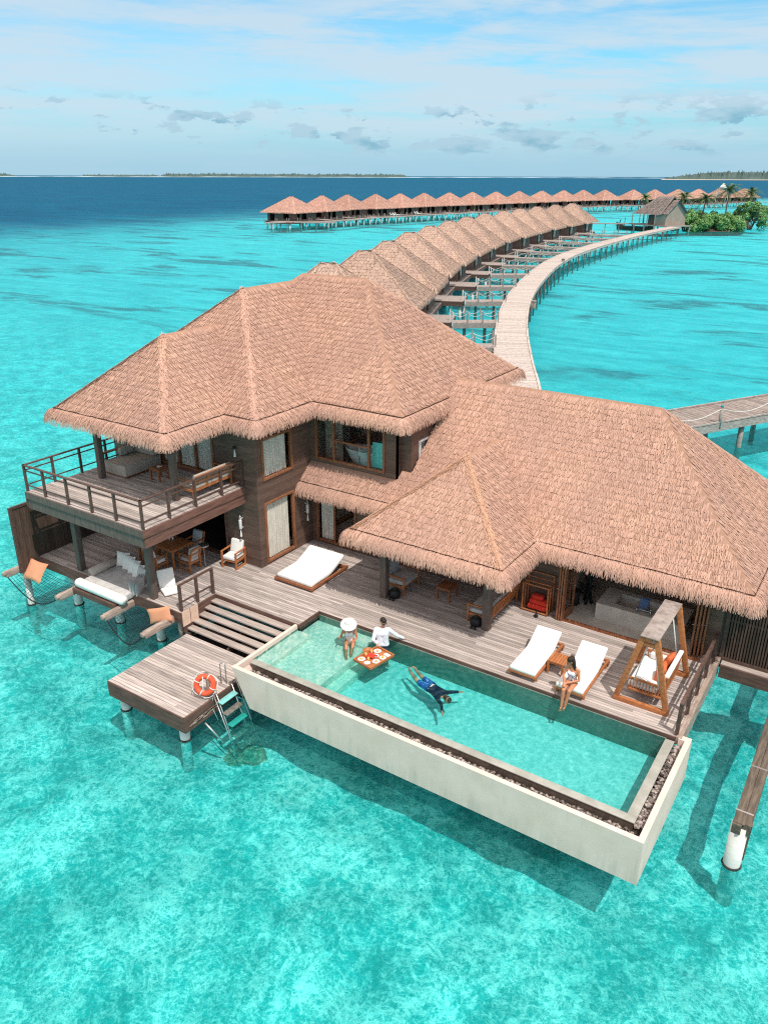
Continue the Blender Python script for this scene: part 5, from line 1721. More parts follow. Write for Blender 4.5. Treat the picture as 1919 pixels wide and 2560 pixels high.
# open bathroom: concrete tub, towel, tap, dark plant stand
tb = thing('concrete_bathtub', 'square concrete bathtub block inside the open lower bathroom', 'bathtub')
mb = MB()
mb.box(-6.20, -3.62, 21.05, 21.30, 0.02, 0.55); mb.box(-6.20, -3.62, 22.02, 22.25, 0.02, 0.55)
mb.box(-6.20, -5.72, 21.30, 22.02, 0.02, 0.55); mb.box(-3.85, -3.62, 21.30, 22.02, 0.02, 0.55); mb.box(-5.72, -3.85, 21.30, 22.02, 0.02, 0.12)
mb.build('basin', M['concrete'], tb)
mb = MB()
for x in (-5.02, -4.62):
    mb.tube([(x, 21.17, 0.55), (x, 21.17, 0.68)], 0.022, 8)
mb.tube([(-5.05, 21.17, 0.66), (-4.6, 21.17, 0.66)], 0.016, 8); mb.tube([(-4.8, 21.17, 0.66), (-4.8, 21.3, 0.68), (-4.8, 21.38, 0.62)], 0.016, 8); mb.ball((-4.62, 21.17, 0.72), 0.035)
mb.build('tap', M['steel'], tb, True)
mb = MB(); slabp = slab_profile(0.26, [(21.42, 0.26), (21.6, 0.30), (21.9, 0.48), (22.03, 0.575), (22.16, 0.58), (22.30, 0.50)], 0.012, -5.13)
tag(slabp.build('blue_towel', M['bluetowel']), 'pale blue towel draped over the concrete bathtub rim', 'towel')
pl_ = thing('driftwood_stand', 'black spiky driftwood stand inside the open bathroom', 'stand', (-6.72, 21.85, 0.02))
mb = MB()
for k in range(22):
    a = random.uniform(0, 6.28); e = random.uniform(0.2, 1.2)
    p0 = Vector((random.uniform(-.08, .08), random.uniform(-.08, .08), random.uniform(0.1, 1.0)))
    d = Vector((math.cos(a) * math.cos(e), math.sin(a) * math.cos(e), math.sin(e) * random.choice((-1, 1, 1)))) * random.uniform(0.25, 0.5)
    mb.tube([p0, p0 + d * 0.5 + Vector((0, 0, 0.05)), p0 + d], 0.035, 6, 0.012)
mb.tube([(0.12, 0, 0), (0.02, 0, 0.6), (-0.02, 0.02, 1.4)], 0.05, 8, 0.02); mb.tube([(-0.15, 0.08, 0), (0, 0, 0.5)], 0.04, 8); mb.tube([(0, -0.18, 0), (0, 0, 0.5)], 0.04, 8)
mb.build('branches', M['black'], pl_, True)
mb = MB(); mb.lathe([(0.12, 0), (0.16, 0.05), (0.13, 0.16), (0.16, 0.5), (0.05, 0.52)], (-7.02, 21.5, 0.02), 14); tag(mb.build('dark_urn', M['black'], None, True), 'dark floor urn behind the glazed folding door', 'urn')
# upper bathroom: white tub, turquoise panel, starfish
wt = thing('white_bathtub', 'white oval bathtub behind the wide upper window', 'bathtub', (-15.05, 21.62, 2.9))
mb = MB(); mb.lathe([(0.30, 0.02), (0.36, 0.06), (0.55, 0.40), (0.68, 0.70), (0.70, 0.74), (0.66, 0.74), (0.52, 0.42), (0.3, 0.16), (0.02, 0.15)], (0, 0, 0), 30, 1.22, 0.62); mb.build('basin', M['tub'], wt, True)
mb = MB(); mb.tube([(0.0, -0.40, 0), (0.0, -0.40, 0.92), (0.0, -0.3, 1.0), (0, -0.2, 0.95)], 0.018, 8); mb.tube([(-0.1, -0.40, 0.82), (0.1, -0.40, 0.82)], 0.02, 8); mb.build('tap', M['steel'], wt, True)
mb = MB(); mb.box(-14.32, -13.86, 20.98, 21.0, 3.30, 4.20); tag(mb.build('hanging_towel', M['turq']), 'turquoise towel hanging inside the right pane of the upper window', 'towel')
mb = MB()
sp = []
for k in range(10):
    a = math.pi / 2 + k * math.pi / 5 + 0.1
    r_ = 0.34 if k % 2 == 0 else 0.14
    sp.append((-16.05 + r_ * math.cos(a), 21.1, 3.86 + r_ * math.sin(a)))
mb.extr(sp, (0, 0.03, 0)); tag(mb.build('starfish_ornament', M['plaster']), 'grey starfish ornament behind the left pane of the upper window', 'ornament')
mb = MB(); mb.box(-16.6, -15.86, 21.35, 21.4, 3.0, 4.7); tag(mb.build('folding_screen', M['plaster']), 'pale panel standing behind the left pane of the upper window', 'panel')
zt = thing('zebra_print', 'black and white striped picture on the back wall behind the white tub', 'picture', (-15.25, 24.36, 4.15))
mb = MB(); mb.box(-0.5, 0.5, 0, 0.03, -0.75, 0.75); mb.build('sheet', M['plate'], zt)
mb = MB()
for k in range(7): mb.extr([(-0.42 + 0.13 * k, -0.006, -0.7), (-0.36 + 0.13 * k, -0.006, -0.7), (-0.22 + 0.10 * k + 0.1 * math.sin(k), -0.006, 0.7), (-0.30 + 0.10 * k, -0.006, 0.7)], (0, 0.004, 0))
mb.build('stripes', M['black'], zt)
ds = thing('dark_plant', 'dark spiky dried plant beside the white tub', 'plant', (-16.0, 22.3, 2.9))
mb = MB()
for k in range(20):
    a = k * 2.4; e = 0.4 + 0.04 * k
    d = Vector((math.cos(a) * math.cos(e), math.sin(a) * math.cos(e), math.sin(e)))
    mb.tube([(0, 0, 0.3), d * 0.35 + Vector((0, 0, 0.3)), d * 0.65 + Vector((0, 0, 0.25))], 0.03, 5, 0.006)
mb.lathe([(0.1, 0), (0.14, 0.02), (0.12, 0.3), (0.02, 0.3)], (0, 0, 0), 12)
mb.build('fronds', M['black'], ds, True)

# garden swing
sw = thing('garden_swing', 'teak A-frame garden swing with pale top board on the right of the deck', 'swing')
xl, xr, yf, yb, HT = -4.36, -3.06, 17.44, 19.42, 2.06
xc1, xc2 = -3.88, -3.54
mb = MB()
for y in (yf, yb):
    mb.bar((xl, y, 0.03), (xc1, y, HT - 0.03), 0.09, 0.14, (1, 0, 0)); mb.bar((xr, y, 0.03), (xc2, y, HT - 0.03), 0.09, 0.14, (1, 0, 0))
    mb.bar((xl - 0.04, y, 0.065), (xr + 0.04, y, 0.065), 0.095, 0.13)
    mb.bar((xc1 - 0.08, y, HT - 0.22), (xc2 + 0.08, y, HT - 0.22), 0.06, 0.09)
mb.bar((-3.71, yf - 0.05, HT - 0.06), (-3.71, yb + 0.05, HT - 0.06), 0.10, 0.10)
mb.build('frame', M['teak'], sw, bevel=0.008)
mb = MB(); mb.box(xc1 - 0.06, xc2 + 0.06, yf - 0.09, yb + 0.09, HT, HT + 0.035); mb.build('top_board', M['greywood'], sw, bevel=0.008)
for y in (yf + 0.16, yb - 0.16):
    for pts in ([(-3.66, y, HT - 0.1), (-3.36, y, 0.62)], [(-3.74, y, HT - 0.1), (-4.0, y, 0.58)]):
        mb = MB(); mb.tube(pts, 0.016, 8); mb.build('hanger_bar', M['whitemetal'], sw, True)
y0, y1 = yf + 0.22, yb - 0.22
mb = MB()
for y in (y0, y1):
    mb.bar((-4.12, y, 0.62), (-3.28, y, 0.62), 0.05, 0.06); mb.bar((-4.12, y, 0.30), (-3.28, y, 0.30), 0.05, 0.06)
    for k in range(11): mb.bar((-4.08 + 0.08 * k, y, 0.30), (-4.08 + 0.08 * k, y, 0.62), 0.022, 0.022, (0, 1, 0))
for x in (-4.12, -3.28): mb.bar((x, y0, 0.30), (x, y1, 0.30), 0.05, 0.07)
mb.bar((-3.22, y0, 0.88), (-3.22, y1, 0.88), 0.05, 0.07)
for k in range(18): mb.bar((-3.28, y0 + 0.05 + k * (y1 - y0 - 0.1) / 17, 0.3), (-3.22, y0 + 0.05 + k * (y1 - y0 - 0.1) / 17, 0.88), 0.03, 0.02, (0, 1, 0))
for k in range(9): mb.bar((-4.10 + 0.1 * k, y0, 0.32), (-4.10 + 0.1 * k, y1, 0.32), 0.06, 0.02)
mb.build('bench', M['teak'], sw, bevel=0.004)
mb = MB(); mb.box(-4.16, -3.42, y0 + 0.04, y1 - 0.04, 0.34, 0.47); mb.build('seat_cushion', M['white'], sw, bevel=0.04)
mb = MB(); mb.extr([(-3.42, y0 + 0.05, 0.47), (-3.30, y0 + 0.05, 0.47), (-3.17, y0 + 0.05, 0.96), (-3.30, y0 + 0.05, 0.96)], (0, y1 - y0 - 0.1, 0)); mb.build('back_cushion', M['white'], sw, bevel=0.04)
for y in (y0 + 0.10, y1 - 0.10):
    mb = MB(); mb.box(-4.0, -3.45, y - 0.07, y + 0.07, 0.475, 0.66); mb.build('side_cushion', M['white'], sw, bevel=0.05)
pillow((-3.50, 18.22, 0.70), 0.52, 0.52, 0.17, (R(-22), R(8), R(-80)), M['orange'], 'front orange pillow on the garden swing', 'cushion', 'orange pillows on the garden swing')
pillow((-3.46, 18.72, 0.74), 0.54, 0.54, 0.17, (R(-16), R(-6), R(-98)), M['orange'], 'back orange pillow on the garden swing', 'cushion', 'orange pillows on the garden swing')

# ================================================================== RIGHT-HAND MOORING BEAM
mbm = thing('mooring_beam', 'long weathered double timber beam standing on a white pile at the right picture edge', 'beam')
mb = MB(); mb.bar((-0.85, 15.15, -0.60), (-0.97, 30.0, -0.60), 0.19, 0.26); mb.build('timber', M['oldbeam'], mbm, bevel=0.01)
mb = MB(); mb.bar((-0.665, 15.25, -0.62), (-0.78, 30.0, -0.62), 0.175, 0.30); mb.build('timber', M['oldbeam'], mbm, bevel=0.01)
mb = MB(); mb.box(-0.93, -0.70, 15.20, 15.52, -0.485, -0.455); mb.build('cap_plate', M['oldbeam'], mbm)
pile(mbm, -0.80, 15.36, -0.62, 0.185)
mb = MB(); mb.bar((-0.59, 15.35, -0.5), (-0.62, 15.5, -1.62), 0.06, 0.10, (0, 1, 0)); mb.build('strut', M['oldbeam'], mbm)
for y in (21, 26): pile(mbm, -0.88, y, -0.7, 0.165)
mb = MB()
for y in (15.6, 17.3, 19.2): mb.box(-0.96, -0.60, y, y + 0.05, -0.487, -0.46)
mb.build('bracket', M['steel'], mbm)

# ================================================================== PEOPLE
def hand(mb, wrist, dirn, palm_n, s=1.0, curl=0.35, thumb=1):
    """palm with five unequal bent fingers; palm_n points out of the back of the hand"""
    w_ = Vector(wrist); d = Vector(dirn).normalized(); nrm = Vector(palm_n); nrm = (nrm - d * nrm.dot(d)).normalized(); sd = d.cross(nrm)
    for k in (-1.2, -0.4, 0.4, 1.2):
        tcap(mb, w_, w_ + d * 0.085 * s + sd * 0.019 * k * s, 0.020 * s, 0.014 * s, 8)
    for k, ln in ((-1.5, 0.062), (-0.5, 0.078), (0.5, 0.084), (1.5, 0.075)):
        a = w_ + d * 0.088 * s + sd * 0.0165 * k * s
        b = a + (d * math.cos(curl) - nrm * math.sin(curl) + sd * 0.06 * k).normalized() * ln * 0.5 * s
        c = b + (d * math.cos(curl * 2.2) - nrm * math.sin(curl * 2.2) + sd * 0.05 * k).normalized() * ln * 0.5 * s
        tcap(mb, a, b, 0.0095 * s, 0.0088 * s, 8); tcap(mb, b, c, 0.0088 * s, 0.0072 * s, 8)
    a = w_ + d * 0.025 * s + sd * 0.022 * thumb * s
    b = a + (d * 0.65 + sd * 0.75 * thumb - nrm * 0.15).normalized() * 0.042 * s
    c = b + (d * 0.9 + sd * 0.35 * thumb - nrm * 0.3).normalized() * 0.032 * s
    tcap(mb, a, b, 0.013 * s, 0.011 * s, 8); tcap(mb, b, c, 0.011 * s, 0.008 * s, 8)

def foot(mb, ankle, toe_dir, up, s=1.0):
    a = Vector(ankle); d = Vector(toe_dir).normalized(); u = Vector(up); u = (u - d * u.dot(d)).normalized(); sd = d.cross(u)
    tcap(mb, a, a - u * 0.04 * s - d * 0.04 * s, 0.036 * s, 0.033 * s)
    tcap(mb, a - u * 0.03 * s, a + d * 0.11 * s - u * 0.055 * s, 0.034 * s, 0.028 * s)
    for k, ln in ((-2, 0.035), (-1, 0.042), (0, 0.048), (1, 0.052), (2, 0.058)):
        b = a + d * 0.10 * s - u * 0.058 * s + sd * 0.017 * k * s
        tcap(mb, b, b + d * ln * s + sd * 0.002 * k, 0.012 * s, 0.010 * s, 8)

def head(mb, c, fwd, up, s=1.0):
    """skull, jaw, nose, ears into the body mesh; returns frame"""
    c = Vector(c); f = Vector(fwd).normalized(); u = Vector(up); u = (u - f * u.dot(f)).normalized(); r = f.cross(u)
    tcap(mb, c + u * 0.035 * s - f * 0.02 * s, c + u * 0.03 * s + f * 0.018 * s, 0.088 * s, 0.080 * s, 16)
    tcap(mb, c - u * 0.01 * s + f * 0.02 * s, c - u * 0.075 * s + f * 0.045 * s, 0.070 * s, 0.038 * s, 14)
    tcap(mb, c + u * 0.012 * s + f * 0.088 * s, c - u * 0.022 * s + f * 0.104 * s, 0.008 * s, 0.014 * s, 8)
    for k in (-1, 1):
        tcap(mb, c + r * 0.082 * k * s + u * 0.015 * s, c + r * 0.084 * k * s - u * 0.022 * s, 0.016 * s, 0.012 * s, 8)
        tcap(mb, c + f * 0.080 * s + r * 0.03 * k * s + u * 0.03 * s, c + f * 0.074 * s + r * 0.05 * k * s + u * 0.028 * s, 0.010 * s, 0.008 * s, 8)
    return c, f, u, r

def face(parent, fr, s=1.0, shades=False):
    c, f, u, r = fr
    if shades:
        mb = MB()
        for k in (-1, 1): mb.ball(c + f * 0.092 * s + r * 0.033 * k * s + u * 0.012 * s, 0.025 * s, 10, 6)
        mb.tube([c + f * 0.10 * s + r * 0.06 * s + u * 0.016 * s, c + f * 0.03 * s + r * 0.09 * s + u * 0.02 * s, c - f * 0.03 * s + r * 0.092 * s + u * 0.015 * s], 0.005, 5)
        mb.tube([c + f * 0.10 * s - r * 0.06 * s + u * 0.016 * s, c + f * 0.03 * s - r * 0.09 * s + u * 0.02 * s, c - f * 0.03 * s - r * 0.092 * s + u * 0.015 * s], 0.005, 5)
        mb.tube([c + f * 0.108 * s + r * 0.02 * s + u * 0.014 * s, c + f * 0.108 * s - r * 0.02 * s + u * 0.014 * s], 0.005, 5)
        mb.build('sunglasses', M['lens'], parent, True)
    else:
        mb = MB()
        for k in (-1, 1): mb.ball(c + f * 0.079 * s + r * 0.031 * k * s + u * 0.010 * s, 0.011 * s, 8, 6)
        mb.build('eyes', M['lens'], parent, True)
    mb = MB(); mb.tube([c + f * 0.083 * s - r * 0.022 * s - u * 0.056 * s, c + f * 0.092 * s - u * 0.056 * s, c + f * 0.083 * s + r * 0.022 * s - u * 0.056 * s], 0.007 * s, 6); mb.build('mouth', M['lips'], parent, True)

def limbs(mb, pts, radii):
    for a, b, r1, r2 in zip(pts[:-1], pts[1:], radii[:-1], radii[1:]):
        tcap(mb, a, b, r1, r2, 14)

def torso(mb, pel, chest, neck, hips, shs, s=1.0, fem=False, g=0.0):
    """trunk as overlapping capsules; g inflates (for clothes)"""
    pel, chest, neck = Vector(pel), Vector(chest), Vector(neck)
    hl, hr_ = Vector(hips[0]), Vector(hips[1]); sl_, sr_ = Vector(shs[0]), Vector(shs[1])
    waist = (pel * 0.55 + chest * 0.45)
    wl = waist + (sl_ - sr_) * (0.13 if fem else 0.2); wr = waist - (sl_ - sr_) * (0.13 if fem else 0.2)
    cl = chest + (sl_ - sr_) * 0.26; cr = chest - (sl_ - sr_) * 0.26
    tcap(mb, hl, hr_, 0.098 * s + g, 0.098 * s + g, 14)
    for a, b in ((hl, wl), (hr_, wr)): tcap(mb, a, b, 0.095 * s + g, (0.078 if fem else 0.090) * s + g, 14)
    for a, b in ((wl, cl), (wr, cr)): tcap(mb, a, b, (0.078 if fem else 0.090) * s + g, 0.096 * s + g, 14)
    tcap(mb, cl, cr, 0.096 * s + g, 0.096 * s + g, 14)
    for a, b in ((cl, sl_), (cr, sr_)): tcap(mb, a, b, 0.092 * s + g, 0.052 * s + g, 14)
    tcap(mb, chest, neck - (neck - chest) * 0.12, 0.10 * s + g, 0.055 * s + g, 14)
    tcap(mb, sl_, neck - (neck - chest) * 0.15, 0.045 * s + g, 0.05 * s + g, 12); tcap(mb, sr_, neck - (neck - chest) * 0.15, 0.045 * s + g, 0.05 * s + g, 12)

CR = Vector((0.834, 0.552, 0))     # picture right, flat
CF = Vector((0.551, -0.834, 0))    # towards the viewer, flat
def V3(*a): return Vector(a)

# man in the pool, white long-sleeved shirt ---------------------------------------------------------
man = thing('person', 'man in white long-sleeved shirt and sunglasses standing in the pool by the floating tray', 'person', group='people at the pool')
P0 = V3(-10.84, 16.36, -0.12)
pel = P0; chest = P0 + V3(0.0, -0.02, 0.43); neck = P0 + V3(0.01, -0.015, 0.645); hd = P0 + V3(0.035, -0.03, 0.805)
shl = chest + CR * 0.185 + V3(0, 0, 0.12); shr = chest - CR * 0.185 + V3(0, 0, 0.12)
elR = shl * 0.5 + V3(-10.36, 16.83, 0.03) * 0.5 + V3(0.02, -0.03, -0.03); haR = V3(-10.40, 16.80, 0.055)
elL = shr + CF * 0.10 - CR * 0.075 + V3(0, 0, -0.29); haL = V3(-10.93, 16.19, 0.015)
hips = (P0 + CR * 0.085, P0 - CR * 0.085)
b = MB()
torso(b, pel, chest, neck, hips, (shl, shr))
limbs(b, [shl, elR, haR], [0.052, 0.042, 0.030]); limbs(b, [shr, elL, haL], [0.052, 0.042, 0.030])
tcap(b, neck - V3(0, 0, 0.08), hd - V3(0, 0, 0.05), 0.056, 0.052)
fr = head(b, hd, CF * 0.82 + CR * 0.5 + V3(0, 0, -0.30), V3(0, 0, 1))
for sgn in (1, -1):
    hp = P0 + CR * 0.09 * sgn + V3(0, 0, -0.04)
    kn = hp + CF * 0.22 + CR * 0.03 * sgn + V3(0, 0, -0.34)
    an = V3(hp.x, hp.y, -0.70) + CR * 0.05 * sgn
    limbs(b, [hp, kn, an], [0.085, 0.058, 0.040]); foot(b, an, CF + CR * 0.3 * sgn, V3(0, 0, 1))
hand(b, haR, haR - elR, V3(0, 0, 1), curl=0.25, thumb=-1); hand(b, haL, (haL - elL) * 0.6 + CF * 0.1 + V3(0, 0, -0.06), V3(0, 0.3, 1), curl=0.4)
fuse(b, 'body', M['skin2'], man, 0.0085)
c = MB()
torso(c, pel + V3(0, 0, 0.05), chest, neck - V3(0, 0, 0.03), (hips[0] + V3(0, 0, 0.06), hips[1] + V3(0, 0, 0.06)), (shl, shr), 1.0, g=0.014)
limbs(c, [shl, elR, elR * 0.06 + haR * 0.94], [0.066, 0.055, 0.043]); limbs(c, [shr, elL, elL * 0.06 + haL * 0.94], [0.066, 0.055, 0.043])
fuse(c, 'shirt', M['whiteshirt'], man, 0.012)
c = MB()
tcap(c, hips[0], hips[1], 0.118, 0.118, 14)
for sgn in (1, -1):
    hp = P0 + CR * 0.09 * sgn + V3(0, 0, -0.04); kn = hp + CF * 0.22 + CR * 0.03 * sgn + V3(0, 0, -0.34)
    tcap(c, hp, hp * 0.3 + kn * 0.7, 0.108, 0.088, 14)
fuse(c, 'shorts', M['darkshorts'], man, 0.013)
c = MB(); hc, hf, hu, hrr = fr
tcap(c, hc + hu * 0.058 - hf * 0.028, hc + hu * 0.060 + hf * 0.02, 0.090, 0.078, 16); tcap(c, hc + hu * 0.0 - hf * 0.045, hc + hu * 0.04 - hf * 0.03, 0.075, 0.085, 14); tcap(c, hc + hu * 0.105 + hf * 0.045 - hrr * 0.03, hc + hu * 0.10 + hf * 0.045 + hrr * 0.04, 0.04, 0.04, 10)
fuse(c, 'hair', M['hair'], man, 0.009)
face(man, fr, 1.0, True)

# woman with the hat ----------------------------------------------------------------------------------
wom = thing('person', 'woman in white swimsuit and wide white sunhat sitting on the pool ledge', 'person', group='people at the pool')
P0 = V3(-11.80, 16.08, -0.165)
pel = P0; chest = P0 + V3(0.015, -0.04, 0.33); neck = P0 + V3(0.03, -0.07, 0.515); hd = P0 + V3(0.055, -0.13, 0.645)
shl = chest + CR * 0.165 + V3(0, 0, 0.10); shr = chest - CR * 0.165 + V3(0, 0, 0.10)
hips = (P0 + CR * 0.085, P0 - CR * 0.085)
b = MB()
torso(b, pel, chest, neck, hips, (shl, shr), 0.86, True)
tcap(b, chest + CF * 0.075 + CR * 0.055 - V3(0, 0, 0.02), chest + CF * 0.075 + CR * 0.05 - V3(0, 0, 0.03), 0.055, 0.055); tcap(b, chest + CF * 0.075 - CR * 0.055 - V3(0, 0, 0.02), chest + CF * 0.075 - CR * 0.05 - V3(0, 0, 0.03), 0.055, 0.055)
elA = shl + V3(0.02, -0.03, -0.25) + CR * 0.05; haA = V3(-11.60, 15.95, -0.10)
elB = shr + V3(-0.02, -0.03, -0.25) - CR * 0.06; haB = elB + V3(0.05, -0.16, 0.09)
limbs(b, [shl, elA, haA], [0.043, 0.034, 0.025]); limbs(b, [shr, elB, haB], [0.043, 0.034, 0.025])
hand(b, haA, V3(0.2, -0.7, -0.5), CR, 0.86, 0.3); hand(b, haB, V3(0.3, -0.5, 0.3), -CR, 0.86, 0.5)
tcap(b, neck - V3(0, 0, 0.07), hd - V3(0, 0, 0.05), 0.045, 0.043)
fr = head(b, hd, CF + V3(0, 0, -0.55), V3(0, 0, 1), 0.92)
for sgn, kn, an in ((1, V3(-11.53, 15.86, -0.06), V3(-11.42, 15.55, -0.38)), (-1, V3(-11.66, 15.70, -0.07), V3(-11.42, 15.36, -0.38))):
    hp = P0 + CR * 0.085 * sgn + V3(0, -0.02, -0.02)
    limbs(b, [hp, kn, kn * 0.55 + an * 0.45 - V3(0.012, -0.012, 0), an], [0.082, 0.052, 0.050, 0.034]); foot(b, an, CF * 0.8 + V3(0, 0, -0.45), V3(0, 0, 1), 0.88)
fuse(b, 'body', M['skin'], wom, 0.008)
c = MB()
torso(c, pel - V3(0, 0, 0.01), chest - V3(0, 0, 0.05), chest + V3(0, 0, 0.05), (hips[0] - CR * 0.01, hips[1] + CR * 0.01), (chest + CR * 0.10 + V3(0, 0, 0.0), chest - CR * 0.10 + V3(0, 0, 0.0)), 0.86, True, g=0.009)
for sgn in (1, -1):
    tcap(c, chest + CF * 0.078 + CR * 0.055 * sgn - V3(0, 0, 0.02), chest + CF * 0.078 + CR * 0.05 * sgn - V3(0, 0, 0.03), 0.060, 0.060)
    tcap(c, chest + CF * 0.09 + CR * 0.075 * sgn + V3(0, 0, 0.04), shl * (0.5 + 0.5 * sgn) * 0.93 + shr * (0.5 - 0.5 * sgn) * 0.93 + chest * 0.07 + V3(0, 0, 0.045), 0.016, 0.014, 8)
fuse(c, 'swimsuit', M['swimwhite'], wom, 0.009)
c = MB(); hc, hf, hu, hrr = fr
tcap(c, hc + hu * 0.045 - hf * 0.03, hc + hu * 0.04, 0.092, 0.085, 14); tcap(c, hc - hf * 0.06, hc - hf * 0.05 - hu * 0.24, 0.07, 0.045, 12)
fuse(c, 'hair', M['hair2'], wom, 0.01)
face(wom, fr, 0.92)
hat = tag(MB().lathe([(0.245, -0.055), (0.235, -0.042), (0.13, 0.0), (0.108, 0.01), (0.102, 0.075), (0.075, 0.11), (0.02, 0.12), (0.001, 0.12)], (0, 0, 0), 30).build('sunhat', M['straw'], wom, True))
hat.location = hc + hu * 0.075; hat.rotation_euler = (V3(0, 0, 1) * 1.0 + CF * 0.42).to_track_quat('Z', 'Y').to_euler()

# woman on the lounger ----------------------------------------------------------------------------------
w3 = thing('person', 'woman in blue printed white swimsuit sitting on the lounger foot with feet over the pool', 'person', group='people at the pool')
P0 = V3(-5.36, 16.93, 0.43)
pel = P0; chest = P0 + V3(-0.01, -0.01, 0.31); neck = P0 + V3(-0.03, -0.02, 0.49); hd = P0 + V3(-0.075, -0.055, 0.62)
F3 = V3(-0.12, -1.0, 0)
A3 = V3(0.96, -0.1, 0)
shl = chest + A3 * 0.165 + V3(0, 0, 0.09); shr = chest - A3 * 0.165 + V3(0, 0, 0.09)
hips = (P0 + A3 * 0.085, P0 - A3 * 0.085)
b = MB()
torso(b, pel, chest, neck, hips, (shl, shr), 0.86, True)
for sgn in (1, -1): tcap(b, chest + F3 * 0.075 + A3 * 0.055 * sgn - V3(0, 0, 0.02), chest + F3 * 0.075 + A3 * 0.05 * sgn - V3(0, 0, 0.03), 0.055, 0.055)
haA = P0 + V3(-0.06, -0.30, 0.10); haB = P0 + V3(-0.10, -0.30, 0.11)
elA = shl + V3(0.05, -0.05, -0.25); elB = shr + V3(-0.06, -0.06, -0.24)
limbs(b, [shl, elA, haA], [0.043, 0.034, 0.025]); limbs(b, [shr, elB, haB], [0.043, 0.034, 0.025])
hand(b, haA, V3(-0.5, -0.6, -0.25), V3(0, 0, 1), 0.86, 0.4); hand(b, haB, V3(0.35, -0.8, -0.3), V3(0, 0, 1), 0.86, 0.4, -1)
tcap(b, neck - V3(0, 0, 0.07), hd - V3(0, 0, 0.05), 0.045, 0.043)
fr = head(b, hd, V3(-0.75, -0.62, -0.2), V3(0, 0, 1), 0.92)
for sgn, kn, an in ((1, V3(-5.29, 16.55, 0.38), V3(-5.34, 16.50, -0.05)), (-1, V3(-5.43, 16.53, 0.38), V3(-5.42, 16.46, -0.06))):
    hp = P0 + A3 * 0.085 * sgn + V3(0, -0.02, 0.0)
    limbs(b, [hp, kn, kn * 0.6 + an * 0.4 + V3(0, 0.012, 0), an], [0.082, 0.054, 0.050, 0.033]); foot(b, an, V3(-0.1, -0.75, -0.45), V3(0, -0.3, 1), 0.88)
fuse(b, 'body', M['skin'], w3, 0.008)
c = MB()
torso(c, pel - V3(0, 0, 0.005), chest - V3(0, 0, 0.05), chest + V3(0, 0, 0.05), (hips[0] - A3 * 0.01, hips[1] + A3 * 0.01), (chest + A3 * 0.10, chest - A3 * 0.10), 0.86, True, g=0.009)
for sgn in (1, -1): tcap(c, chest + F3 * 0.078 + A3 * 0.055 * sgn - V3(0, 0, 0.02), chest + F3 * 0.078 + A3 * 0.05 * sgn - V3(0, 0, 0.03), 0.060, 0.060)
fuse(c, 'swimsuit', M['swimprint'], w3, 0.009)
c = MB(); hc, hf, hu, hrr = fr
tcap(c, hc + hu * 0.048 - hf * 0.03, hc + hu * 0.045 + hf * 0.012, 0.093, 0.082, 14)
for k in (-1, 0, 1): tcap(c, hc - hf * 0.055 + hrr * 0.045 * k, hc - hf * 0.075 + hrr * 0.06 * k - hu * 0.30, 0.062, 0.035, 12)
fuse(c, 'hair', M['hair'], w3, 0.01)
face(w3, fr, 0.92)

# snorkelling man face down in the pool ---------------------------------------------------------------
sm = thing('person', 'swimmer in dark top and blue patterned shorts floating face down in the pool', 'person', group='people at the pool')
zz = -0.235
P0 = V3(-8.80, 15.50, zz)
ax_ = V3(0.80, -0.20, 0).normalized(); sdv = V3(0.25, 0.97, 0).normalized()
ax_ = (V3(-8.28, 15.35, 0) - V3(-9.15, 15.66, 0)).normalized(); sdv = V3(-ax_.y, ax_.x, 0)
pel = V3(-8.78, 15.53, zz); chest = pel + ax_ * 0.40 + V3(0, 0, 0.0); neck = pel + ax_ * 0.60; hd = pel + ax_ * 0.74 + V3(0, 0, -0.01)
shl = chest + ax_ * 0.10 + sdv * 0.175; shr = chest + ax_ * 0.10 - sdv * 0.175
hips = (pel + sdv * 0.08, pel - sdv * 0.08)
b = MB()
torso(b, pel, chest, neck, hips, (shl, shr), 0.95)
elA = V3(-8.16, 15.66, zz - 0.02); haA = V3(-8.02, 15.76, zz - 0.02)
elB = V3(-8.14, 15.05, zz - 0.02); haB = V3(-7.98, 14.82, zz - 0.04)
limbs(b, [shl, elA, haA], [0.05, 0.038, 0.028]); limbs(b, [shr, elB, haB], [0.05, 0.038, 0.028])
hand(b, haA, haA - elA, V3(0, 0, 1), 0.95, 0.1); hand(b, haB, haB - elB, V3(0, 0, 1), 0.95, 0.1, -1)
tcap(b, neck - ax_ * 0.08, hd, 0.055, 0.055)
fr = head(b, hd, V3(0.2 * ax_.x, 0.2 * ax_.y, -1), ax_, 0.98)
for kn, an, hp, td in ((V3(-9.14, 15.78, zz + 0.0), V3(-9.47, 15.95, zz + 0.03), pel + sdv * 0.085, V3(-0.9, 0.3, -0.2)), (V3(-9.19, 15.55, zz + 0.01), V3(-9.56, 15.80, zz + 0.04), pel - sdv * 0.085, V3(-0.7, 0.6, -0.2))):
    limbs(b, [hp, kn, kn * 0.6 + an * 0.4, an], [0.09, 0.060, 0.056, 0.038]); foot(b, an, td, V3(0, 0, -1), 0.95)
fuse(b, 'body', M['skin2'], sm, 0.0085)
c = MB()
torso(c, pel + ax_ * 0.10, chest, neck - ax_ * 0.03, (pel + ax_ * 0.08 + sdv * 0.07, pel + ax_ * 0.08 - sdv * 0.07), (shl, shr), 0.95, g=0.013)
limbs(c, [shl, elA, haA * 0.92 + elA * 0.08], [0.062, 0.050, 0.040]); limbs(c, [shr, elB, haB * 0.92 + elB * 0.08], [0.062, 0.050, 0.040])
fuse(c, 'top', M['navy'], sm, 0.012)
c = MB()
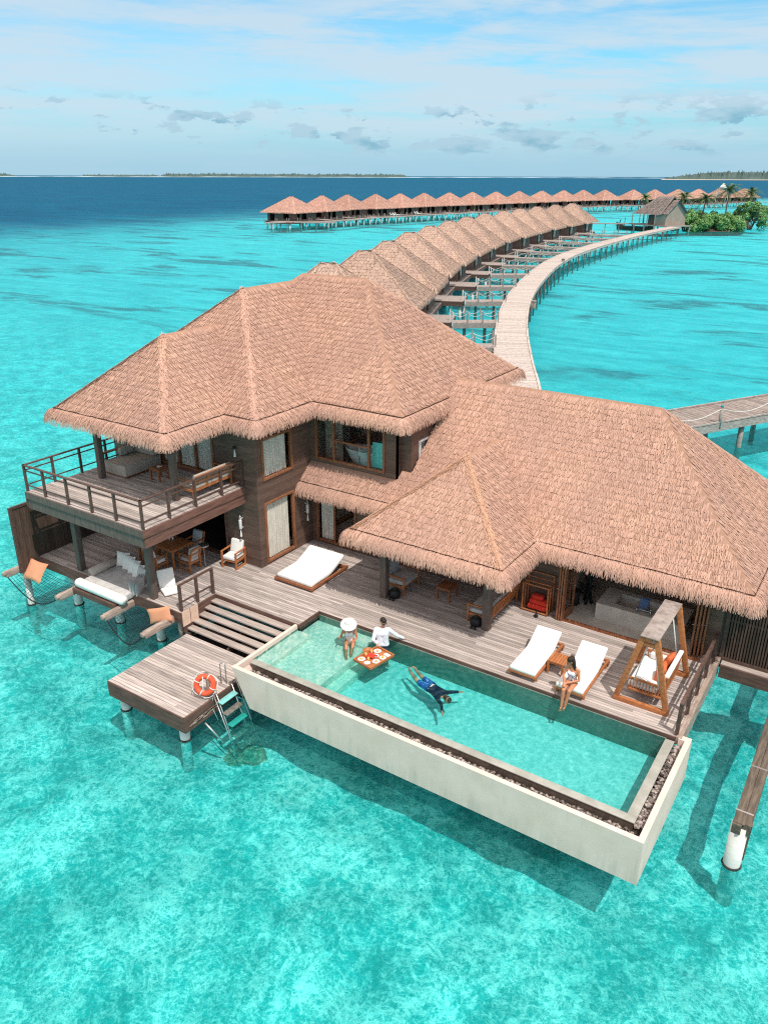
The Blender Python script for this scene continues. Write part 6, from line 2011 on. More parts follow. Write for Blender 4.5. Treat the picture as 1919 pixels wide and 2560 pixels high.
tcap(c, hips[0] + ax_ * 0.04, hips[1] + ax_ * 0.04, 0.112, 0.112, 14)
for kn, hp in ((V3(-9.14, 15.78, zz), pel + sdv * 0.085), (V3(-9.19, 15.55, zz), pel - sdv * 0.085)): tcap(c, hp, hp * 0.3 + kn * 0.7, 0.108, 0.086, 14)
fuse(c, 'shorts', M['shorts'], sm, 0.012)
c = MB(); tcap(c, pel + ax_ * 0.13 + sdv * 0.14 + V3(0, 0, 0.055), pel + ax_ * 0.13 + V3(0, 0, 0.115), 0.018, 0.02, 8); tcap(c, pel + ax_ * 0.13 + V3(0, 0, 0.115), pel + ax_ * 0.13 - sdv * 0.14 + V3(0, 0, 0.055), 0.02, 0.018, 8)
fuse(c, 'waistband', M['swimwhite'], sm, 0.01)
c = MB(); hc, hf, hu, hrr = fr
tcap(c, hc - hf * 0.035, hc + hu * 0.06 - hf * 0.02, 0.088, 0.075, 14); tcap(c, hc - hf * 0.04, hc - hu * 0.1 - hf * 0.05, 0.082, 0.05, 12)
tcap(c, hc + hu * 0.05 - hf * 0.02, hc + hu * 0.14 + hrr * 0.04, 0.06, 0.03, 10)
fuse(c, 'hair', M['hair2'], sm, 0.01)

# floating breakfast tray --------------------------------------------------------------------------------
tr_c = V3(-10.66, 15.655, -0.05)
tx = (V3(-10.24, 16.07, 0) - V3(-10.42, 15.13, 0)).normalized()       # short image-right side direction (depth)
trd = math.atan2(tx.y, tx.x)
tray = thing('floating_tray', 'floating teak breakfast tray holding plates on the pool water', 'tray', tr_c, trd - math.pi / 2)
TWx, TWy = 0.64, 0.92
mb = MB(); mb.box(-TWx / 2, TWx / 2, -TWy / 2, TWy / 2, -0.075, -0.045); mb.build('tray_base', M['teak'], tray)
mb = MB()
for sx in (-1, 1): mb.box(sx * TWx / 2 - 0.02, sx * TWx / 2 + 0.02, -TWy / 2 - 0.02, TWy / 2 + 0.02, -0.08, 0.01)
for sy in (-1, 1): mb.box(-TWx / 2 + 0.02, TWx / 2 - 0.02, sy * TWy / 2 - 0.02, sy * TWy / 2 + 0.02, -0.08, 0.01)
mb.build('tray_rim', M['teak'], tray, bevel=0.006)
tm = Matrix.Translation(tr_c) @ Matrix.Rotation(trd - math.pi / 2, 4, 'Z')
def dish(x, y, r, food, lab, square=False):
    t = thing('plate', lab, 'plate', tm @ V3(x, y, -0.043), trd - math.pi / 2, 'dishes on the floating tray')
    if square:
        mb = MB(); mb.box(-r, r, -r * 0.7, r * 0.7, 0, 0.012); mb.build('china', M['plate'], t, bevel=0.005)
    else:
        mb = MB(); mb.lathe([(r * 0.55, 0), (r * 0.7, 0.004), (r, 0.018), (r * 0.98, 0.020), (r * 0.65, 0.010), (0.002, 0.009)], (0, 0, 0), 20); mb.build('china', M['plate'], t, True)
    if food:
        mb = MB()
        for k in range(7):
            a = random.uniform(0, 6.28); q = random.uniform(0, r * 0.5)
            mb.ball((q * math.cos(a), q * math.sin(a) * 0.8, 0.026), random.uniform(0.018, 0.034), 8, 5, 1.2, 0.9, 0.8)
        mb.build('food', M[food], t, True)
dish(-0.20, -0.30, 0.105, 'food_o', 'round plate of pastries at the left corner of the floating tray')
dish(0.05, -0.32, 0.09, None, 'empty round plate at the front edge of the floating tray')
dish(0.18, -0.10, 0.11, 'food_o', 'dark rimmed plate of pastries at the middle front of the floating tray')
dish(0.18, 0.16, 0.10, 'food_y', 'plate with yellow food at the right front of the floating tray')
dish(0.16, 0.36, 0.09, None, 'empty plate at the right end of the floating tray', True)
dish(-0.16, 0.30, 0.11, 'food_y', 'plate with fruit at the back of the floating tray')
dish(-0.03, 0.10, 0.09, 'food_r', 'plate of red fruit in the middle of the floating tray')
mb = cushion_mb(0.24, 0.20, 0.10); mb.xf(tm @ Matrix.Translation((-0.08, -0.06, 0.015)) @ Euler((R(80), 0, 0.4)).to_matrix().to_4x4())
tag(mb.build('red_napkin', M['red'], None, True), 'red folded cloth in the middle of the floating tray', 'napkin')
for i, (x, y) in enumerate(((-0.22, -0.10), (-0.02, -0.20), (-0.22, 0.12))):
    mb = MB(); mb.lathe([(0.026, 0), (0.028, 0.004), (0.036, 0.10), (0.033, 0.10), (0.026, 0.08), (0.002, 0.078)], tm @ V3(x, y, -0.043), 12)
    tag(mb.build('juice_glass', M['glassware'], None, True), '%s orange juice glass from the back left of the floating tray' % ORD[i], 'glass', 'juice glasses on the floating tray')
mb = MB(); mb.lathe([(0.02, 0), (0.10, 0.02), (0.16, 0.10), (0.15, 0.10), (0.09, 0.03), (0.002, 0.02)], (-10.98, 15.83, -0.15), 18)
tag(mb.build('floating_basket', M['teak'], None, True), 'round orange basket floating against the tray on the pool water', 'basket')

# ================================================================== VILLA ROWS
def make_villa(kind_label, roofmat, tuft=True):
    t = thing('thatched_villa', kind_label, 'villa')
    ze = 2.55
    q = hip(-5.3, 5.3, -4.75, 4.75, ze, 0.82)
    mb = MB()
    for f in q['faces']: mb.add(f, [tuple(range(len(f)))])
    mb.add([(-5.3, -4.75, ze - 0.02), (-5.3, 4.75, ze - 0.02), (5.3, 4.75, ze - 0.02), (5.3, -4.75, ze - 0.02)], [(0, 1, 2, 3)])
    T = Tufts()
    for f in q['faces']: face_tufts(T, f, None, course=0.34, step=0.11, length=0.52, width=0.11, lift=(0.03, 0.075))
    for a, b in q['hips'] + [q['ridge']]: cap_tufts(T, a, b, 0.34, dens=26, lift=0.015, wk=0.07, ln0=0.4)
    fringe(T, [(-5.3, -4.75), (5.3, -4.75), (5.3, 4.75), (-5.3, 4.75)], ze, None, 11, True, 0.34, 0.55, 2, 0.12)
    # merge the fringe strips into the same mesh as the tufts
    r_ = mb.build('roof', M[roofmat], t)
    T.build('thatch', M[roofmat], r_)
    build_fringe(T, 'eave_fringe', M[roofmat], r_)
    wl = MB()
    wall_x(wl, 4.35, 0.15, -3.8, 3.8, -0.1, 2.55, [(-2.9, -1.9, 0.0, 2.2), (-1.2, 0.5, 0.3, 2.1)])
    wall_x(wl, -4.2, 0.15, -3.8, 3.8, -0.1, 2.55, [(-1.5, 1.5, 0.0, 2.1)])
    wall_y(wl, -3.8, 0.15, -4.2, 4.2, -0.1, 2.55, [(-3.6, -2.0, 0.0, 2.15), (0.8, 2.6, 0.5, 2.1)])
    wall_y(wl, 3.65, 0.15, -4.2, 4.2, -0.1, 2.55, [(-3.0, 0.0, 0.0, 2.15)])
    wl.build('wall', M['vwall'], t)
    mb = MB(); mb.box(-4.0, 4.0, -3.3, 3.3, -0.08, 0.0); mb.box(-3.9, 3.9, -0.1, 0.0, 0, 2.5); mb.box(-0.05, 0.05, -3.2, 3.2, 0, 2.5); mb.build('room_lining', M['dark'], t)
    for (y0, y1) in ((-1.2, -0.5), (-0.2, 0.5)):
        mb = MB(); mb.box(4.21, 4.25, y0, y1, 0.3, 2.1); mb.build('curtain', M['curtain'], t)
    mb = MB(); mb.box(4.27, 4.39, -3.0, -2.9, 0, 2.3); mb.box(4.27, 4.39, -1.9, -1.8, 0, 2.3); mb.box(4.27, 4.39, -2.9, -1.9, 2.2, 2.3)
    mb.build('door_frame', M['framewood'], t)
    mb = MB(); mb.box(-4.8, 5.0, -4.3, 4.3, -0.14, -0.09); mb.box(0.8, 7.4, -8.7, -4.3, -0.05, 0.0); mb.build('deck', M['greywood'], t)
    mb = MB()
    mb.box(0.8, 7.4, -8.74, -8.7, -0.5, -0.01); mb.box(7.4, 7.44, -8.74, -4.3, -0.5, -0.01); mb.box(-4.8, 5.0, -4.34, -4.3, -0.5, -0.10); mb.box(5.0, 5.04, -4.3, 4.3, -0.5, -0.1)
    mb.build('fascia', M['fascia'], t)
    for x, y in ((1.2, -8.4), (4.2, -8.4), (7.1, -8.4), (7.1, -5.0), (4.6, 0), (4.6, 3.9), (0, 3.9), (-4.5, 3.9), (-4.5, -3.9), (-1.5, -3.9)):
        mb = MB(); mb.tube([(x, y, -0.2), (x, y, BED - 0.1)], 0.17, 8); mb.build('pile', M['pvc'], t, True)
    return t

tips = [(-30.6, 46.4), (-34.4, 56.9), (-38.71, 67.65), (-44.05, 80.15), (-48.6, 92.18), (-52.97, 104.8), (-56.76, 117.0), (-60.2, 129.6), (-62.6, 141.6), (-64.9, 153.6), (-67.24, 167.0), (-68.83, 180.4), (-69.9, 193.3)]
vproto = None
vill = []
for i, tp in enumerate(tips):
    a = Vector(tips[max(0, i - 1)]); b = Vector(tips[min(len(tips) - 1, i + 1)])
    et = (b - a).normalized(); er = Vector((et.y, -et.x))
    c = Vector(tp) - er * 5.62 + et * 5.05
    lab = ORD[i] + ' thatched villa from the big house in the row along the curved jetty' if i < 12 else 'last thatched villa of the row along the curved jetty'
    if vproto is None:
        vproto = make_villa(lab, 'thatch_grey'); v = vproto
    else:
        v = copy_tree(vproto)
    v.location = (c.x, c.y, 0); v.rotation_euler = (0, 0, math.atan2(er.y, er.x) + random.uniform(-0.02, 0.02))
    v['label'] = lab; v['group'] = 'villas along the curved jetty'
    vill.append((c, er, et))

apx = [(-174.21, 209.71), (-174.38, 225.98), (-176.13, 242.66), (-173.04, 256.0), (-171.84, 270.7), (-170.14, 285.42), (-167.12, 300.0), (-164.53, 314.99), (-161.61, 331.11), (-158.65, 348.19), (-155.65, 366.33), (-152.8, 385.5),
       (-149.2, 402.0), (-143.4, 416.5), (-133.7, 431.0), (-127.18, 446.07), (-119.55, 462.28), (-113.94, 482.64), (-108.5, 508.0), (-98.73, 526.16)]
fproto = make_villa('x', 'thatch_red')
for o in list(fproto.children):
    if o.name.startswith('curtain'):
        bpy.data.objects.remove(o)
n = len(apx)
for i, p in enumerate(apx):
    s = 0.953
    q0 = Vector(apx[max(0, i - 1)]); q1 = Vector(apx[min(n - 1, i + 1)])
    et = (q1 - q0).normalized(); er = Vector((et.y, -et.x))
    v = fproto if i == 0 else copy_tree(fproto)
    v.location = (p[0] * s, p[1] * s, 0)
    k = 1.10 if i else 1.2
    v.scale = (k, k * 1.14, 1.04)
    v.rotation_euler = (0, 0, math.atan2(er.y, er.x))
    v['label'] = ('%s reddish thatched villa from the left end of the far row' % ORD[i]) if i < n - 1 else 'last reddish thatched villa at the right end of the far row'
    v['group'] = 'villas of the far row'
# far jetty along that row
fj = thing('far_jetty', 'long pale jetty on white piles in front of the far row of villas', 'jetty')
ctr = [(p[0] * 0.953 + 13.0, p[1] * 0.953 - 2.0) for p in apx]
ctr = [(-163, 184)] + ctr
mb = MB()
for a, b in zip(ctr[:-1], ctr[1:]): mb.bar((*a, -0.12), (*b, -0.12), 2.6, 0.22)
mb.build('walkway', M['greywood'], fj)
mb = MB()
mb.bar((-147.5, 197.5, -0.12), (-156, 192, -0.12), 3.0, 0.25)
mb.build('landing', M['greywood'], fj)
for i, (a, b) in enumerate(zip(ctr[:-1], ctr[1:])):
    a, b = Vector(a), Vector(b)
    d = (b - a).normalized(); s_ = Vector((d.y, -d.x))
    for k in range(4):
        c = a + (b - a) * (k + 0.5) / 4 + s_ * 1.0
        mb = MB(); mb.tube([(c.x, c.y, -0.1), (c.x, c.y, BED)], 0.18, 6); mb.build('pile', M['pvc'], fj)
mb = MB()
for a, b in zip(ctr[:-1], ctr[1:]):
    a, b = Vector(a), Vector(b); d = (b - a).normalized(); s_ = Vector((d.y, -d.x))
    for k in range(5):
        c = a + (b - a) * k / 5
        for sg in (-1.2, 1.2): mb.bar((c.x + s_.x * sg, c.y + s_.y * sg, 0), (c.x + s_.x * sg, c.y + s_.y * sg, 1.1), 0.12, 0.12, (0, 1, 0))
mb.build('railing_posts', M['greywood'], fj)
# white chairs on the far decks
for k, (i, du) in enumerate(((3, 0), (3, 1.6), (3, 3.0), (4, 0), (4, 1.6), (10, 0), (10, 1.6), (11, 0), (11, 1.6))):
    p = Vector(apx[i]) * 0.953
    mb = MB(); mb.extr([(-0.4, -0.9, 0.3), (-0.4, 0.4, 0.35), (-0.4, 1.0, 0.95), (-0.4, 0.9, 0.98), (-0.4, 0.35, 0.42), (-0.4, -0.9, 0.38)], (0.8, 0, 0))
    for yy in (-0.8, 0.5): mb.box(-0.38, -0.3, yy, yy + 0.08, 0, 0.3); mb.box(0.3, 0.38, yy, yy + 0.08, 0, 0.3)
    mb.xf(Matrix.Translation((p.x + 8.6, p.y - 2.5 + du, -0.08)) @ Matrix.Rotation(1.9, 4, 'Z'))
    tag(mb.build('deck_chair', M['white']), 'white deck chair on a far row villa deck, %s from the left' % ORD[k], 'chair', 'white chairs on the far decks')

# ================================================================== CURVED JETTY
Rj = [(-13.2, 32.0), (-14.9, 37.0), (-16.8, 42.0), (-19.05, 47.01), (-22.32, 53.41), (-25.78, 60.47), (-28.89, 67.11), (-32.08, 74.41), (-35.24, 82.29), (-38.77, 92.09), (-43.07, 105.56), (-47.44, 120.74), (-51.3, 138.4), (-54.0, 158.6), (-56.0, 180.5), (-57.4, 201.0), (-58.1, 222.9), (-57.93, 233.0)]
def spline(P, n):
    P = [np.array(p, float) for p in P]
    P = [2 * P[0] - P[1]] + P + [2 * P[-1] - P[-2]]
    out = []
    for i in range(1, len(P) - 2):
        for k in range(n):
            t = k / n
            out.append(0.5 * ((2 * P[i]) + (-P[i - 1] + P[i + 1]) * t + (2 * P[i - 1] - 5 * P[i] + 4 * P[i + 1] - P[i + 2]) * t * t + (-P[i - 1] + 3 * P[i] - 3 * P[i + 1] + P[i + 2]) * t ** 3))
    out.append(P[-2])
    return np.array(out)
cur = spline(Rj, 24)
seg = np.linalg.norm(np.diff(cur, axis=0), axis=1); cum = np.r_[0, np.cumsum(seg)]
def at(s):
    x = np.interp(s, cum, cur[:, 0]); y = np.interp(s, cum, cur[:, 1])
    e = 0.4
    d = np.array([np.interp(s + e, cum, cur[:, 0]) - np.interp(s - e, cum, cur[:, 0]), np.interp(s + e, cum, cur[:, 1]) - np.interp(s - e, cum, cur[:, 1])])
    d /= np.linalg.norm(d)
    return np.array([x, y]), d, np.array([-d[1], d[0]])
JW = 2.9
LEN = cum[-1]
jt = thing('curved_jetty', 'long pale curved plank jetty sweeping from the house to the boathouse', 'jetty')
mb = MB()
s = 0.5
while s < LEN - 0.5:
    p, d, l = at(s)
    q = p + l * JW
    wj = 0.235
    z = random.uniform(-0.004, 0.004)
    a = (p + l * random.uniform(-0.03, 0.03)); b = (q + l * random.uniform(-0.03, 0.03))
    mb.bar((a[0], a[1], z - 0.02), (b[0], b[1], z - 0.02), wj, 0.04)
    s += 0.25
mb.build('planks', M['jetty'], jt)
for off, nm in ((0.10, 'edge_beam'), (JW - 0.10, 'edge_beam')):
    mb = MB(); prev = None
    for s in np.arange(0.5, LEN, 1.5):
        p, d, l = at(s); c = p + l * off
        if prev is not None:
            mb.bar((*prev, -0.22), (*c, -0.22), 0.16, 0.30); mb.bar((*prev, 0.03), (*c, 0.03), 0.14, 0.07)
        prev = c
    mb.build(nm, M['jetty'], jt)
for k, s in enumerate(np.arange(12, LEN - 2, 4.7)):
    p, d, l = at(s)
    for off in (0.2, JW - 0.2):
        c = p + l * off
        mb = MB(); mb.tube([(c[0], c[1], -0.3), (c[0], c[1], BED - 0.1)], 0.115, 7); mb.build('pile', M['post'] if off < 1 else M['pvc'], jt, True)
for k, (s0, lab) in enumerate(((at(1)[0], 0),)): pass
def jlamp(x, y, lab):
    mb = MB(); mb.box(x - 0.2, x + 0.2, y - 0.2, y + 0.2, -0.3, 0.42); mb.box(x - 0.26, x + 0.26, y - 0.26, y + 0.26, 0.42, 0.50)
    tag(mb.build('jetty_lamp_box', M['beamwood'], None, bevel=0.02), lab, 'lamp box', 'lamp boxes on the jetty edge')
jlamp(-33.6, 79.1, 'pale lamp box on the right edge of the curved jetty, nearer the house')
jlamp(-48.5, 124.6, 'pale lamp box on the right edge of the curved jetty, farther from the house')

# footbridges from each villa deck to the jetty, with rope rails
left = cur + np.array([[-(cur[min(i + 1, len(cur) - 1)] - cur[max(i - 1, 0)])[1], (cur[min(i + 1, len(cur) - 1)] - cur[max(i - 1, 0)])[0]] for i in range(len(cur))]) / 1.0 * 0
lp = []
for s in np.arange(5, LEN - 1, 0.5):
    p, d, l = at(s); lp.append(p + l * JW)
lp = np.array(lp)
ends = []
for i, (c, er, et) in enumerate(vill):
    st_ = np.array([*(c + er * 7.4 - et * 7.9)])
    dr = np.array([0.826, 0.565]) if i < 6 else np.array([*(er)])
    rel = lp - st_
    lat = np.abs(rel[:, 0] * dr[1] - rel[:, 1] * dr[0]); fw_ = rel @ dr
    lat[fw_ < 0.5] = 99
    j = int(np.argmin(lat))
    ends.append((st_, lp[j]))
extra = [(np.array([-29.5, 57.3]), np.array([-27.3, 58.8]))]
for i, (a, b) in enumerate(ends):
    L = np.linalg.norm(b - a)
    if L > 14 or L < 1.5: continue
    t = thing('footbridge', '%s grey footbridge from the big house linking a villa deck to the curved jetty' % ORD[i], 'footbridge', group='footbridges to the villas')
    d = (b - a) / L; sd_ = np.array([-d[1], d[0]])
    mb = MB(); mb.bar((*a, -0.04), (*b, -0.04), 1.7, 0.06); mb.build('walkway', M['greywood'], t)
    mb = MB()
    for sg in (-0.84, 0.84): mb.bar((*(a + sd_ * sg), -0.26), (*(b + sd_ * sg), -0.26), 0.10, 0.46)
    mb.build('side_beam', M['greywood'], t)
    kk = 3
    for sg in (-0.84, 0.84):
        tops = []
        for k in range(kk + 1):
            c = a + (b - a) * k / kk + sd_ * sg
            mb = MB(); mb.tube([(*c, -0.3), (*c, 1.0)], 0.065, 6); mb.build('post', M['greywood'] if k else M['pvc'], t)
            tops.append(c)
        pts = []
        for p, q in zip(tops[:-1], tops[1:]):
            for u in np.linspace(0, 1, 7)[:-1]:
                m = p + (q - p) * u
                pts.append((*m, 0.85 - 0.30 * math.sin(math.pi * u)))
        pts.append((*tops[-1], 0.85))
        mb = MB(); mb.tube(pts, 0.02, 5); mb.build('rope', M['rope'], t)
    for u in (0.3, 0.75):
        c = a + (b - a) * u
        mb = MB(); mb.tube([(*c, -0.3), (*c, BED - 0.1)], 0.15, 7); mb.build('pile', M['greywood'], t)

# link jetty on the right
lj = thing('link_jetty', 'grey plank walkway with rope rail leaving the picture on the right behind the lower roof', 'jetty')
d = np.array([0.497, 0.868]); rt = np.array([0.868, -0.497])
c0 = np.array([-9.23, 45.45])
mb = MB()
s = -15.0
while s < 40:
    p = c0 + d * s
    a, b = p - rt * 1.5, p + rt * 1.5
    mb.bar((*a, -0.02 + random.uniform(-.004, .004)), (*b, -0.02), 0.135, 0.04)
    s += 0.15
mb.build('planks', planks('link_planks', (0.34, 0.28, 0.25), (0.185, 0.148, 0.132), (0.265, 0.217, 0.195), 0.25, (3, 3, 3)), lj)
mb = MB()
for off in (-1.5, 1.5):
    a = c0 + d * -15 + rt * off; b = c0 + d * 40 + rt * off
    mb.bar((*a, -0.24), (*b, -0.24), 0.12, 0.42)
    mb.bar((*a, 0.05), (*b, 0.05), 0.12, 0.08)
mb.build('side_beam', M['greywood'], lj)
pp = []
for k in range(-3, 10):
    c = c0 + d * (0.38 + 4.1 * k) + rt * 1.5
    pp.append(c)
    mb = MB(); mb.tube([(*c, -0.3), (*c, 0.95)], 0.085, 8); o = mb.build('post', M['greywood'], lj, True)
    mb = MB(); mb.tube([(*c, 0.90), (*c, 1.0)], 0.09, 8); mb.build('cap', M['bluecush'], o, True)
    if k % 1 == 0:
        for off in (-1.2, 1.2):
            e = c0 + d * (2.6 + 4.1 * k) + rt * off
            mb = MB(); mb.tube([(*e, -0.3), (*e, BED - 0.1)], 0.15, 8); mb.build('pile', M['greywood'], lj, True)
pts = []
for p, q in zip(pp[:-1], pp[1:]):
    for u in np.linspace(0, 1, 9)[:-1]:
        m = p + (q - p) * u; pts.append((*m, 0.80 - 0.38 * math.sin(math.pi * u)))
mb = MB(); mb.tube(pts, 0.02, 5); mb.build('rope', M['rope'], lj, True)
# small far jetty
fb = thing('far_footbridge', 'thin pale footbridge on piles between the last villa and the boathouse', 'footbridge')
mb = MB(); mb.bar((-92, 232, -0.1), (-70, 246, -0.1), 1.8, 0.25); mb.build('walkway', M['greywood'], fb)
for k in range(7):
    mb = MB(); mb.tube([(-91 + 3.3 * k, 232.6 + 2.1 * k, -0.2), (-91 + 3.3 * k, 232.6 + 2.1 * k, BED)], 0.2, 6); mb.build('pile', M['greywood'] if k % 3 else M['pvc'], fb)
fb2 = thing('far_footbridge', 'thin pale footbridge on piles right of the green bushes', 'footbridge')
mb = MB(); mb.bar((-48, 292, -0.1), (10, 330, -0.1), 2.0, 0.3); mb.build('walkway', M['greywood'], fb2)
for k in range(12):
    mb = MB(); mb.tube([(-46 + 4.7 * k, 293.3 + 3.08 * k, -0.2), (-46 + 4.7 * k, 293.3 + 3.08 * k, BED)], 0.22, 6); mb.build('pile', M['greywood'], fb2)

# ================================================================== BOATHOUSE, BOAT, BUSHES, PALMS
bh = thing('boathouse', 'old grey thatched boathouse at the far end of the curved jetty', 'boathouse', (-65.8, 241.5, 0), R(-31))
ze = 2.7; zr = 7.4
L0, L1, Wd = -7.5, 3.6, 4.4
A_, B_ = (-2.2, 0, zr), (L1, 0, zr)
rf = [[(L0, -Wd, ze), (L1, -Wd, ze), B_, A_], [(L1, Wd, ze), (L0, Wd, ze), A_, B_], [(L0, Wd, ze), (L0, -Wd, ze), A_]]
ext = [[(L1, -Wd + 0.6, ze + 0.3), (L1 + 2.2, -Wd + 0.6, ze + 0.3), (L1 + 2.2, 0, zr - 0.9), (L1, 0, zr - 0.9)], [(L1 + 2.2, Wd - 0.6, ze + 0.3), (L1, Wd - 0.6, ze + 0.3), (L1, 0, zr - 0.9), (L1 + 2.2, 0, zr - 0.9)]]
mb = MB(); T = Tufts()
for f in rf + ext:
    mb.add(f, [tuple(range(len(f)))])
    face_tufts(T, f, None, 0.6, 0.3, 1.0, 0.30, lift=(0.04, 0.14))
rb = mb.build('roof', M['thatch_old'], bh); T.build('thatch', M['thatch_old'], rb)
mb = MB(); mb.bar((L1, -Wd, ze + 0.12), (L1, 0, zr + 0.12), 0.35, 0.25); mb.bar((L1, Wd, ze + 0.12), (L1, 0, zr + 0.12), 0.35, 0.25); mb.build('barge_board', M['thatch_old'], rb)
mb = MB(); mb.extr([(L1 + 1.3, -3.6, 0), (L1 + 1.3, 3.6, 0), (L1 + 1.3, 3.6, 3.1), (L1 + 1.3, 0, 6.3), (L1 + 1.3, -3.6, 3.1)], (0.15, 0, 0)); mb.box(1.2, L1 + 1.3, -3.65, -3.5, 0, 2.9); mb.build('wall', M['plaster'], bh)
mb = MB(); mb.box(-6.5, 2.0, 1.5, 1.7, 0, 2.8); mb.box(-3.0, 2.0, -2.4, -2.2, 0, 2.5); mb.build('wall', M['vwall'], bh)
mb = MB(); mb.box(L0, L1 + 3, -Wd, Wd, -0.3, -0.02); mb.build('floor', M['greywood'], bh)
for x in (-7.0, -4.0, -1.0, 2.0):
    mb = MB(); mb.bar((x, -4.6, 0), (x, -4.6, 3.0), 0.2, 0.2, (0, 1, 0)); mb.build('post', M['greywood'], bh)
for x in (-6, -2, 2, 6):
    for y in (-4.5, 4.5):
        mb = MB(); mb.tube([(x, y, -0.2), (x, y, BED)], 0.22, 6); mb.build('pile', M['greywood'], bh)
bo = thing('moored_boat', 'dark wooden boat with raised bow moored left of the boathouse', 'boat', (-74.0, 243.5, WATER), R(-24))
mb = MB()
st_n = 9
vs = []
for i in range(st_n):
    u = i / (st_n - 1) * 2 - 1
    wv_ = 1.5 * (1 - abs(u) ** 2.4) + 0.06
    zt = 0.75 + 1.2 * abs(u) ** 3
    vs += [(u * 7, -wv_, zt), (u * 6.6, -wv_ * 0.6, -0.3), (u * 6.6, wv_ * 0.6, -0.3), (u * 7, wv_, zt)]
fs = []
for i in range(st_n - 1):
    a = i * 4
    fs += [(a, a + 1, a + 5, a + 4), (a + 1, a + 2, a + 6, a + 5), (a + 2, a + 3, a + 7, a + 6)]
mb.add(vs, fs); mb.build('hull', M['hull'], bo)
mb = MB(); mb.box(-4, 4, -1.0, 1.0, 0.6, 0.72); mb.build('boat_deck', M['hull'], bo)
mb = MB(); mb.box(-3.5, 3.2, -0.8, 0.8, 0.72, 1.05); mb.build('cushions', M['bluecush'], bo, bevel=0.1)
mb = MB(); mb.bar((-3.8, 0, 0.6), (-3.8, 0, 3.2), 0.12, 0.12, (0, 1, 0)); mb.bar((-5.8, 0, 1.4), (-5.4, 0, 2.6), 0.15, 0.2, (0, 1, 0)); mb.build('mast', M['hull'], bo)

isl = MB()
vs = []
for j, (s, z) in enumerate(((1.05, -2.4), (1.0, -1.7), (0.8, -1.2), (0.4, -0.9))):
    for k in range(28):
        a = 2 * math.pi * k / 28
        vs.append((-55.0 + 7.5 * s * math.cos(a), 259.5 + 12.0 * s * math.sin(a), z))
fs = [(j * 28 + k, j * 28 + (k + 1) % 28, (j + 1) * 28 + (k + 1) % 28, (j + 1) * 28 + k) for j in range(3) for k in range(28)] + [tuple(3 * 28 + k for k in range(28))]
isl.add(vs, fs)
isl.build('islet_ground', M['hull'])['kind'] = 'structure'

def bush(name, label, c, rad, h, n, mat, group):
    t = thing(name, label, 'bush', (c[0], c[1], WATER + 0.2), group=group)
    cl = []
    for k in range(34):
        a = random.uniform(0, 6.28); e = math.asin(random.uniform(0.0, 0.98))
        rr = random.uniform(0.62, 0.92)
        cl.append((np.array([math.cos(a) * math.cos(e) * rad[0] * rr, math.sin(a) * math.cos(e) * rad[1] * rr, 0.35 + math.sin(e) * (h - 1.0) * rr]), random.uniform(0.9, 1.7)))
    per = n // len(cl)
    V = []
    for cc, r0 in cl:
        dv = rng.normal(0, 1, (per, 3)); dv /= np.linalg.norm(dv, axis=1)[:, None]
        dv[:, 2] = np.abs(dv[:, 2]) * np.where(rng.uniform(0, 1, per) < 0.8, 1, -1)
        p = cc + dv * (r0 * rng.uniform(0.75, 1.05, per))[:, None]
        nn = dv + rng.normal(0, 0.45, (per, 3)); nn /= np.linalg.norm(nn, axis=1)[:, None]
        uu = np.cross(nn, rng.normal(0, 1, (per, 3))); uu /= np.linalg.norm(uu, axis=1)[:, None]
        vv = np.cross(nn, uu)
        sz = rng.uniform(0.16, 0.34, per)[:, None]
        V.append(np.stack([p - uu * sz, p - vv * sz * 0.6, p + uu * sz, p + vv * sz * 0.6], 1).reshape(-1, 3))
    V = np.concatenate(V)
    npmesh('crown', V, np.arange(len(V)).reshape(-1, 4), M[mat], t)
    mb = MB()
    for k in range(9):
        a = k * 0.7; mb.tube([(0.5 * math.cos(a), 0.5 * math.sin(a), -0.3), (rad[0] * 0.3 * math.cos(a), rad[1] * 0.3 * math.sin(a), h * 0.35), (rad[0] * 0.6 * math.cos(a), rad[1] * 0.6 * math.sin(a), h * 0.6)], 0.16, 6, 0.05)
    mb.build('branches', M['trunk'], t)
    return t
g_ = 'bushes on the islet beside the boathouse'
bush('green_bush', 'bright green bush next to the boathouse', (-60.6, 247.2), (5.0, 5.0), 5.6, 9000, 'leafA', g_)
bush('green_bush', 'bright green bush in the middle of the islet front', (-55.2, 250.8), (5.4, 5.0), 5.8, 9500, 'leafA', g_)
bush('green_bush', 'bright green bush at the right of the islet front', (-50.4, 255.4), (4.2, 4.2), 5.0, 7000, 'leafA', g_)
bush('green_bush', 'tall darker green bush at the right end of the islet', (-46.8, 265.5), (5.6, 6.0), 8.6, 11000, 'leafB', g_)
bush('green_bush', 'darker green bush behind the palms of the islet', (-59.0, 263.0), (5.0, 6.0), 5.0, 6000, 'leafB', g_)

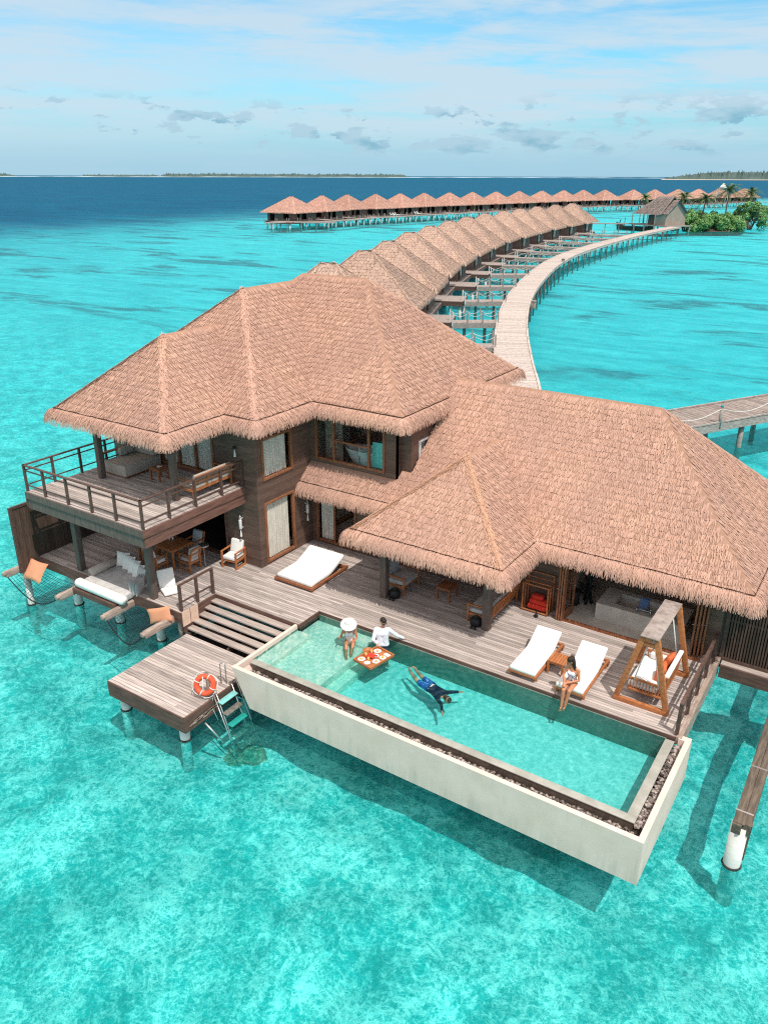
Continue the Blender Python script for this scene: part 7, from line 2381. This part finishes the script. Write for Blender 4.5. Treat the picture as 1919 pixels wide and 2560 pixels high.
def palm(label, base, lean, h, fr=20, L=3.6):
    t = thing('palm_tree', label, 'palm tree', base, random.uniform(0, 6), 'palms on the islet')
    top = Vector((lean[0], lean[1], h))
    mb = MB(); mb.tube([(0, 0, -0.5), (lean[0] * 0.15, lean[1] * 0.15, h * 0.35), (lean[0] * 0.5, lean[1] * 0.5, h * 0.7), top], 0.24, 8, 0.13)
    mb.build('trunk', M['trunk'], t, True)
    V = []
    for k in range(fr):
        a = k * 2.39996; e = 1.15 - 1.5 * k / fr + random.uniform(-.1, .1)
        d = np.array([math.cos(a) * math.cos(e), math.sin(a) * math.cos(e), math.sin(e)])
        hd_ = np.array([math.cos(a), math.sin(a), 0]); sd_ = np.array([-math.sin(a), math.cos(a), 0])
        l_ = L * random.uniform(0.85, 1.1)
        prev = None
        m = 20
        for j in range(m):
            s = (j + 1) / m
            p = np.array(top) + d * l_ * s + np.array([0, 0, -1]) * l_ * 0.55 * s * s
            w_ = 0.62 * math.sin(math.pi * min(1, 0.15 + 0.85 * s)) ** 0.7 * (1 - 0.3 * s) + 0.05
            dn = d + np.array([0, 0, -1.1 * s])
            dn /= np.linalg.norm(dn)
            for sg in (-1, 1):
                tip = p + sd_ * sg * w_ + dn * 0.35 + np.array([0, 0, -0.30 * w_ - 0.05])
                V += [p - dn * 0.09, p + dn * 0.09, tip + dn * 0.02, tip - dn * 0.02]
        for j in range(4):
            s0, s1 = j / 4, (j + 1) / 4
            p0 = np.array(top) + d * l_ * s0 - np.array([0, 0, 1]) * l_ * 0.55 * s0 ** 2; p1 = np.array(top) + d * l_ * s1 - np.array([0, 0, 1]) * l_ * 0.55 * s1 ** 2
            V += [p0 - sd_ * 0.05, p0 + sd_ * 0.05, p1 + sd_ * 0.03, p1 - sd_ * 0.03]
    V = np.array(V)
    npmesh('crown', V, np.arange(len(V)).reshape(-1, 4), M['palm'], t)
    return t
palm('palm tree rising between the two front bushes of the islet', (-57.5, 251.5, -1.5), (-0.4, 0.3, 0), 8.2, 24, 4.4)
palm('tallest palm tree above the right bushes of the islet', (-53.5, 262.5, -1.5), (0.3, 0.2, 0), 10.2, 34, 5.6)
palm('shorter palm tree close behind the boathouse gable', (-64.5, 256.5, -1.5), (-0.2, 0.2, 0), 8.6, 20, 4.0)
palm('palm tree at the right end of the islet behind the tall bush', (-49.0, 270.0, -1.5), (0.2, 0.4, 0), 9.4, 24, 4.4)
palm('palm tree peeping over the left end of the boathouse roof', (-80.0, 272.0, -1.5), (0, 0.2, 0), 8.0, 14, 2.8)

tent = thing('white_tent', 'small white pointed tent roof above the far row of villas', 'tent', (-100.2, 476.5, 0))
mb = MB(); mb.lathe([(2.3, 6.9), (1.7, 7.6), (1.0, 8.5), (0.4, 9.2), (0.05, 9.4)], (0, 0, 0), 14); mb.build('canopy', M['white'], tent, True)
mb = MB()
for sx, sy in ((-2.4, -2.4), (2.4, -2.4), (2.4, 2.4), (-2.4, 2.4)): mb.tube([(sx, sy, BED), (sx, sy, 6.6)], 0.12, 6)
mb.build('frame', M['whitemetal'], tent)

# ================================================================== FAR ISLANDS
def polar(b, dist): return (math.sin(R(b)) * dist, math.cos(R(b)) * dist)
def far_island(label, b0, b1, dist, h, hill=0.0, depth=400.0, seed=1, taper=0.12, beach=True):
    rnd = random.Random(seed)
    n = max(60, int((b1 - b0) * 26))
    hs = []
    for i in range(n + 1):
        u = i / n
        env = min(1.0, u / taper, 1.0 if beach == 'open' else (1 - u) / taper) ** 0.5
        hs.append(h * env * (0.72 + 0.35 * rnd.random()) + hill * env * math.sin(math.pi * u) + (h * 0.35 if rnd.random() < 0.12 else 0) * env)
    vs, fs = [], []
    for i in range(n + 1):
        b = b0 + (b1 - b0) * i / n
        for dd, f in ((0, 0.0), (0.1, 0.8), (0.35, 1.0), (1.0, 0.2)):
            x, y = polar(b, dist + depth * dd)
            vs.append((x, y, WATER - 0.5 + hs[i] * f + (0.5 if f else 0)))
    for i in range(n):
        for k in range(3):
            a = i * 4 + k
            fs.append((a, a + 4, a + 5, a + 1))
    mb = MB(); mb.add(vs, fs)
    o = mb.build('far_woods', M['woods']); o['kind'] = 'stuff'
    if beach:
        mb = MB(); vs, fs = [], []
        for i in range(n + 1):
            b = b0 + (b1 - b0) * i / n
            x0, y0 = polar(b, dist - 90 - 60 * rnd.random()); x1, y1 = polar(b, dist + 20)
            vs += [(x0, y0, WATER + 0.02), (x1, y1, WATER + 2.6)]
        fs = [(i * 2, i * 2 + 2, i * 2 + 3, i * 2 + 1) for i in range(n)]
        mb.add(vs, fs); mb.build('beach', M['sand'])['kind'] = 'structure'
far_island('', -15.6, -5.0, 4700, 26, 16, 700, 3, 0.25, 'open')
far_island('', -48.1, -31.9, 11500, 40, 0, 900, 4, 0.03, False)
far_island('', -52.9, -48.1, 12500, 26, 0, 700, 5, 0.06, False)
far_island('', -64.0, -56.6, 11000, 34, 0, 700, 6, 0.10, False)
mb = MB(); vs = []; rnd = random.Random(9)
n = 420
for i in range(n):
    b = -62 + 58 * i / n
    d0 = 9400 + 300 * math.sin(i * 0.05)
    h0 = 1.5 + 1.1 * math.sin(i * 0.21) + 0.8 * math.sin(i * 0.57 + 1)
    a0, a1 = polar(b, d0), polar(b + 58 / n * 1.0, d0)
    a2, a3 = polar(b + 58 / n * 1.0, d0 + 300), polar(b, d0 + 300)
    mb.add([(*a0, WATER + 0.1), (*a1, WATER + 0.1), (*a2, WATER + 1.5 + max(0.2, h0)), (*a3, WATER + 1.5 + max(0.2, h0))], [(0, 1, 2, 3)])
mb.build('reef_surf', M['foam'])['kind'] = 'stuff'
